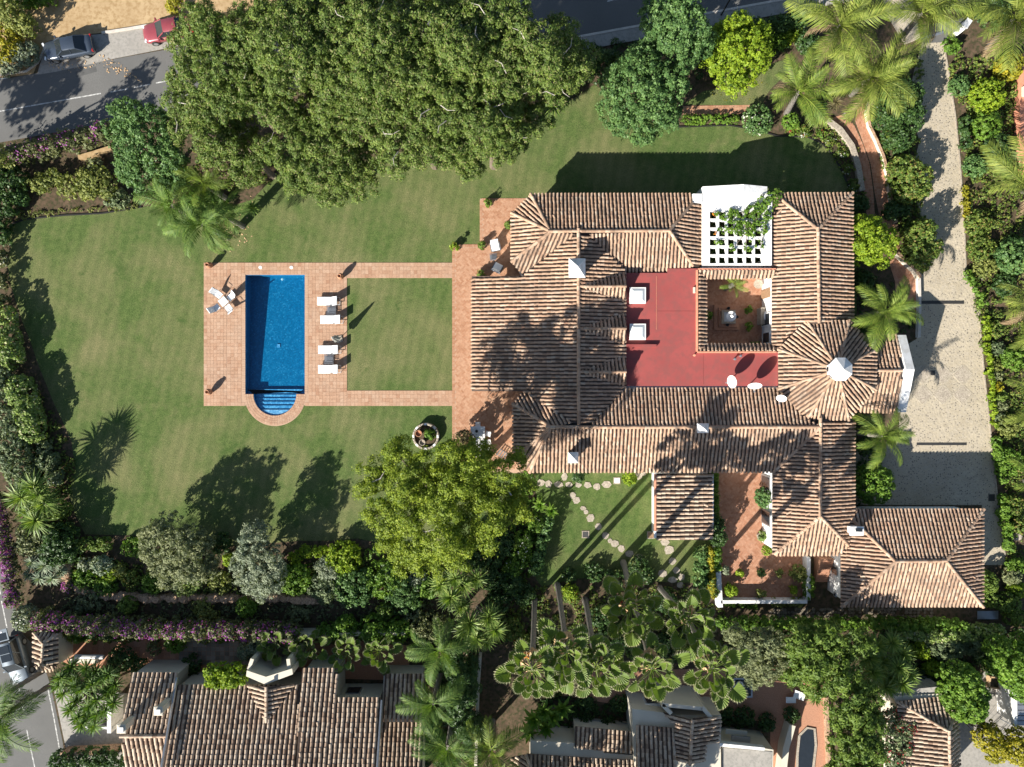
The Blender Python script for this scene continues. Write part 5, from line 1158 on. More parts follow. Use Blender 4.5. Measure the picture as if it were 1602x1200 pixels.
# --- palms
def frond_mesh(L, arch, droop, mat, n=30, ll=.62, seed=0, w=.034):
    """feather frond along +x in its own frame: midrib and two rows of leaflets"""
    r_ = np.random.default_rng(seed); t = np.linspace(0, 1, 13); ang = arch-(arch+droop)*t**1.3
    x = np.concatenate([[0], np.cumsum(np.cos((ang[1:]+ang[:-1])/2)*L/12)]); z = np.concatenate([[0], np.cumsum(np.sin((ang[1:]+ang[:-1])/2)*L/12)])
    V = []; F = []
    def q(a, b, c, d): i = len(V); V.extend([a, b, c, d]); F.append((i, i+1, i+2, i+3))
    for i in range(12):
        w0 = .055*(1-t[i])+.008; w1 = .055*(1-t[i+1])+.008
        q((x[i], -w0, z[i]), (x[i+1], -w1, z[i+1]), (x[i+1], 0, z[i+1]+.03), (x[i], 0, z[i]+.03)); q((x[i], 0, z[i]+.03), (x[i+1], 0, z[i+1]+.03), (x[i+1], w1, z[i+1]), (x[i], w0, z[i]))
    for k in range(n):
        s = .14+.86*(k+.5)/n; px, pz = np.interp(s, t, x), np.interp(s, t, z); a = np.interp(s, t, ang)
        l = ll*(.35+.9*math.sin(PI*(.12+.80*s)))*r_.uniform(.85, 1.12)
        for side in (-1, 1):
            fw = .45+.45*s+r_.normal(0, .08); dn = .30+.5*r_.uniform()+.25*s
            dx, dy, dz = math.cos(a)*fw, side*1.0, math.sin(a)*fw-dn*.35; m = math.sqrt(dx*dx+dy*dy+dz*dz); d = np.array([dx, dy, dz])/m
            p0 = np.array([px, 0, pz+.02]); p1 = p0+d*l*.55; p2 = p1+(d+np.array([.12, 0, -dn*.55]))*l*.5; wv = np.array([math.cos(a), 0, math.sin(a)])*w
            q(tuple(p0-wv*.35), tuple(p1-wv), tuple(p1+wv), tuple(p0+wv*.35)); q(tuple(p1-wv), tuple(p2-wv*.1), tuple(p2+wv*.1), tuple(p1+wv))
    me = bpy.data.meshes.new('frond'); me.from_pydata([tuple(map(float, v)) for v in V], [], F); me.materials.append(LM[mat]); me.update(); return me
FR = {}
for key, mat in (('n', 'frond'), ('p', 'frondpale'), ('d', 'fronddark')):
    FR[key] = [frond_mesh(3.6, .75, .75, mat, 40, .70, 1), frond_mesh(3.6, .45, .95, mat, 40, .68, 2), frond_mesh(3.6, .9, .35, mat, 36, .64, 3)]
def feather_palm(label, x, y, h, n=16, length=3.6, key='n', cat='palm tree', group='feather palms', seed=0, sheaths=0, base=None, spread=(-.1, .9)):
    """x,y: photo pixel of the crown's heart at height h"""
    c = W(x, y, h); b = c if base is None else W(*base); t = thing('palm_tree', label, cat, (b.x, b.y, 0), group); rr = random.Random(seed*7+int(x))
    mb = MB(); m = 14; mb.tube([(b.x+(c.x-b.x)*k/m, b.y+(c.y-b.y)*k/m, (h-.05)*k/m) for k in range(m+1)], [(.20 if k % 2 else .235)*(1.15-.3*k/m) for k in range(m+1)], 9); mb.build('trunk', M['palmbark'], t)
    off = Vector((c.x-b.x, c.y-b.y, h))
    for k in range(n):
        a = k*2.39996+rr.uniform(-.2, .2); el = spread[0]+(spread[1]-spread[0])*((k+.5)/n)**1.1
        me = FR[key][0 if k < n*.45 else (1 if k < n*.75 else 2)]
        f = bpy.data.objects.new('frond', me); COL.objects.link(f); f.parent = t; f.location = off+Vector((.1*math.cos(a), .1*math.sin(a), .1+.25*k/n)); f.rotation_euler = (rr.uniform(-.6, .6), -el+rr.uniform(-.22, .22), a+rr.uniform(-.3, .3))
        s = length/3.6*rr.uniform(.72, 1.15)*(1-.25*k/n); f.scale = (s, s, s)
    if n >= 12:
        for k in range(1 if n < 18 else 2):                # browned fronds hanging under the crown
            a = rr.uniform(0, 6.28); f = bpy.data.objects.new('dry_frond', FR[key][1]); COL.objects.link(f); f.parent = t; f.location = off+Vector((0, 0, -.1)); f.rotation_euler = (rr.uniform(-.4, .4), rr.uniform(.35, .8), a); f.scale = (length/3.6*.62,)*3
            f.material_slots[0].link = 'OBJECT'; f.material_slots[0].material = M['deadfrond']
    for k in range(sheaths):
        a = rr.uniform(0, 6.28); MB().tube([off+Vector((.1*math.cos(a), .1*math.sin(a), .1)), off+Vector((.7*math.cos(a), .7*math.sin(a), .15)), off+Vector((1.3*math.cos(a), 1.3*math.sin(a), -.15))], [.07, .14, .03], 6).build('dry_sheath', M['straw'], t, local=True)
    return t
def fan_mesh(Rf=.82, pet=1.2, seed=0):
    """fan leaf along +x: stalk, pleated blade, pale split tips"""
    r_ = np.random.default_rng(seed); V = []; F = []; mi = []
    V += [(0, -.03, 0), (pet, -.018, .10), (pet, .018, .10), (0, .03, 0)]; F.append((0, 1, 2, 3)); mi.append(0)
    n = 30; a0 = math.radians(100); c = (pet, 0, .10); base = len(V); V.append(c)
    for k in range(n+1):
        a = -a0+2*a0*k/n; pl = .02*(1 if k % 2 else -1); rr = Rf*(.74+.14*math.cos(a)); V.append((c[0]+rr*math.cos(a)*1.12, c[1]+rr*math.sin(a)*.80, c[2]+pl+.42*rr*abs(math.sin(a))-.03))
    for k in range(n): F.append((base, base+1+k, base+2+k)); mi.append(0)
    for k in range(n):
        am = -a0+2*a0*(k+.5)/n; rr = Rf*r_.uniform(.96, 1.08); i = len(V); rr *= .92+.08*math.cos(am); V.append((c[0]+rr*math.cos(am)*1.12, c[1]+rr*math.sin(am)*.80, c[2]+.36*rr*abs(math.sin(am))-.06-.08*r_.uniform())); F.append((base+1+k, i, base+2+k)); mi.append(1)
    me = bpy.data.meshes.new('fan_leaf'); me.from_pydata(V, [], F); me.materials.append(LM['fan']); me.materials.append(LM['fantip']); me.polygons.foreach_set('material_index', mi); me.update(); return me
FANS = [fan_mesh(seed=s, Rf=.64+.06*s, pet=1.15+.12*s) for s in range(3)]
def fan_palm(label, x, y, h, n=26, s0=1.0, group='tall fan palms', base=None, seed=0, r0=.22, cat='palm tree', name='fan_palm', skirt=True, flowers=None):
    c = W(x, y, h); b = c if base is None else W(*base); t = thing(name, label, cat, (b.x, b.y, 0), group); rr = random.Random(int(x)+seed)
    mb = MB(); m = 12; mb.tube([(b.x+(c.x-b.x)*(k/m)**1.2, b.y+(c.y-b.y)*(k/m)**1.2, (h-.1)*k/m) for k in range(m+1)], [r0*(1.5 if k == 0 else 1.1-.2*k/m)*(1.06 if k % 2 else .96) for k in range(m+1)], 9); mb.build('trunk', M['palmbark'], t)
    off = Vector((c.x-b.x, c.y-b.y, h))
    for k in range(n):
        a = k*2.39996+rr.uniform(-.25, .25); u = (k+.5)/n; el = -.35+1.35*u**.85+rr.uniform(-.28, .28)
        f = bpy.data.objects.new('fan_leaf', FANS[k % 3]); COL.objects.link(f); f.parent = t; f.location = off+Vector((.08*math.cos(a), .08*math.sin(a), -.05+.25*u)); f.rotation_euler = (rr.uniform(-.5, .5), -el, a); s = s0*rr.uniform(.68, 1.22)*(1.12-.40*u); f.scale = (s, s, s)
    if skirt:
        V = []
        for k in range(10):
            a = k*.63; f = bpy.data.objects.new('dry_leaf', FANS[k % 3]); COL.objects.link(f); f.parent = t; f.location = off+Vector((0, 0, -.35)); f.rotation_euler = (rr.uniform(-.5, .5), 1.15, a); f.scale = (.75*s0,)*3
            f.material_slots[0].link = 'OBJECT'; f.material_slots[0].material = M['straw']; f.material_slots[1].link = 'OBJECT'; f.material_slots[1].material = M['straw']
    if flowers:
        for k in range(flowers[1]):
            a = rr.uniform(0, 6.28); add_flowers(t, [(c.x+1.1*math.cos(a), c.y+1.1*math.sin(a), h+.1, .45, .25, .3)], 40, flowers[0], .14, 'flower_spray')
    return t
def rosette_mesh(n=46, L=1.05, w=.05, mat='sword', seed=0, zlo=-.35):
    r_ = np.random.default_rng(seed); V = []; F = []
    for k in range(n):
        u = (k+.5)/n; el = zlo+(1.35-zlo)*u**1.3; a = k*2.39996+r_.normal(0, .1); l = L*r_.uniform(.8, 1.1)
        d = np.array([math.cos(el)*math.cos(a), math.cos(el)*math.sin(a), math.sin(el)]); s = np.array([-math.sin(a), math.cos(a), 0])*w; p1 = d*l*.5; p2 = d*l+np.array([0, 0, -.18*l*math.cos(el)])
        i = len(V); V += [tuple(d*.03-s*.5), tuple(p1-s), tuple(p1+s), tuple(d*.03+s*.5), tuple(p2)]; F += [(i, i+1, i+2, i+3), (i+1, i+4, i+2)]
    me = bpy.data.meshes.new('rosette'); me.from_pydata(V, [], F); me.materials.append(LM[mat]); me.update(); return me
ROS = {'y': [rosette_mesh(seed=s, n=84, w=.042, L=1.1) for s in range(3)], 's': [rosette_mesh(60, .8, .04, 'silver', s, -.5) for s in range(2)], 'd': [rosette_mesh(44, .9, .05, 'fronddark', s) for s in range(2)], 'b': [rosette_mesh(40, .8, .035, 'bronze', s) for s in range(2)],
       'w': [rosette_mesh(22, 1.1, .16, 'green', s, -.1) for s in range(2)], 'f': [rosette_mesh(46, .9, .05, 'frondpale', s) for s in range(2)]}
def rosettes(label, heads, key='y', name='yucca', cat='yucca', group=None, base=None):
    """heads: (x, y, z, scale) of each rosette on its stem"""
    b = W(*base) if base else W(np.mean([h[0] for h in heads]), np.mean([h[1] for h in heads]), np.mean([h[2] for h in heads])); t = thing(name, label, cat, (b.x, b.y, 0), group); mb = MB()
    for i, (x, y, z, s) in enumerate(heads):
        c = W(x, y, z); mb.tube([(b.x+.1*math.cos(i), b.y+.1*math.sin(i), 0), ((b.x+c.x)/2, (b.y+c.y)/2, z*.55), tuple(c)], [.12, .09, .07], 6)
        f = bpy.data.objects.new('rosette', ROS[key][i % len(ROS[key])]); COL.objects.link(f); f.parent = t; f.location = c-Vector((b.x, b.y, 0)); f.rotation_euler = (random.uniform(-.25, .25), random.uniform(-.25, .25), random.uniform(0, 6.28)); f.scale = (s, s, s)
    mb.build('trunk', M['palmbark'], t); return t

# ------------------------------------------------------------------ big pines along the road
def pine(label, cx, cy, r, h, n, mat='pine', style='pine', seed=0, base=None, group='big pines by the road', flat=.5, size=.40, extra=()):
    rr = random.Random(seed); B = []
    for k in range(n):
        u = math.sqrt((k+.5)/n); a = k*2.39996+rr.uniform(-.3, .3); q = r*u*.80
        B.append((cx+q*math.cos(a), cy+q*math.sin(a), r*size*rr.uniform(.8, 1.15), h-u*u*h*.22+rr.uniform(-1.3, .8), r*size*SC*flat*rr.uniform(.8, 1.2)))
    B += list(extra); tb = W(*(base or (801+(cx-801)*.8, 600+(cy-600)*.8)))
    t = plant('pine_tree', label, 'pine tree', B, mat, style, group, trunk=(tb.x, tb.y), zmin=-.15, fill=.5, drop=.1)
    # bare twigs that show at the top
    for k in range(5):
        mb = MB(); b = rr.choice(B); c = W(b[0]+rr.uniform(-10, 10), b[1]+rr.uniform(-10, 10), b[3]+b[4]*.8); a = rr.uniform(0, 6.28)
        mb.tube([c, c+Vector((.7*math.cos(a), .7*math.sin(a), .25)), c+Vector((1.2*math.cos(a+.3), 1.2*math.sin(a+.3), .3))], [.04, .03, .01], 4); mb.build('twig', M['palebark'], t)
    return t
pine('dense dark green pine with its crown over the top road at the red car', 342, 105, 84, 13, 17, seed=1, extra=[(285, 160, 30, 10, 1.3), (380, 120, 40, 12, 1.4), (322, 40, 36, 13, 1.4)])
pine('tall green pine in the middle of the upper edge, second from the red car', 455, 60, 95, 15, 17, seed=2, extra=[(400, 140, 42, 11, 1.4), (440, 165, 40, 11, 1.4), (385, 60, 40, 13, 1.4), (520, 120, 42, 13, 1.4), (520, 20, 40, 14, 1.4)])
pine('broad pine whose crown tops the group between the two tallest ones', 590, 75, 100, 15.5, 18, seed=3, extra=[(570, 165, 42, 12, 1.4), (600, 200, 40, 11, 1.4), (660, 110, 42, 14, 1.4), (655, 30, 42, 14.5, 1.4), (520, 165, 36, 12, 1.3)])
pine('pine at the upper edge beside the shaded road, sunlit olive crown', 730, 60, 95, 15, 17, seed=4, extra=[(710, 135, 42, 13, 1.4), (790, 120, 42, 13, 1.4), (800, 40, 40, 14, 1.4), (700, 180, 36, 12, 1.3)])
pine('eastern end pine of the group with ragged edge toward the road', 842, 92, 80, 14.5, 14, seed=5, extra=[(905, 105, 22, 10, 1.1), (895, 130, 18, 9, .9), (880, 60, 22, 12, 1.0)])
pine('lower pine spilling over the lawn above the pool, bright green hem', 505, 215, 90, 11, 17, seed=6, extra=[(470, 285, 28, 7, 1.2), (520, 295, 32, 6.5, 1.2), (570, 285, 30, 6.5, 1.2)])
pine('pine standing over the lawn edge north of the villa terrace', 650, 175, 95, 13, 18, seed=7)
pine('pine whose crown hangs lowest toward the white pergola lawn', 765, 175, 82, 13, 16, seed=8, extra=[(735, 262, 26, 7.5, 1.1), (700, 240, 26, 8.5, 1.0), (838, 190, 28, 9, 1.0), (800, 225, 28, 8.5, 1.0), (754, 178, 45, 8, 1.6), (800, 144, 45, 8, 1.6), (845, 121, 42, 8, 1.6), (708, 201, 45, 8, 1.6)])  # the low lobes ending this list are hidden, added to shade the road
pine('small western pine between palm and red car, crown in two lobes', 335, 195, 68, 9.5, 11, seed=9, extra=[(390, 262, 30, 7.5, 1.1), (360, 250, 26, 8, 1.0), (420, 235, 26, 8, 1.0)])
# yellow umbrella pine over the south lawn
rr = random.Random(5); B = []
for (x, y, r) in [(590, 740, 34), (625, 715, 30), (640, 760, 36), (590, 785, 32), (662, 730, 28), (705, 712, 28), (690, 745, 38), (640, 800, 38), (600, 820, 30), (690, 795, 36), (735, 730, 36), (745, 775, 38), (780, 745, 36), (795, 790, 34), (815, 765, 26), (770, 810, 36), (730, 820, 32), (650, 845, 36),
                  (615, 860, 28), (690, 850, 36), (720, 865, 30), (660, 880, 30), (700, 885, 26), (640, 885, 24), (765, 840, 26), (800, 720, 24), (760, 705, 28), (575, 760, 22), (628, 700, 18), (670, 765, 30), (715, 760, 28), (820, 800, 20)]:
    B.append((x, y, r*.92, 13.0-((x-700)**2+(y-780)**2)/26000*4.6+rr.uniform(-1.2, 1.0), r*SC*.55))
B += [(705, 740, 42, 6.2, 1.6), (690, 775, 46, 6.2, 1.6), (735, 760, 40, 6.5, 1.6), (660, 760, 36, 6.4, 1.5)]  # hidden lower lobes, added so that the crown shades the terrace
tb = W(705, 775)
t = plant('pine_tree', 'broad yellow green umbrella pine at the corner of the south lawn', 'pine tree', B, 'ypine', 'ypine', None, trunk=(tb.x, tb.y), zmin=-.1, fill=.6, drop=.04)
for (x, y, a) in ((580, 755, .4), (650, 825, -.4), (715, 810, .1), (800, 775, 2.2), (735, 812, -.5)):
    c = W(x, y, 11.8); mb = MB(); mb.tube([c, c+Vector((.8*math.cos(a), .8*math.sin(a), .1)), c+Vector((1.4*math.cos(a+.3), 1.4*math.sin(a+.3), .1))], [.06, .045, .015], 5); mb.build('twig', M['palebark'], t)

def tree(label, pts, mat, style='tree', name='tree', cat='tree', group=None, base=None, flowers=None):
    """pts: (x, y, r, z, rz)"""
    tb = None
    if base: w_ = W(*base); tb = (w_.x, w_.y)
    return plant(name, label, cat, pts, mat, style, group, trunk=tb, flowers=flowers, zmin=-.4)
tree('rounded blue green tree beside the bougainvillea hedge and the palm', [(200, 180, 26, 5.5, 1.4), (235, 200, 34, 6, 1.6), (215, 235, 34, 5.6, 1.6), (255, 240, 34, 5.5, 1.5), (230, 275, 32, 4.6, 1.4), (275, 270, 28, 4.4, 1.3), (205, 265, 24, 4.2, 1.2), (185, 205, 20, 5, 1.1), (265, 205, 26, 5.2, 1.2)], 'bluegreen')
tree('large dome shaped dark tree standing alone on the northern lawn', [(995, 130, 44, 5, 2.4), (970, 165, 34, 4, 2), (1020, 165, 38, 4.2, 2), (1045, 130, 34, 4.6, 2), (1000, 195, 30, 3, 1.6), (1012, 212, 14, 1.8, 1.0), (965, 130, 26, 4, 1.8), (1040, 185, 24, 3, 1.5), (1005, 100, 32, 5, 2), (975, 190, 26, 2.8, 1.5)], 'bluegreen')
tree('open crowned blue green tree growing over the top road', [(1030, 25, 32, 7, 1.6), (1065, 15, 32, 7.2, 1.6), (1055, 50, 34, 6.8, 1.6), (1085, 45, 26, 6.4, 1.4), (1035, 60, 26, 6, 1.3), (1070, 80, 28, 5.8, 1.3), (1095, 70, 24, 5.6, 1.3), (1020, 50, 20, 6, 1.1)], 'bluegreen')
tree('bright lime green tree between the dark dome tree and the palms', [(1150, 65, 38, 4.6, 1.8), (1125, 90, 28, 4, 1.6), (1175, 90, 32, 4, 1.6), (1150, 115, 34, 3.4, 1.6), (1185, 55, 20, 4, 1.3), (1155, 35, 16, 4.8, 1.0), (1120, 60, 18, 4.2, 1.2), (1195, 75, 12, 3.8, .9)], 'lime')
tree('round lime green tree against the east wall of the villa', [(1355, 360, 26, 3.2, 1.3), (1380, 375, 24, 3.2, 1.3), (1350, 390, 24, 3, 1.3), (1375, 400, 22, 2.8, 1.2), (1362, 378, 26, 3.8, 1.2)], 'lime', base=(1360, 385))
tree('dark broad bush along the upper part of the drive', [(1405, 150, 26, 2.2, 1.5), (1420, 185, 26, 2.2, 1.5), (1390, 185, 24, 2, 1.4), (1405, 215, 24, 1.8, 1.2), (1425, 150, 18, 2, 1.2), (1378, 160, 16, 1.4, 1.0)], 'deep', 'bush', 'shrub', 'shrub')
multi('yellow tipped evergreen on the drive side, second bush from the gate', [(1412, 268, 24, 3), (1432, 280, 22, 2.8), (1415, 298, 22, 2.6), (1440, 300, 14, 2)], 'mixed'); multi('dark evergreen with sunlit yellow tip at the bend of the drive', [(1440, 365, 20, 3.2), (1450, 390, 18, 3), (1432, 395, 20, 2.8), (1425, 360, 14, 2.2), (1442, 415, 12, 1.8)], 'mixed')
shrub('feathery green bush between tower palm and garage roof', 1365, 757, 30, 3.2, 'green', 'bush', 32)
# olives with their long shadows on the lawn
tree('broad grey green olive tree on the south bed by the lawn edge', [(262, 835, 32, 3.5, 1.6), (290, 850, 32, 3.7, 1.8), (248, 865, 26, 2.9, 1.5), (300, 880, 32, 3.1, 1.6), (268, 890, 32, 2.5, 1.5), (325, 885, 22, 2.5, 1.5), (240, 840, 20, 2.7, 1.4), (315, 845, 20, 3.1, 1.4)], 'olive', 'fine', 'olive_tree', 'olive tree', base=(285, 860))
tree('silvery olive tree next to the lime shrubs of the south bed', [(400, 838, 24, 3.7, 1.5), (395, 865, 26, 3.5, 1.5), (420, 880, 28, 3.3, 1.6), (395, 900, 28, 2.7, 1.5), (425, 905, 26, 2.5, 1.5), (410, 920, 20, 1.9, 1.4), (380, 880, 18, 2.5, 1.4)], 'grey', 'fine', 'olive_tree', 'olive tree', base=(408, 870))

hedge('dark shaded hedge along the top road, between the pines and the dome tree', [(885, 118), (915, 108), (950, 100)], 30, 3.2, 'deep', 'bush'); hedge('dark hedge added to shade the top road pavement beyond the lime tree', [(1095, 64), (1150, 53), (1200, 44), (1250, 34)], 18, 3.0, 'deep', 'bush')  # hedge beyond the lime tree put in to shade road and pavement
# ------------------------------------------------------------------ north-west corner
hedge('purple flowering bougainvillea hedge between road and north west bed', [(8, 247), (60, 235), (110, 222), (165, 208)], 26, 3.0, 'bougain', 'loose', ('purple', 60, .13))
mb = None
multi('dark rounded shrub at the western picture edge below the hedge', [(18, 285, 26, 2.6), (5, 262, 20, 2.2), (8, 320, 22, 2.0)], 'deep')
shrub('small blue green round bush in front of the dark corner shrub', 32, 310, 13, 1.5, 'bluegreen', 'small')
multi('sparse yellow green shrub with pale bare stems, first of the bed', [(66, 288, 18, 1.6), (85, 278, 14, 1.6)], 'sparse', 'loose'); multi('sparse yellow green shrub with pale stems, middle of the bed', [(110, 290, 22, 1.7), (128, 280, 16, 1.7)], 'sparse', 'loose'); multi('dense yellow green shrub of the bed, next to the blue green tree', [(155, 282, 24, 1.9), (172, 296, 18, 1.6), (140, 300, 16, 1.3)], 'sparse', 'loose')
multi('low grey green shrub at the foot of the blue green tree', [(190, 312, 15, 1.1), (172, 314, 10, .9)], 'greyhedge', 'small'); shrub('thin brownish shrub behind the sparse bed near the sandy wall', 150, 258, 12, 1.2, 'olive', 'loose')
rosettes('spiky dark plant peeking from beneath the pines at the lawn', [(865, 165, 1.2, 1.5), (880, 158, 1.0, 1.1)], 'd', 'agave', 'agave')
rosettes('bronze leaved spiky plant in the palm bed by the bare soil', [(395, 325, .8, 1.0)], 'd', 'agave', 'agave')
# palm group by the pool
feather_palm('large feather palm reaching over the pool deck corner', 318, 352, 5.2, 20, 3.4, 'd', group='palms by the pool', seed=3, spread=(-.55, .85))
feather_palm('feather palm with pale tips leaning over the western lawn', 270, 322, 4.6, 14, 3.3, 'd', group='palms by the pool', seed=4, spread=(-.2, .8)); feather_palm('bright young palm close under the small western pine', 322, 290, 4.6, 13, 3.0, 'n', group='palms by the pool', seed=5); feather_palm('dark palm nearest the thick pine shadow on the lawn', 352, 338, 4.0, 13, 3.2, 'd', group='palms by the pool', seed=6)
multi('leafy undergrowth in the soil below the poolside palms', [(262, 300, 20, 1.2), (300, 315, 22, 1.2), (345, 320, 16, .9)], 'green', 'bush', 'undergrowth', 'undergrowth')
# ------------------------------------------------------------------ western edge
multi('white flowering shrub at the western edge above the clipped hedge', [(3, 405, 12, 1.6), (2, 440, 12, 1.7), (3, 470, 11, 1.5)], 'bougain', 'bush', flowers=('whiteflower', 40, .12))
multi('dark shrub filling the lawn corner on the west side', [(6, 372, 14, 1.8), (4, 350, 12, 1.6)], 'deep')
hedge('pale green clipped hedge on the west side, upper of the two long mounds', [(4, 496), (10, 530), (15, 556)], 34, 2.4, 'hedge', step=.35); hedge('pale green clipped hedge on the west side, lower of the two long mounds', [(33, 606), (42, 640), (53, 672)], 32, 2.4, 'hedge', step=.35)
hedge('tall grey green hedge along the outer western boundary', [(0, 590), (10, 650), (24, 710), (36, 748)], 40, 2.2, 'greyhedge', 'bush', step=.45)
multi('brownish grey shrub at the end of the lower pale hedge', [(76, 722, 16, 1.6), (86, 745, 15, 1.5), (70, 700, 12, 1.2)], 'greyhedge', 'bush', flowers=('whiteflower', 10, .1))
rosettes('spiky green yucca group near the western boundary corner', [(33, 778, 3.6, 1.5), (54, 762, 3.9, 1.5), (56, 815, 3.3, 1.5), (45, 800, 3.0, 1.2), (70, 788, 3.6, 1.4), (60, 775, 4.0, 1.2)], 'y', base=(62, 795))
shrub('olive green egg shaped clipped bush beside the yucca group', 92, 797, 18, 2.4, 'clipped', 'clip', 14, 'topiary', 'topiary')
multi('dark rounded shrub south of the egg shaped clipped bush', [(98, 840, 24, 3), (88, 862, 22, 2.6), (110, 862, 18, 2.2)], 'deep'); multi('grey green loose shrub between yucca and silver agave mound', [(45, 850, 20, 2), (62, 838, 16, 1.8), (40, 828, 12, 1.6)], 'olive', 'bush')
rosettes('silver agave mound with many stiff leaves at the lawn corner', [(70, 885, 1.6, 1.3), (50, 880, 1.2, 1.1), (88, 880, 1.2, 1.1), (62, 905, 1.1, 1.1), (82, 905, 1.1, 1.1), (68, 862, 1.1, 1.0), (45, 900, .9, .9), (95, 895, .9, .9)], 's', 'agave', 'agave')
hedge('purple bougainvillea on the western wall beside the side road', [(2, 775), (8, 830), (18, 880), (24, 940)], 15, 2.4, 'bougain', 'loose', ('purple', 100, .14))
shrub('small purple bougainvillea clump at the corner of the rock border', 109, 917, 12, 1.2, 'bougain', 'loose', flowers=('purple', 70, .14))
hedge('dark green clipped hedge closing the lawn beside the silver mound', [(135, 850), (165, 851)], 18, 1.2, 'clipped', 'clip'); shrub('bright green low mound between clipped hedge and broad olive', 210, 856, 20, 1.0, 'green', 'small', 16)
for a in [('silver leaved round bush inside the rock border', 160, 884, 16, 1.4, 'silver', 'small'), ('dark green low bush at the tip of the rock border', 132, 905, 18, 1.1, 'green', 'small'), ('small lime bush in the middle of the rock border bed', 172, 898, 12, 1.0, 'lime', 'small'), ('yellow leaved bush beside the small lime bush', 188, 893, 12, 1.0, 'sparse', 'small'),
          ('dark bush on the lower rim of the rock border', 165, 918, 18, 1.0, 'green', 'small'), ('small olive bush under the broad olive tree', 205, 905, 14, 1.0, 'mixed', 'small'), ('grey cushion plant above the silver leaved round bush', 135, 882, 12, .9, 'grey', 'small'),
          ('green bush below the broad olive tree at the terrace edge', 240, 912, 17, 1.1, 'green', 'small'), ('pale green bush in the middle of the terrace edge', 292, 905, 28, 1.2, 'hedge', 'small'), ('yellowish bush on the terrace edge between the two olives', 345, 912, 18, 1.0, 'sparse', 'small'), ('lime green leafy plant between the two olives', 358, 876, 10, 1.2, 'lime', 'small'), ('dark rose bush with white blooms between the olives', 345, 850, 18, 1.2, 'deep', 'small'),
          ('dense green bush at the terrace edge right after the silvery olive', 462, 905, 26, 1.6, 'green', 'bush'), ('grey feathery bush behind the dense green terrace bush', 512, 890, 20, 1.7, 'grey', 'fine'), ('broad yellow green bush below the lawn under the pine tip', 538, 872, 27, 2.0, 'lime', 'bush'), ('big green shrub on the terrace edge, third after the silvery olive', 555, 918, 32, 1.8, 'bluegreen', 'bush'), ('grey green feathery bush at the terrace edge', 508, 922, 26, 1.5, 'greyhedge', 'fine'),
          ('mid green spreading shrub on the terrace below the yellow pine', 600, 905, 30, 1.8, 'green', 'bush'), ('blue green low spreading shrub beside the tall yuccas', 632, 932, 30, 1.8, 'bluegreen', 'fine'), ('silver cushion under the hem of the yellow pine', 607, 892, 13, 1.2, 'silver', 'small'), ('grey blue cushion bush under the yellow pine', 655, 908, 16, 1.3, 'grey', 'small'), ('light green shrub touching the yucca clump', 672, 918, 18, 1.4, 'green', 'bush')]:
    shrub(a[0], a[1], a[2], a[3], a[4], a[5], a[6])
hedge('bright lime low hedge curving below the lawn edge', [(462, 872), (480, 862), (500, 862)], 18, 1.1, 'lime', 'small', name='low_hedge'); hedge('bright green daylily row under the yellow pine edge', [(575, 868), (592, 862)], 14, .8, 'green', 'loose', name='flower_row', cat='flower row')
# rocks of the terrace border
bord = thing('rock_border', 'rust coloured rock border along the foot of the south bed', 'rock border', W(300, 926)); path = [(118, 873), (110, 887), (104, 899), (112, 909), (130, 920), (150, 926), (172, 930), (200, 933), (240, 934), (290, 933), (340, 934), (380, 935), (420, 935), (440, 932), (470, 936), (505, 939)]
cum = 0
for (a, b) in zip(path[:-1], path[1:]):
    L = math.dist(a, b); n = max(1, int(L/6.5))
    for k in range(n):
        t_ = k/n; c = W(a[0]+(b[0]-a[0])*t_+random.uniform(-1.5, 1.5), a[1]+(b[1]-a[1])*t_+random.uniform(-1.5, 1.5)); r = random.uniform(.32, .52); nn = 7
        q = [.3, .85, 1, .7]; v = []
        for z_, rad in ((0, 1), (.35, 1.02), (.62, .7)):
            for i in range(nn): v.append((c.x+r*rad*math.cos(2*PI*i/nn)*random.uniform(.8, 1.15), c.y+r*rad*math.sin(2*PI*i/nn)*random.uniform(.8, 1.15), z_*r*2.2))
        f = [(14+i for i in range(nn))]; f = [tuple(range(14, 21))]
        for ri in (0, 7): f += [(ri+i, ri+(i+1) % nn, ri+7+(i+1) % nn, ri+7+i) for i in range(nn)]
        MB().add(v, f).build('rock', M['rock'], bord)
# sunken strip between the terrace bed and the neighbour's wall
bw = thing('boundary_wall', 'long rendered boundary wall behind the southern bougainvillea', 'wall', W(280, 985)); strip([(72, 968), (200, 978), (330, 981), (470, 985), (640, 982)], .3, 0, 1.5, M['cream'], 'wall', bw)
hedge('long purple bougainvillea hedge on the southern boundary wall', [(72, 968), (120, 973), (190, 978), (250, 982), (320, 982), (390, 984), (455, 988)], 25, 3.3, 'bougain', 'loose', ('purple', 100, .14))
shrub('pale blue flowered bush behind the gate roof', 42, 966, 20, 2, 'grey', 'small', flowers=('whiteflower', 60, .12))
for a in [('round clipped green ball in the dark strip below the rock border', 201, 946, 14, 1.7, 'clipped'), ('round green ball in the dark strip under the silvery olive', 386, 949, 16, 1.7, 'green'), ('round green ball in the dark strip below the big green shrub', 602, 956, 13, 1.7, 'clipped')]: shrub(a[0], a[1], a[2], a[3], a[4], a[5], 'clip', name='topiary', cat='topiary')
multi('thin brown green shrub in the shadow strip, near the small boundary clump', [(140, 940, 20, 1.2), (128, 950, 12, 1.0)], 'olive', 'loose'); multi('brownish bare shrub with leaf litter in the shadow strip', [(320, 950, 18, 1.2), (335, 962, 10, 1)], 'sparse', 'loose'); multi('dry brown bush beneath the blue green spreading shrub', [(650, 962, 20, 1.2), (470, 958, 18, 1.1)], 'olive', 'loose')
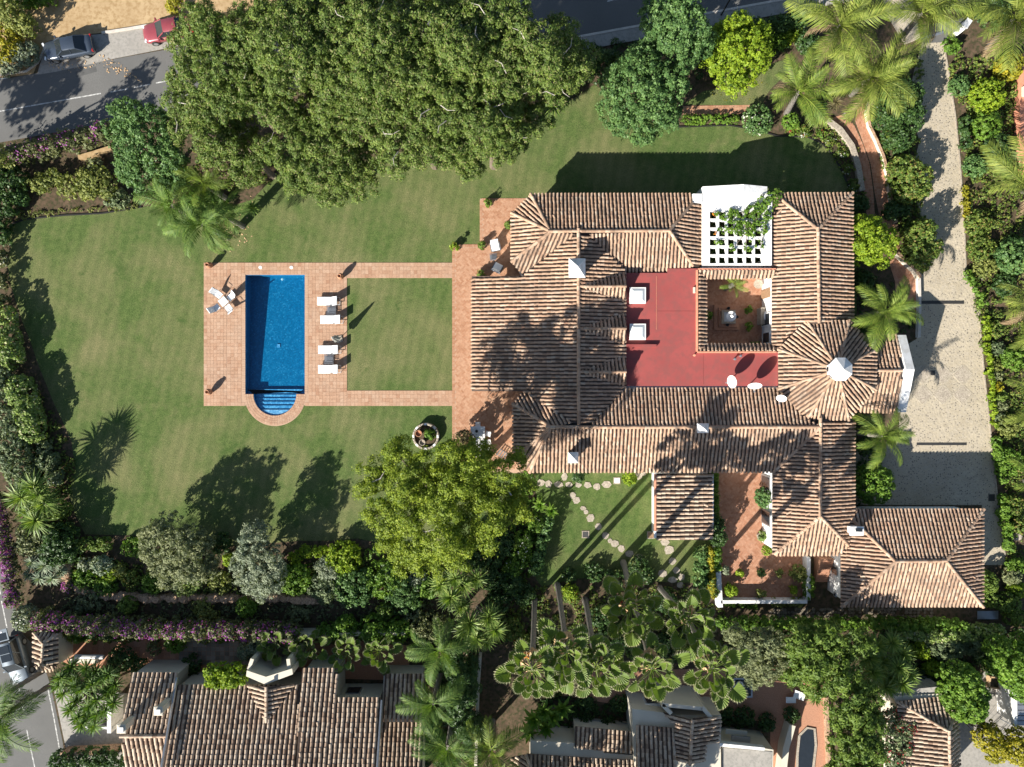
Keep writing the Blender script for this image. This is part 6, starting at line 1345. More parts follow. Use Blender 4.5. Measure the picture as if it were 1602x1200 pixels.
multi('mixed green bushes south of the shadow strip, by the fan palms', [(585, 985, 24, 2.4), (540, 985, 22, 2.2), (625, 985, 20, 2.2), (510, 990, 16, 2)], 'green'); multi('pinkish tinged shrub between the dry bush and tall feather palms', [(665, 985, 26, 2), (690, 975, 18, 1.8)], 'bougain', 'loose')
# south-west garden
rosettes('big dark clump of many spiky heads west of the tiled house', [(x, y, 3.6+.3*math.sin(x), 1.15) for (x, y) in [(105, 1055), (135, 1045), (160, 1062), (92, 1072), (120, 1072), (142, 1058), (180, 1070), (168, 1080), (118, 1096), (140, 1105), (152, 1118), (122, 1122), (178, 1100), (150, 1050), (112, 1042), (100, 1085), (128, 1078), (152, 1095), (175, 1085), (110, 1110), (138, 1118), (165, 1112), (148, 1135), (128, 1132), (95, 1060), (170, 1055), (118, 1060), (145, 1070)]], 'd', 'dracaena', 'spiky plant', base=(140, 1080))
feather_palm('feather palm at the western edge over the side road', 2, 1122, 7.5, 16, 4.4, 'd', group='palms on the side road', seed=8); feather_palm('thin feather palm with few fronds above the silver car bonnet', 10, 1085, 6.0, 7, 3.6, 'd', group='palms on the side road', seed=9)
hedge('dark hedge along the bottom edge by the forecourt', [(95, 1190), (140, 1185), (185, 1186)], 26, 2, 'deep', 'bush'); plant('hedge', 'bright clipped box hedge at the corner turret of the pale house', 'hedge', [(x_, y_, 13, 3.9, .9) for x_ in range(334, 382, 8) for y_ in (1050, 1062)], 'lime', 'hedge')
shrub('small clipped square bush by the gate roof', 124, 991, 13, 1.8, 'green', 'hedge', name='topiary', cat='topiary'); rosettes('soft fern like plant beside the gate roof', [(102, 990, 1.3, .8), (112, 998, 1.0, .7)], 'f', 'fern', 'fern')
multi('flowering bushes on the neighbour walk below the bougainvillea', [(150, 985, 16, 1.5), (172, 990, 14, 1.4), (205, 988, 14, 1.3)], 'deep', 'small', flowers=('red', 10, .14)); shrub('yellow green bush hanging over the neighbour walk', 275, 1005, 16, 1.6, 'green', 'small'); shrub('dry pink grass tuft on the neighbour walk', 242, 1015, 12, 1.0, 'bougain', 'loose')
multi('shaded shrubs between the spiky clump and neighbour walk', [(190, 1030, 20, 1.6), (215, 1040, 16, 1.4), (175, 1045, 14, 1.2), (300, 1040, 16, 1.0)], 'deep')
for (x, y, s, lab) in [(482, 1008, 1.0, 'low fan palm with olive leaves, first behind the tiled house'), (545, 1022, 1.05, 'low fan palm with yellowing leaves behind the tiled house'), (593, 1018, 1.0, 'low fan palm, greenest behind the tiled house'), (430, 1008, .95, 'silvery low fan palm next to the turret')]:
    fan_palm(lab, x, y, 2.2, 26, .82*s, 'low fan palms behind the tiled house', r0=.12, skirt=False, seed=int(x))
multi('silver green bush beside the low fan palms and turret', [(405, 1012, 18, 1.8), (385, 1018, 14, 1.6)], 'silver', 'bush')
rosettes('tall yucca with broad spiky heads under the yellow pine', [(725, 915, 4.2, 1.35), (705, 935, 4.4, 1.35), (745, 905, 4.0, 1.2), (690, 915, 4.0, 1.2), (722, 948, 3.8, 1.2), (712, 905, 4.4, 1.1)], 'y', base=(725, 900)); rosettes('second tall yucca, the lower one beside the dark lane', [(735, 975, 4.4, 1.35), (765, 965, 4.4, 1.3), (775, 985, 4.0, 1.2), (745, 1000, 3.8, 1.2), (725, 985, 3.6, 1.1), (760, 1000, 3.4, 1.1)], 'y', base=(748, 950))
feather_palm('pale tipped palm between tiled house and dark lane, upper one', 688, 1015, 6.5, 13, 3.0, 'd', spread=(-.5, .8), group='palms beside the dark lane', seed=11); feather_palm('broad leaved pale palm beside the tiled house corner', 678, 1100, 6.0, 13, 3.2, 'd', spread=(-.5, .8), group='palms beside the dark lane', seed=12); feather_palm('feather palm at the bottom edge near the dark lane', 700, 1170, 6.0, 13, 3.6, 'd', spread=(-.5, .8), group='palms beside the dark lane', seed=13); feather_palm('bottom edge palm with tips pointing to the cream house', 768, 1172, 5.0, 12, 3.6, 'n', spread=(-.5, .8), group='palms beside the dark lane', seed=14)
multi('added dark shrubs standing in for shade under the east hem of the yellow pine', [(735, 868, 24, 2.6), (765, 868, 24, 2.4), (785, 850, 20, 2.2), (765, 900, 22, 2.2), (795, 915, 22, 1.8), (780, 940, 20, 1.6), (820, 930, 18, 1.4)], 'deep'); multi('dark fern like trees beside the lane', [(722, 1040, 26, 5), (728, 1075, 26, 5), (722, 1110, 24, 4.5), (735, 1140, 22, 4)], 'deep', 'feather', 'tree', 'tree')  # broad shrubs added; their dark leaves stand in for deep shade
rosettes('glossy paddle leaved plant next to the cream house', [(835, 1125, 2.6, 1.15), (850, 1112, 2.4, 1.1), (865, 1122, 2.2, 1.0), (828, 1145, 2.0, 1.0), (855, 1138, 2.0, 1.0), (880, 1108, 2.2, 1.1)], 'w', 'strelitzia', 'broad leaved plant')
strip([(752, 1020), (748, 1080), (745, 1200)], .25, 0, 1.4, M['cream'], 'lane_wall', thing('lane_wall', 'low wall along the dark lane between the two neighbours', 'wall', W(748, 1080)))
# ------------------------------------------------------------------ tall fan palms
for (x, y, h, b, lab, fl) in [(832, 1047, 15.5, (836, 938), 'tall fan palm with orange flower spray, closest to the dark lane', ('orangeflower', 1)), (887, 1020, 15.5, (872, 915), 'tall fan palm with dry straw boots showing on its crown', None), (932, 1042, 14.5, (915, 938), 'tall fan palm with the lowest drooping fans in the row', None), (987, 950, 11.5, (975, 880), 'tall fan palm with pink flower sprays nearest the small lawn', ('bougainflower', 2)),
                         (1078, 970, 13, (1032, 920), 'tall fan palm beside the white patio corner', None), (1020, 1045, 14.5, (990, 942), 'tall fan palm whose crown hangs over the terrace at mid row', None), (1115, 1045, 14.5, (1062, 945), 'tall fan palm next to the square basin', None)]:
    fan_palm(lab, x, y, h, 34, 1.08, base=b, seed=1, flowers=('red', fl[1]) if fl and fl[0] == 'bougainflower' else fl)
multi('leafy plants at the foot of the fan palms', [(825, 1010, 20, 1.2), (800, 985, 20, 1.2), (895, 930, 14, 1.6), (870, 1075, 14, 1)], 'mixed', 'small', flowers=('orangeflower', 8, .14))
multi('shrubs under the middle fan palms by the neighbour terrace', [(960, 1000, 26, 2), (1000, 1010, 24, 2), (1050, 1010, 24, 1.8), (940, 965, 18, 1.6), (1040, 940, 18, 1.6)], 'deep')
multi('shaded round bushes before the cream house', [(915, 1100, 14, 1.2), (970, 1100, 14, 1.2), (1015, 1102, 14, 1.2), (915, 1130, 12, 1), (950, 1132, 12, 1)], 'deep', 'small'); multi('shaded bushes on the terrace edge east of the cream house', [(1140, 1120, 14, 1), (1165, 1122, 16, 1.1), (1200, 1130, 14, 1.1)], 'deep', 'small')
# ------------------------------------------------------------------ small lawn surroundings
hedge('grey green clipped hedge west of the small lawn', [(858, 815), (848, 850), (838, 890)], 16, 1.6, 'bluegreen', 'hedge'); multi('bright leafy shrubs between yellow pine and small lawn hedge', [(820, 845, 16, 1.8), (815, 870, 18, 1.8), (838, 820, 14, 1.8), (800, 890, 16, 1.6), (828, 755, 10, 2.2)], 'green', 'small', flowers=('whiteflower', 12, .12))
rosettes('broad leaved plants in the corner of small lawn and villa', [(862, 800, 1.2, .75), (845, 790, 1.0, .7)], 'w', 'strelitzia', 'broad leaved plant')
shrub('round clipped olive bush half under the yellow pine', 808, 848, 11, 1.6, 'clipped', 'clip', name='topiary', cat='topiary'); shrub('leafy bush against the villa wall over the stepping stones', 985, 748, 11, 1.6, 'lime', 'small', 12); shrub('dark small bush in the villa shade near the first stones', 905, 745, 10, 1.5, 'deep', 'small')
hedge('clipped green hedge between small lawn and white patio wall', [(1098, 868), (1097, 910)], 20, 1.6, 'bluegreen', 'hedge'); hedge('orange leaved climber on the outer side of the patio wall', [(1110, 860), (1112, 895), (1113, 930)], 8, 1.7, 'autumn', 'small', name='climber', cat='climber'); hedge('bright green box hedge on the patio wall top', [(1119, 862), (1120, 885)], 14, 1.7, 'green', 'hedge')
multi('dark shrubs along the lower rim of the small lawn', [(930, 895, 16, 1), (960, 905, 16, 1), (1000, 885, 16, 1.0), (890, 900, 12, .8), (1010, 900, 14, .9)], 'deep', 'small'); shrub('yellow green sapling in the dark bed at the lane', 893, 926, 12, 1.8, 'lime', 'small')
# climbers and pots of the brick patio
hedge('ivy on the low wall between shed and patio', [(1117, 742), (1118, 780), (1118, 815)], 9, 1.6, 'green', 'small', name='climber', cat='climber'); multi('dark citrus tree leaning on the shed wall', [(1115, 822, 17, 2.8), (1122, 840, 14, 2.6), (1108, 808, 10, 2.4)], 'deep', 'small', 'tree', 'tree')
shrub('leafy climber on the villa wall above the patio', 1195, 778, 12, 2.6, 'bluegreen', 'small', 16); shrub('small yellow bush at the villa corner on the patio', 1200, 860, 8, .9, 'lime', 'small'); shrub('pale variegated bush beside the patio window', 1194, 838, 9, 1.2, 'hedge', 'small')
hedge('green hedge outside the eastern patio wall by the stair', [(1265, 905), (1265, 930)], 13, 1.3, 'green', 'hedge'); hedge('dark green planting at the foot of the south patio wall', [(1142, 944), (1180, 945)], 11, .8, 'green', 'hedge', name='low_hedge'); hedge('yellow green planting at the foot of the south patio wall', [(1212, 943), (1250, 942)], 11, .8, 'sparse', 'small', name='low_hedge'); hedge('leafy mass at the west corner of the patio', [(1112, 905), (1116, 925)], 13, 1.6, 'mixed', 'small', name='shrub', cat='shrub')
for i, (x, y, r, h, m, lab) in enumerate([(1157, 896, 6, .7, 'lime', 'small potted yellow green plant, first of the three in a line on the patio'), (1190, 896, 6, .7, 'bluegreen', 'small potted blue green plant, middle of three in a line on the patio'), (1219, 896, 6, .8, 'sparse', 'small potted yellowish plant, third in the line on the patio'), (1249, 896, 13, 1.3, 'sparse', 'big yellow green potted bush by the stair wall'), (1143, 923, 10, 1.1, 'lime', 'potted bright bush in the shaded corner of the patio'), (1191, 928, 7, .7, 'sparse', 'potted plant in the middle of the shaded patio wall'), (1241, 922, 6, .7, 'lime', 'potted plant at the shaded east end of the patio'), (1133, 891, 7, .9, 'grey', 'potted silver plant by the west patio wall')]):
    pot((x, y), .2, .35, 'terracotta pot of the '+' '.join(lab.replace('potted ', '').split()[:11]), 'terracotta', .04); shrub(lab, x, y, r, h+.35, m, 'small', name='potted_plant', cat='potted plant')
pot((1187, 837), .32, .6, 'round pale pot beside the patio window', 'stone', .04)
for (x, y, lab) in ((763, 317, 'clipped ball plant in a pot at the outer corner of the terrace'), (711, 386, 'yellowish ball plant in a pot at the path corner of the terrace'), (754, 384, 'dark ball plant in a pot at the inner terrace corner'), (796, 352, 'ball plant in a pot against the villa west face'), (752, 428, 'small potted plant at the corner of the porch roof')):
    pot((x, y), .24, .5, 'terracotta pot under the '+lab.split(' in a pot')[0], 'terracotta', .05); shrub(lab, x, y, 6.2, 1.05, 'clipped' if y != 386 else 'lime', 'clip', name='potted_ball', cat='potted plant')
shrub('leafy plant inside the round stone ring planter', 673, 679, 9, 1.1, 'green', 'small', name='potted_plant', cat='potted plant'); shrub('reddish small tree beside the dining table', 728, 690, 16, 3.0, 'bronze', 'loose', 18)
# ------------------------------------------------------------------ pergola vine, courtyard
V = [];
vb = [(1150, 334, 16, 4.12, .18, 8), (1165, 345, 26, 4.15, .2, 14), (1185, 335, 26, 4.2, .22, 16), (1172, 362, 24, 4.12, .18, 10), (1200, 318, 16, 4.3, .3, 14), (1212, 306, 12, 4.35, .3, 10), (1140, 340, 14, 4.1, .15, 8), (1150, 358, 20, 4.12, .16, 10), (1190, 355, 14, 4.1, .16, 12), (1122, 336, 6, 4.1, .12, 6), (1130, 360, 8, 4.1, .12, 6), (1146, 384, 6, 4.08, .1, 10), (1170, 385, 8, 4.08, .1, 10), (1188, 385, 7, 4.08, .1, 9), (1125, 380, 8, 4.08, .1, 4)]
vt = thing('vine', 'green vine covering half of the white pergola grid', 'vine', W(1165, 350, 4)); vt.location = W(1165, 350, 4.0); WLOC[vt.name] = Vector(vt.location)
VB = [blob(x, y, r, z, rz, ry) for (x, y, r, z, rz, ry) in vb]; leafmesh('leaves', foliage(VB, .17, .15, .85, -.1, .3, .48, .1, .3, .3), LM['green'], vt); add_flowers(vt, [blob(1119, 334, 4, 4.2, .1), blob(1118, 364, 4, 4.2, .1)], 12, 'orangeflower', .14)
mb = MB()
for (a, b) in (((1212, 306), (1140, 345)), ((1200, 330), (1188, 392)), ((1185, 340), (1145, 390)), ((1165, 350), (1166, 395))): mb.tube([W(*a, 4.15), W((a[0]+b[0])/2+3, (a[1]+b[1])/2-2, 4.2), W(*b, 4.1)], [.05, .035, .015], 5)
mb.build('stems', M['bark'], vt)
feather_palm('small shaded palm at the north side of the courtyard', 1146, 446, 2.2, 10, 1.5, 'n', group='plants in the courtyard', seed=21)
for (x, y, lab) in ((1108, 494, 'fern in the shaded west side of the courtyard'), (1171, 484, 'dark potted plant between fountain and white courtyard wall, upper'), (1172, 510, 'dark potted plant between fountain and white courtyard wall, lower'), (1181, 540, 'small flowering plant in the south east corner of the courtyard')): shrub(lab, x, y, 6, .9, 'green', 'small', name='potted_plant', cat='potted plant')
c = W(1136, 497); ft = thing('fountain', 'stepped brick fountain with a carved white bowl in the courtyard', 'fountain', (c.x, c.y, .03)); MB().slab((c.x, c.y, .03), (2.3, 2.3, .2), 0, .02).build('lower_step', M['brickp'], ft); MB().slab((c.x+.05, c.y-.05, .232), (1.7, 1.7, .25), 0, .02).build('upper_step', M['brickp'], ft)
mb = MB()
for (dx, dy, a, b) in ((0, .52, 1.2, .16), (0, -.52, 1.2, .16), (.52, 0, .16, .88), (-.52, 0, .16, .88)): mb.box((c.x+dx, c.y+dy, .68), (a, b, .4))
mb.build('basin_rim', M['stone'], ft); MB().box((c.x, c.y, .6), (.88, .88, .2)).build('basin_water', M['paleglass'], ft); MB().lathe((c.x, c.y, .7), [(.12, 0), (.08, .5), (.12, .6), (.42, .78), (.45, .82), (.36, .82), (.1, .74), (.07, 1.0), (.16, 1.1), (.03, 1.2)], 16).build('bowl', M['white'], ft)
for (dx, dy) in ((-.02, .78), (.75, 0), (-.1, -.72)): pot(px_of((c.x+dx, c.y+dy, 0))[:2], .13, .3, 'small pot on the %s rim of the fountain steps' % ('north' if dy > .1 else 'south' if dy < -.1 else 'east'), 'iron', .49)
t = thing('wall_fountain', 'tiled niche with a curved rim on the white courtyard wall', 'niche', W(1188, 500)); c = W(1187, 496); MB().box((c.x, c.y, .55), (.35, 1.5, 1.1)).build('basin', M['stone'], t); MB().lathe((c.x+.3, c.y, 1.1), [(.45, 0), (.45, .1), (.3, .12)], 16, .5, 1).build('rim', M['cushion'], t)
c = W(1182, 446); t = thing('garden_table', 'small round pale table in the sunlit corner of the courtyard', 'table', (c.x, c.y, .03)); MB().lathe((c.x, c.y, .03), [(.2, 0), (.06, .05), (.05, .68), (.42, .69), (.42, .73), (.02, .735)], 16).build('table_top', M['stone'], t)

# unseen wood: southern trees added to shade the cream house, western ones shade the road
BB = []
for (x, y, r, z) in [(790, 1300, 60, 8), (860, 1310, 60, 9), (930, 1320, 60, 9), (1000, 1330, 55, 8.5), (740, 1290, 45, 7), (-275, 305, 44, 9.5), (-310, 330, 40, 9.5), (-240, 288, 34, 9.2), (-330, 295, 40, 9.8), (-290, 275, 30, 9.6)]: BB.append(blob(x, y, r, z, 2.6 if x > 0 else 1.3))
tag(leafmesh('wood', foliage(BB, .6, .34, .8, -.4, .5, .45, .12, .3, .3), LM['pine']), kind='stuff')

# ------------------------------------------------------------------ satellite dishes on the red roof
def dish(x, y, r, label, z=4.3, rz=0.0, base_z=3.75, az=3.3, el=.40):
    c = W(x, y, z); t = thing('satellite_dish', label, 'satellite dish', (c.x, c.y, base_z), 'satellite dishes on the roofs'); n = 18; v = []; f = []
    X = Vector((math.cos(az)*math.cos(el), math.sin(az)*math.cos(el), math.sin(el))); U = X.cross(Vector((0, 0, 1))).normalized(); Vv = U.cross(X)
    top = c+Vector((0, 0, .45)); prof = [(0.02, 0), (r*.5, .04), (r*.85, .12), (r, .17)]
    for s in (0, -.02):
        for (q, d) in prof:
            for k in range(n): a = 2*PI*k/n; p = top+X*(d+s)+U*q*math.cos(a)+Vv*q*1.08*math.sin(a); v.append(tuple(p))
    for s in (0, 4*n):
        for i in range(3):
            for k in range(n): f.append((s+i*n+k, s+i*n+(k+1) % n, s+(i+1)*n+(k+1) % n, s+(i+1)*n+k))
    MB().add(v, f).build('reflector', M['white'], t, smooth=True)
    MB().tube([(c.x, c.y, base_z), (c.x, c.y, top.z-.1), tuple(top-X*.03)], .04, 6).build('mast', M['alu'], t); q = top+X*.7-Vv*.15
    MB().tube([tuple(top-Vv*r*.9+X*.15), tuple(q)], .015, 5).build('feed_arm', M['alu'], t); MB().tube([tuple(q), tuple(q-X*.14)], .05, 6).build('receiver', M['alu'], t)
dish(1145, 597, .55, 'white satellite dish seen edge on, standing on the red roof nearer the skylights', 4.5); dish(1178, 601, .58, 'white satellite dish lying flattest on the red roof next to the tower', 4.5, az=-1.7, el=.42); dish(1220, 621, .42, 'small white satellite dish on the tiles beside the tower', 4.5, base_z=3.9, az=-2.1, el=.6)
t = thing('tv_aerial', 'thin metal aerial lying over the tiles by the tower', 'aerial', W(1228, 632, 4.3)); a, b = W(1216, 638, 4.7), W(1236, 626, 5.0); mb = MB(); mb.tube([a, b], .02, 4)
for k in range(6): p = a.lerp(b, k/5); mb.tube([p+Vector((-.2, -.35, 0)), p+Vector((.2, .35, 0))], .012, 4)
mb.build('rods', M['alu'], t); MB().tube([W(1228, 632, 3.9), W(1228, 632, 4.9)], .03, 5).build('mast', M['alu'], t); t.location.z = 0; 
for ch in t.children: ch.location.z = 0

# ------------------------------------------------------------------ palms and beds east of the villa
feather_palm('date palm close to the drive, east of the tower', 1383, 488, 4.6, 22, 3.4, 'n', group='palms against the villa', seed=31, spread=(-.25, .8)); feather_palm('date palm between tower and garage, south of the porch', 1378, 682, 4.4, 16, 3.2, 'n', group='palms against the villa', seed=32, spread=(-.25, .8))
feather_palm('tall queen palm with dry sheaths at its heart', 1360, 122, 8.5, 22, 4.4, 'p', group='queen palms at the gate', seed=33, sheaths=5, base=(1332, 148)); feather_palm('queen palm over the brick path, trunk foot by white flowers', 1248, 145, 7, 18, 3.7, 'n', group='queen palms at the gate', seed=34, base=(1230, 178)); feather_palm('queen palm at the top road beside the lime bush', 1312, 42, 9, 20, 4.6, 'p', group='queen palms at the gate', seed=35, base=(1298, 62))
feather_palm('queen palm hanging over the gate at the top of the drive', 1440, 22, 9, 18, 4.8, 'p', group='queen palms at the gate', seed=36, base=(1412, 58)); feather_palm('queen palm in the north east corner of the picture', 1585, 32, 9, 19, 5.0, 'p', group='queen palms at the gate', seed=37, base=(1545, 75))
feather_palm('pale palm over the eastern wall below the long brick pier', 1606, 300, 4.5, 14, 5.2, 'p', group='palms along the eastern edge', seed=38, base=(1600, 299)); feather_palm('pale palm on the eastern edge level with the drain grate', 1612, 480, 4.5, 14, 4.4, 'p', group='palms along the eastern edge', seed=39, base=(1606, 480)); feather_palm('pale palm at the eastern edge beside small clipped balls', 1612, 630, 4, 11, 3.8, 'p', group='palms along the eastern edge', seed=40, base=(1606, 630)); feather_palm('pale palm on the eastern edge level with the garage shade', 1610, 752, 3.5, 9, 3.0, 'n', group='palms along the eastern edge', seed=41, base=(1604, 752))
for a in [('lime green bush at the top road, under the palms', 1235, 45, 20, 1.6, 'lime', 'bush'), ('dark bush beneath the queen palm heart', 1262, 66, 18, 1.6, 'deep', 'bush'), ('low green bush at the top road by the pavement', 1215, 65, 16, 1.2, 'green', 'bush'), ('white flowering bush next to the brick path end', 1185, 188, 24, 1.4, 'bluegreen', 'small'), ('round green bush between white flowers and path corner', 1237, 190, 14, 1.2, 'green', 'small'), ('dark bush at the bend of the pale stone edge', 1278, 172, 16, 1.3, 'deep', 'small')]:
    shrub(*a[:7], flowers=('whiteflower', 45, .13) if a[1] == 1185 else None)
hedge('low clipped hedge below the straight brick path', [(1075, 188), (1110, 187), (1148, 187)], 13, .7, 'green', 'small', name='low_hedge')
rosettes('bronze spiky plant by the palm trunk on the path', [(1308, 160, 1.6, 1.1), (1300, 168, 1.2, .9)], 'b', 'cordyline', 'spiky plant'); rosettes('bronze spiky plant overhanging the brick steps', [(1330, 172, 1.6, 1.1), (1325, 185, 1.2, .9), (1338, 162, 1.3, .8)], 'b', 'cordyline', 'spiky plant')
multi('flower bed plants with white and red blooms at the lawn curve', [(1255, 205, 10, .6), (1300, 222, 9, .5), (1318, 240, 9, .5), (1326, 265, 9, .5), (1335, 290, 10, .6), (1338, 315, 10, .8)], 'mixed', 'small', 'flower bed', 'flower_bed', ('whiteflower', 14, .1)); multi('red flowering low plants beside the lawn curve', [(1262, 208, 7, .4), (1285, 210, 7, .4), (1240, 207, 6, .4)], 'green', 'small', 'flower bed', 'flower_bed', ('red', 14, .1))
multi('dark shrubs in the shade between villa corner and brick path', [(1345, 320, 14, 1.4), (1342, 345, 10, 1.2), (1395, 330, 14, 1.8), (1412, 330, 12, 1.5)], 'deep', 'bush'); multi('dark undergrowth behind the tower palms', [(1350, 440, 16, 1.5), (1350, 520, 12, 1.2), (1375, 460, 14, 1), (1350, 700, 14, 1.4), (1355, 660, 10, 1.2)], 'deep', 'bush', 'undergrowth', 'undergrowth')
# eastern bed
H = 'clipped hedge edging the drive'
hedge('low green hedge edging the drive, dark upper piece beside bare soil', [(1508, 192), (1510, 225)], 15, 1.2, 'deep', 'hedge'); hedge('yellow leaved edging of the drive above the bend', [(1509, 295), (1510, 318), (1511, 335)], 9, .7, 'autumn', 'small', name='low_hedge'); hedge('green low hedge following the bend of the drive', [(1515, 430), (1528, 450), (1537, 475)], 13, .9, 'green', 'hedge', name='low_hedge')
hedge('long bright green hedge along the middle of the drive', [(1542, 500), (1544, 540), (1547, 580), (1550, 620), (1556, 665)], 10, .9, 'lime', 'hedge', name='low_hedge'); hedge('leafy light green hedge in the garage shadow zone of the drive', [(1558, 690), (1562, 720), (1568, 750)], 12, 1.0, 'green', 'small', name='low_hedge'); hedge('green hedge at the lower end of the drive', [(1570, 780), (1574, 820), (1578, 855)], 14, 1.2, 'green', 'hedge')
for a in [('vivid lime bush below the long brick wall, beside the drive', 1545, 150, 27, 1.9, 'lime', 'bush'), ('round clipped green bush under the vivid lime bush', 1542, 196, 22, 1.7, 'green', 'hedge'), ('yellow variegated tall bush by the brick pier', 1578, 105, 20, 2, 'autumn', 'bush'), ('green shrub with blue tint right of the gate', 1500, 135, 16, 1.2, 'bluegreen', 'small'), ('low bright green bush at the gate track', 1488, 72, 14, 1, 'green', 'small'), ('dark green tree at the north east edge behind the palm', 1560, 15, 30, 3, 'deep', 'tree'), ('dark shrub below the round clipped bush', 1560, 235, 24, 1.7, 'deep', 'bush'), ('mid green shrub at the drive, left of the shaded gap', 1525, 260, 18, 1.4, 'bluegreen', 'bush'),
          ('low shrub with mixed leaves beside the yellow edging', 1530, 350, 22, 1.2, 'mixed', 'small'), ('shrub with brownish leaves above the bend of the drive', 1535, 388, 22, 1.2, 'mixed', 'small'), ('large clipped green mound at the eastern edge', 1588, 400, 30, 2.4, 'bluegreen', 'hedge'), ('yellow green shrub inside the bend of the drive', 1540, 418, 17, 1.2, 'sparse', 'small'), ('dark shrub behind the bend hedge', 1570, 445, 18, 1.3, 'deep', 'bush'), ('green shrub at the eastern edge below the level of the grate', 1588, 560, 20, 1.8, 'green', 'bush'), ('yellow and green shrub beside the last clipped ball', 1575, 665, 18, 1.3, 'sparse', 'small'), ('bright broad shrub where the roof shadow ends', 1580, 722, 22, 1.4, 'green', 'small'),
          ('brown green shrub in the lower eastern bed', 1585, 790, 16, 1.2, 'mixed', 'small'), ('green shrub next to the pale boulder', 1570, 800, 12, 1.1, 'green', 'small'), ('mixed shrub at the eastern edge above the pale boulder', 1592, 820, 14, 1.2, 'mixed', 'small'), ('small mixed shrub right of the bend hedge', 1557, 515, 14, .9, 'mixed', 'small'), ('grey shrub under the eastern palm, by the long hedge', 1560, 545, 12, .9, 'greyhedge', 'small')]:
    shrub(*a)
for (x, y, r, m, lab) in [(1561, 572, 9, 'sparse', 'uppermost, yellowish'), (1559, 589, 9, 'olive', 'second, grey green'), (1560, 605, 8, 'autumn', 'third, golden'), (1565, 620, 10, 'clipped', 'fourth, dark'), (1565, 635, 10, 'olive', 'fifth, broad'), (1562, 652, 8, 'greyhedge', 'lowest, in shade')]:
    shrub('small clipped ball bush in the column beside the drive, '+lab, x, y, r, .9, m, 'clip', name='topiary', cat='topiary')
def rockthing(x, y, r, label):
    c = W(x, y); t = thing('boulder', label, 'boulder', (c.x, c.y, 0)); v = []; nn = 9
    for z_, rad in ((0, .9), (.3, 1.05), (.65, .85), (.85, .45)):
        for i in range(nn): v.append((c.x+r*rad*math.cos(2*PI*i/nn)*random.uniform(.85, 1.1), c.y+r*rad*math.sin(2*PI*i/nn)*random.uniform(.85, 1.1), z_*r))
    f = [tuple(range(27, 36))]
    for ri in (0, 9, 18): f += [(ri+i, ri+(i+1) % nn, ri+9+(i+1) % nn, ri+9+i) for i in range(nn)]
    MB().add(v, f).build('stone', M['stone'], t)
rockthing(1590, 838, .45, 'pale rounded boulder in the lower eastern bed'); rockthing(1537, 435, .22, 'small pale stone inside the bend hedge'); rockthing(1565, 660, .5, 'brownish stone below the column of clipped balls')
# clipped mounds by the garage
for a in [('smooth olive clipped mound touching the garage corner, upper', 1545, 910, 14, 1.6, 'clipped', 'clip', 18), ('smooth clipped mound at the garage corner, lower', 1547, 938, 14, 1.5, 'clipped', 'clip', 12), ('largest smooth clipped mound east of the garage', 1574, 942, 20, 1.8, 'clipped', 'clip', 16), ('smooth clipped mound below the largest one', 1588, 966, 18, 1.6, 'clipped', 'clip', 14), ('pale clipped mound at the eastern edge beside the garage', 1582, 900, 14, 1.3, 'olive', 'clip', 14), ('bright leafy bush above the largest clipped mound', 1590, 922, 14, 1.4, 'lime', 'small', 12), ('green bush at the end of the drive below the hedge', 1590, 885, 16, 1.3, 'green', 'small', 12)]:
    shrub(*a[:7], ry=a[7], name='topiary' if a[6] == 'clip' else 'shrub', cat='topiary' if a[6] == 'clip' else 'shrub')
t = thing('door_mat', 'blue grey flat metal lid on the passage behind the garage', 'cover', W(1545, 962)); MB().slab(W(1545, 962)+Vector((0, 0, .005)), (1.9, .75, .05), 0, .01).build('lid', M['alu'], t); t.name = 'cover_plate'
# ------------------------------------------------------------------ south-east gardens
hedge('long dark clipped hedge behind the patio and garage passage', [(1130, 974), (1200, 975), (1280, 974), (1360, 974), (1440, 976), (1500, 978)], 16, 2.2, 'green', 'hedge', step=.9); hedge('pale variegated hedge strip south of the garage', [(1410, 988), (1450, 990), (1500, 990), (1555, 988)], 20, 2.3, 'hedge', 'bush')
multi('grey green bush under the pale variegated hedge', [(1480, 1008, 26, 2.2), (1455, 1005, 16, 2), (1520, 1005, 22, 2.0), (1540, 1000, 16, 1.8)], 'greyhedge', 'fine'); shrub('yellow lime ball bush in the dark bed of the corner cottage', 1436, 1015, 15, 2, 'lime', 'small'); shrub('small yellow lime bush below the ball bush at the cottage', 1456, 1043, 14, 1.8, 'lime', 'small', 12)
tree('pale feathery tree between fan palms and the feathery dark tree', [(1180, 1010, 26, 5, 1.5), (1205, 1005, 24, 5, 1.5), (1165, 1030, 24, 4.4, 1.4), (1195, 1040, 28, 4.4, 1.4), (1215, 1030, 20, 4, 1.2), (1150, 990, 18, 4, 1.2), (1180, 1060, 16, 3.2, 1.1)], 'olive', 'fine'); tree('dark green weeping tree south of the passage hedge', [(1255, 1005, 28, 6, 1.6), (1290, 1000, 30, 6.2, 1.6), (1270, 1035, 30, 5.6, 1.6), (1310, 1030, 28, 5.6, 1.6), (1340, 1005, 24, 5.4, 1.4), (1245, 1050, 24, 4.2, 1.4), (1275, 1070, 22, 3.6, 1.3)], 'feather', 'feather')
tree('tall dark feathery conifer hedge along the terracotta walk', [(1325, 1075, 30, 6.5, 2), (1350, 1085, 24, 6.2, 1.8), (1325, 1115, 32, 6.8, 2.2), (1355, 1125, 24, 6, 2), (1330, 1155, 32, 6.8, 2.2), (1355, 1165, 22, 6, 2), (1328, 1195, 32, 6.6, 2.2), (1350, 1205, 24, 6, 2), (1315, 1225, 26, 6, 2)], 'feather', 'feather', 'conifer_hedge', 'hedge', base=(1310, 1100))
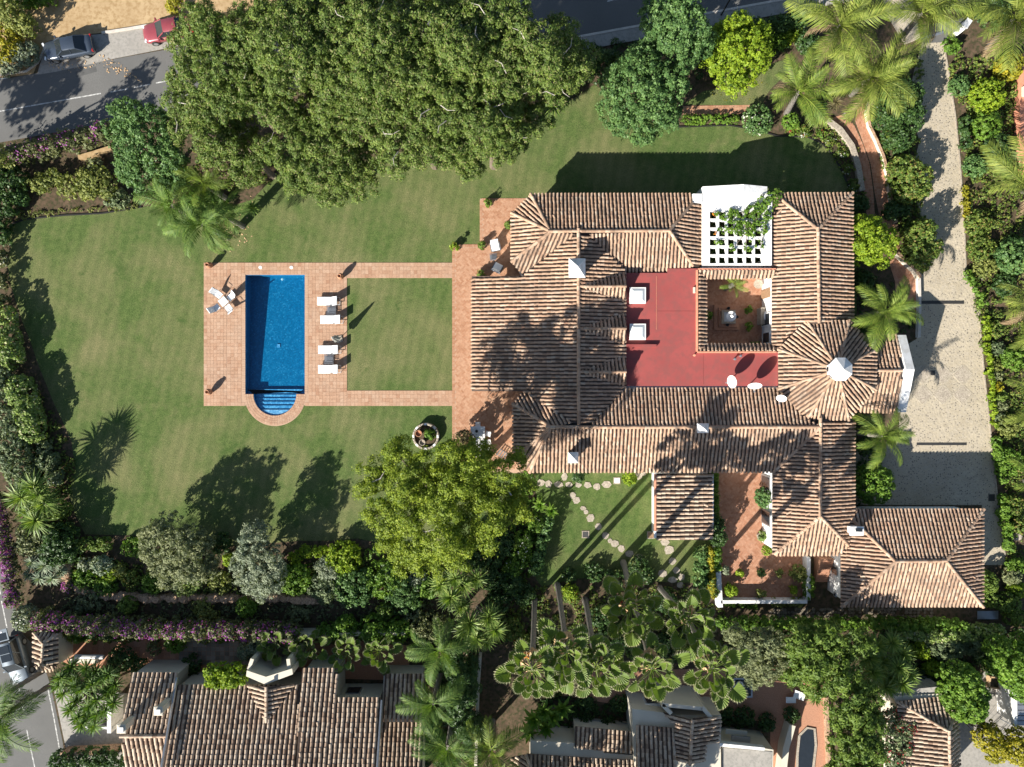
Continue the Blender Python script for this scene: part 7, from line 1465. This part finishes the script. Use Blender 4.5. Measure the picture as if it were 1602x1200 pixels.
rosettes('cluster of pale spiky heads above the cottage roof', [(x, y, 4.2+.4*math.sin(y), 1.2) for (x, y) in [(1372, 1010), (1395, 1005), (1410, 1022), (1380, 1035), (1405, 1045), (1365, 1052), (1390, 1060), (1420, 1055), (1385, 1075), (1360, 1030), (1412, 1070)]], 'y', 'dracaena', 'spiky plant', base=(1380, 1020)); rosettes('small spiky plant on the terracotta walk beside the conifers', [(1275, 1092, .9, 1.0)], 'd', 'agave', 'agave')
tree('tall clipped dome tree covering the cottage roof corner', [(1500, 1065, 30, 3.6, 2.2), (1505, 1095, 30, 3.8, 2.3), (1515, 1080, 24, 3.6, 2), (1488, 1085, 22, 3.4, 1.8), (1515, 1110, 16, 3, 1.5)], 'green', 'hedge', 'topiary', 'topiary'); tree('tall clipped dome tree at the south eastern edge', [(1575, 1030, 32, 3.6, 2.2), (1595, 1050, 34, 3.6, 2.2), (1600, 1020, 30, 3.6, 2), (1560, 1015, 20, 3, 1.7), (1598, 1078, 18, 3, 1.5)], 'green', 'hedge', 'topiary', 'topiary')
tree('autumn yellow tree in the gravel yard, nearer the cottage', [(1545, 1155, 22, 3, 1.1), (1562, 1168, 20, 2.9, 1.1), (1535, 1145, 13, 2.8, .8), (1555, 1180, 13, 2.6, .8), (1548, 1140, 12, 2.8, .8)], 'autumn', 'bush', base=(1550, 1150)); tree('autumn yellow tree at the lower eastern corner', [(1592, 1160, 24, 3, 1.1), (1602, 1180, 20, 2.9, 1.1), (1585, 1178, 14, 2.6, .9)], 'autumn', 'bush', base=(1585, 1150))
plant('bougainvillea', 'grey creeper with red flowers spilling on the cottage roof', 'creeper', [(1395, 1120, 18, 3.0, .9), (1400, 1150, 22, 3.3, .9), (1395, 1180, 22, 3.2, 1.0), (1405, 1205, 20, 3.2, .9), (1420, 1140, 14, 3.7, .35), (1415, 1170, 14, 3.7, .35), (1390, 1210, 18, 3, .9)], 'greyhedge', 'loose', flowers=('red', 34, .15))
multi('shaded shrubs beside the gravel yard and clipped dome', [(1545, 1010, 20, 1.6), (1555, 1042, 14, 1.2), (1470, 1055, 18, 1.4), (1440, 1060, 16, 1.4), (1540, 1030, 14, 1.2)], 'deep', 'bush'); shrub('shaded bush on the terracotta walk near the sunbed', 1238, 1118, 12, 1.2, 'deep', 'small')
c = W(1243, 1085); t = thing('garden_chair', 'white plastic sunbed on the terracotta walk', 'sunbed', (c.x, c.y, .02)); MB().slab((c.x+.3, c.y, .35), (1.0, .7, .07), -.35, .02).build('seat', M['cushion'], t); MB().slab((c.x-.45, c.y-.45, .30), (.9, .55, .06), 0, .02).build('backrest', M['cushion'], t)
for (x, y) in ((0, .3), (.7, .05), (-.75, -.6), (-.1, -.65)): MB().tube([(c.x+x, c.y+y, .01), (c.x+x, c.y+y, .36)], .03, 5).build('leg', M['cushion'], t)
t.name = 'sunbed'
tp = [(1250, 1150), (1262, 1138), (1274, 1140), (1276, 1165), (1272, 1200), (1270, 1230), (1246, 1230), (1247, 1180)]
t = thing('plunge_pool', 'small dark blue pool of the cream house at the bottom edge', 'pool', W(1260, 1170)); sheet('water_surface', tp, .05, M['mosaicdark'] if 'mosaicdark' in M else M['glass'], parent=t); strip(tp+[tp[0]], .2, 0, .10, M['stone'], 'rim', t)
strip([(1290, 1088), (1292, 1150), (1296, 1230)], .3, 0, .5, M['rock'], 'wall', thing('garden_wall', 'brown low wall at the foot of the conifer hedge', 'low wall', W(1291, 1140)))
strip([(1232, 1125), (1222, 1160), (1214, 1230)], .55, 0, 1.2, M['cream'], 'wall', thing('garden_wall', 'shaded cream garden wall curving beside the small dark pool', 'wall', W(1222, 1160)))
# ------------------------------------------------------------------ north-west roadside
multi('yellowing shrub at the western edge across the road', [(8, 75, 24, 2.2), (20, 55, 18, 2), (5, 50, 18, 2)], 'autumn', 'loose'); multi('grey clipped hedge block at the road kerb across the road', [(22, 92, 20, 1.4), (40, 85, 18, 1.4), (10, 105, 14, 1.2), (48, 78, 12, 1.2)], 'grey', 'hedge', 'hedge', 'hedge')
multi('bare brownish trees casting long shade on the sandy verge', [(20, 25, 22, 4), (38, 40, 18, 3.2), (5, 20, 18, 4)], 'sparse', 'loose', 'tree', 'tree'); hedge('green hedge along the top edge over the sandy verge', [(0, 4), (40, 3), (85, -4)], 16, 1.2, 'green', 'bush'); shrub('small yellow bush at the verge beside the big pines', 272, 8, 14, 1.6, 'autumn', 'loose')
tree('slender roadside tree outside the western picture edge', [(-60, 225, 30, 6, 1.5), (-45, 200, 26, 7, 1.4), (-75, 245, 26, 5.5, 1.4), (-60, 190, 22, 7.5, 1.2)], 'sparse', 'loose', base=(-40, 255)) if False else None
# roadside trees west of the frame whose shade lies on the road
for (x, y, h, lab) in [(-8, 262, 7.0, 'thin tree by the hedge at the western picture edge')]:
    tree(lab, [(x-4, y-22, 20, h, 1.3), (x-10, y-4, 20, h-1, 1.2), (x+8, y-10, 16, h-1, 1.1)], 'sparse', 'loose', base=(x+18, y+4))
# ------------------------------------------------------------------ ground cover in the beds (nobody could count it)
def cover(name, poly, n, mat, rmin=.18, rmax=.45, leaf=.13):
    n = int(n*1.4)
    xs = [p[0] for p in poly]; ys = [p[1] for p in poly]; px = RNG.uniform(min(xs), max(xs), n*4); py = RNG.uniform(min(ys), max(ys), n*4); k = inpoly(px, py, poly); px, py = px[k][:n], py[k][:n]; B = []
    for x, y in zip(px, py): c = W(x, y); r = random.uniform(rmin, rmax); B.append((c.x, c.y, r*.35, r, r, r*.7))
    o = leafmesh(name, foliage(B, .14, leaf, .8, -.2, .1, .48, .1, .4, .3), LM[mat]); tag(o, kind='stuff'); return o
cover('ground_cover', [(105, 885), (120, 870), (300, 900), (480, 885), (700, 870), (700, 925), (480, 930), (300, 926), (170, 922), (108, 905)], 420, 'mixed'); cover('ground_cover', [(100, 935), (700, 935), (720, 965), (460, 968), (100, 962)], 150, 'olive', .15, .35)
cover('ground_cover', [(60, 600), (95, 660), (118, 735), (105, 800), (130, 850), (90, 870), (50, 760), (30, 640)], 130, 'mixed'); cover('ground_cover', [(20, 335), (215, 318), (225, 326), (100, 333), (20, 345)], 90, 'sparse', .1, .22, .1)
cover('ground_cover', [(1485, 90), (1602, 90), (1602, 880), (1580, 880), (1555, 640), (1515, 420), (1510, 240)], 620, 'mixed'); cover('ground_cover', [(1345, 140), (1440, 80), (1432, 200), (1440, 300), (1446, 400), (1410, 400), (1385, 280), (1360, 210)], 160, 'mixed')
cover('ground_cover', [(1210, 205), (1290, 190), (1340, 230), (1358, 330), (1338, 330), (1318, 270), (1285, 222)], 130, 'mixed', .12, .28, .1); cover('ground_cover', [(760, 915), (1100, 920), (1130, 960), (1130, 1010), (900, 1030), (760, 1010)], 300, 'mixed')
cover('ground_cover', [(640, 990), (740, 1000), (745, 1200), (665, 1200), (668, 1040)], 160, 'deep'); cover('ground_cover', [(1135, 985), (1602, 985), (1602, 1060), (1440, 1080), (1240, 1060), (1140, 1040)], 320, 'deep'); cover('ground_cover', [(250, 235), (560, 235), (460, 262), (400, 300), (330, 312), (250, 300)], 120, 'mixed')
cover('ground_cover', [(90, 975), (640, 990), (640, 1005), (90, 1000)], 160, 'mixed'); cover('ground_cover', [(850, 1085), (1000, 1100), (1210, 1125), (1205, 1140), (1000, 1130), (850, 1165)], 120, 'deep')
cover('ground_cover', [(800, 740), (838, 740), (850, 900), (790, 915), (795, 850)], 110, 'green'); cover('ground_cover', [(880, 80), (1000, 62), (1250, 20), (1250, 60), (1150, 140), (1050, 120), (940, 130), (890, 130)], 120, 'deep'); cover('ground_cover', [(1340, 420), (1345, 520), (1430, 520), (1400, 440)], 50, 'deep'); cover('ground_cover', [(1338, 655), (1400, 690), (1335, 795)], 40, 'deep')
# bark litter under the palms, leaves blown on the road
def litter(name, poly, n, mat, size):
    xs = [p[0] for p in poly]; ys = [p[1] for p in poly]; px = RNG.uniform(min(xs), max(xs), n*3); py = RNG.uniform(min(ys), max(ys), n*3); k = inpoly(px, py, poly); px, py = px[k][:n], py[k][:n]
    P = np.array([[*W(x, y).xy, .04] for x, y in zip(px, py)]); N = RNG.normal(size=P.shape)*.35+np.array([0, 0, 1.0]); N /= np.linalg.norm(N, axis=1, keepdims=True)
    o = leafmesh(name, leaves_at(P, N, size, .45, .05), mat); tag(o, kind='stuff')
litter('fallen_leaves', [(155, 85), (178, 92), (225, 130), (165, 112)], 90, M['straw'], .14); litter('fallen_leaves', [(60, 100), (100, 90), (160, 100), (110, 115)], 60, M['straw'], .12); litter('fallen_leaves', [(330, 340), (400, 300), (395, 380), (360, 395)], 60, M['straw'], .14); litter('fallen_leaves', [(1105, 140), (1200, 125), (1200, 158), (1110, 160)], 30, LM['autumn'], .1)
# bright tufts in the inner lawn
for poly in ([(665, 598), (690, 582), (706, 585), (700, 608), (672, 610)], [(652, 592), (668, 596), (664, 607), (654, 606)]):
    pass
print("TILES", TILES_TOTAL, "LEAVES", LEAVES, "OBJECTS", len(bpy.data.objects))
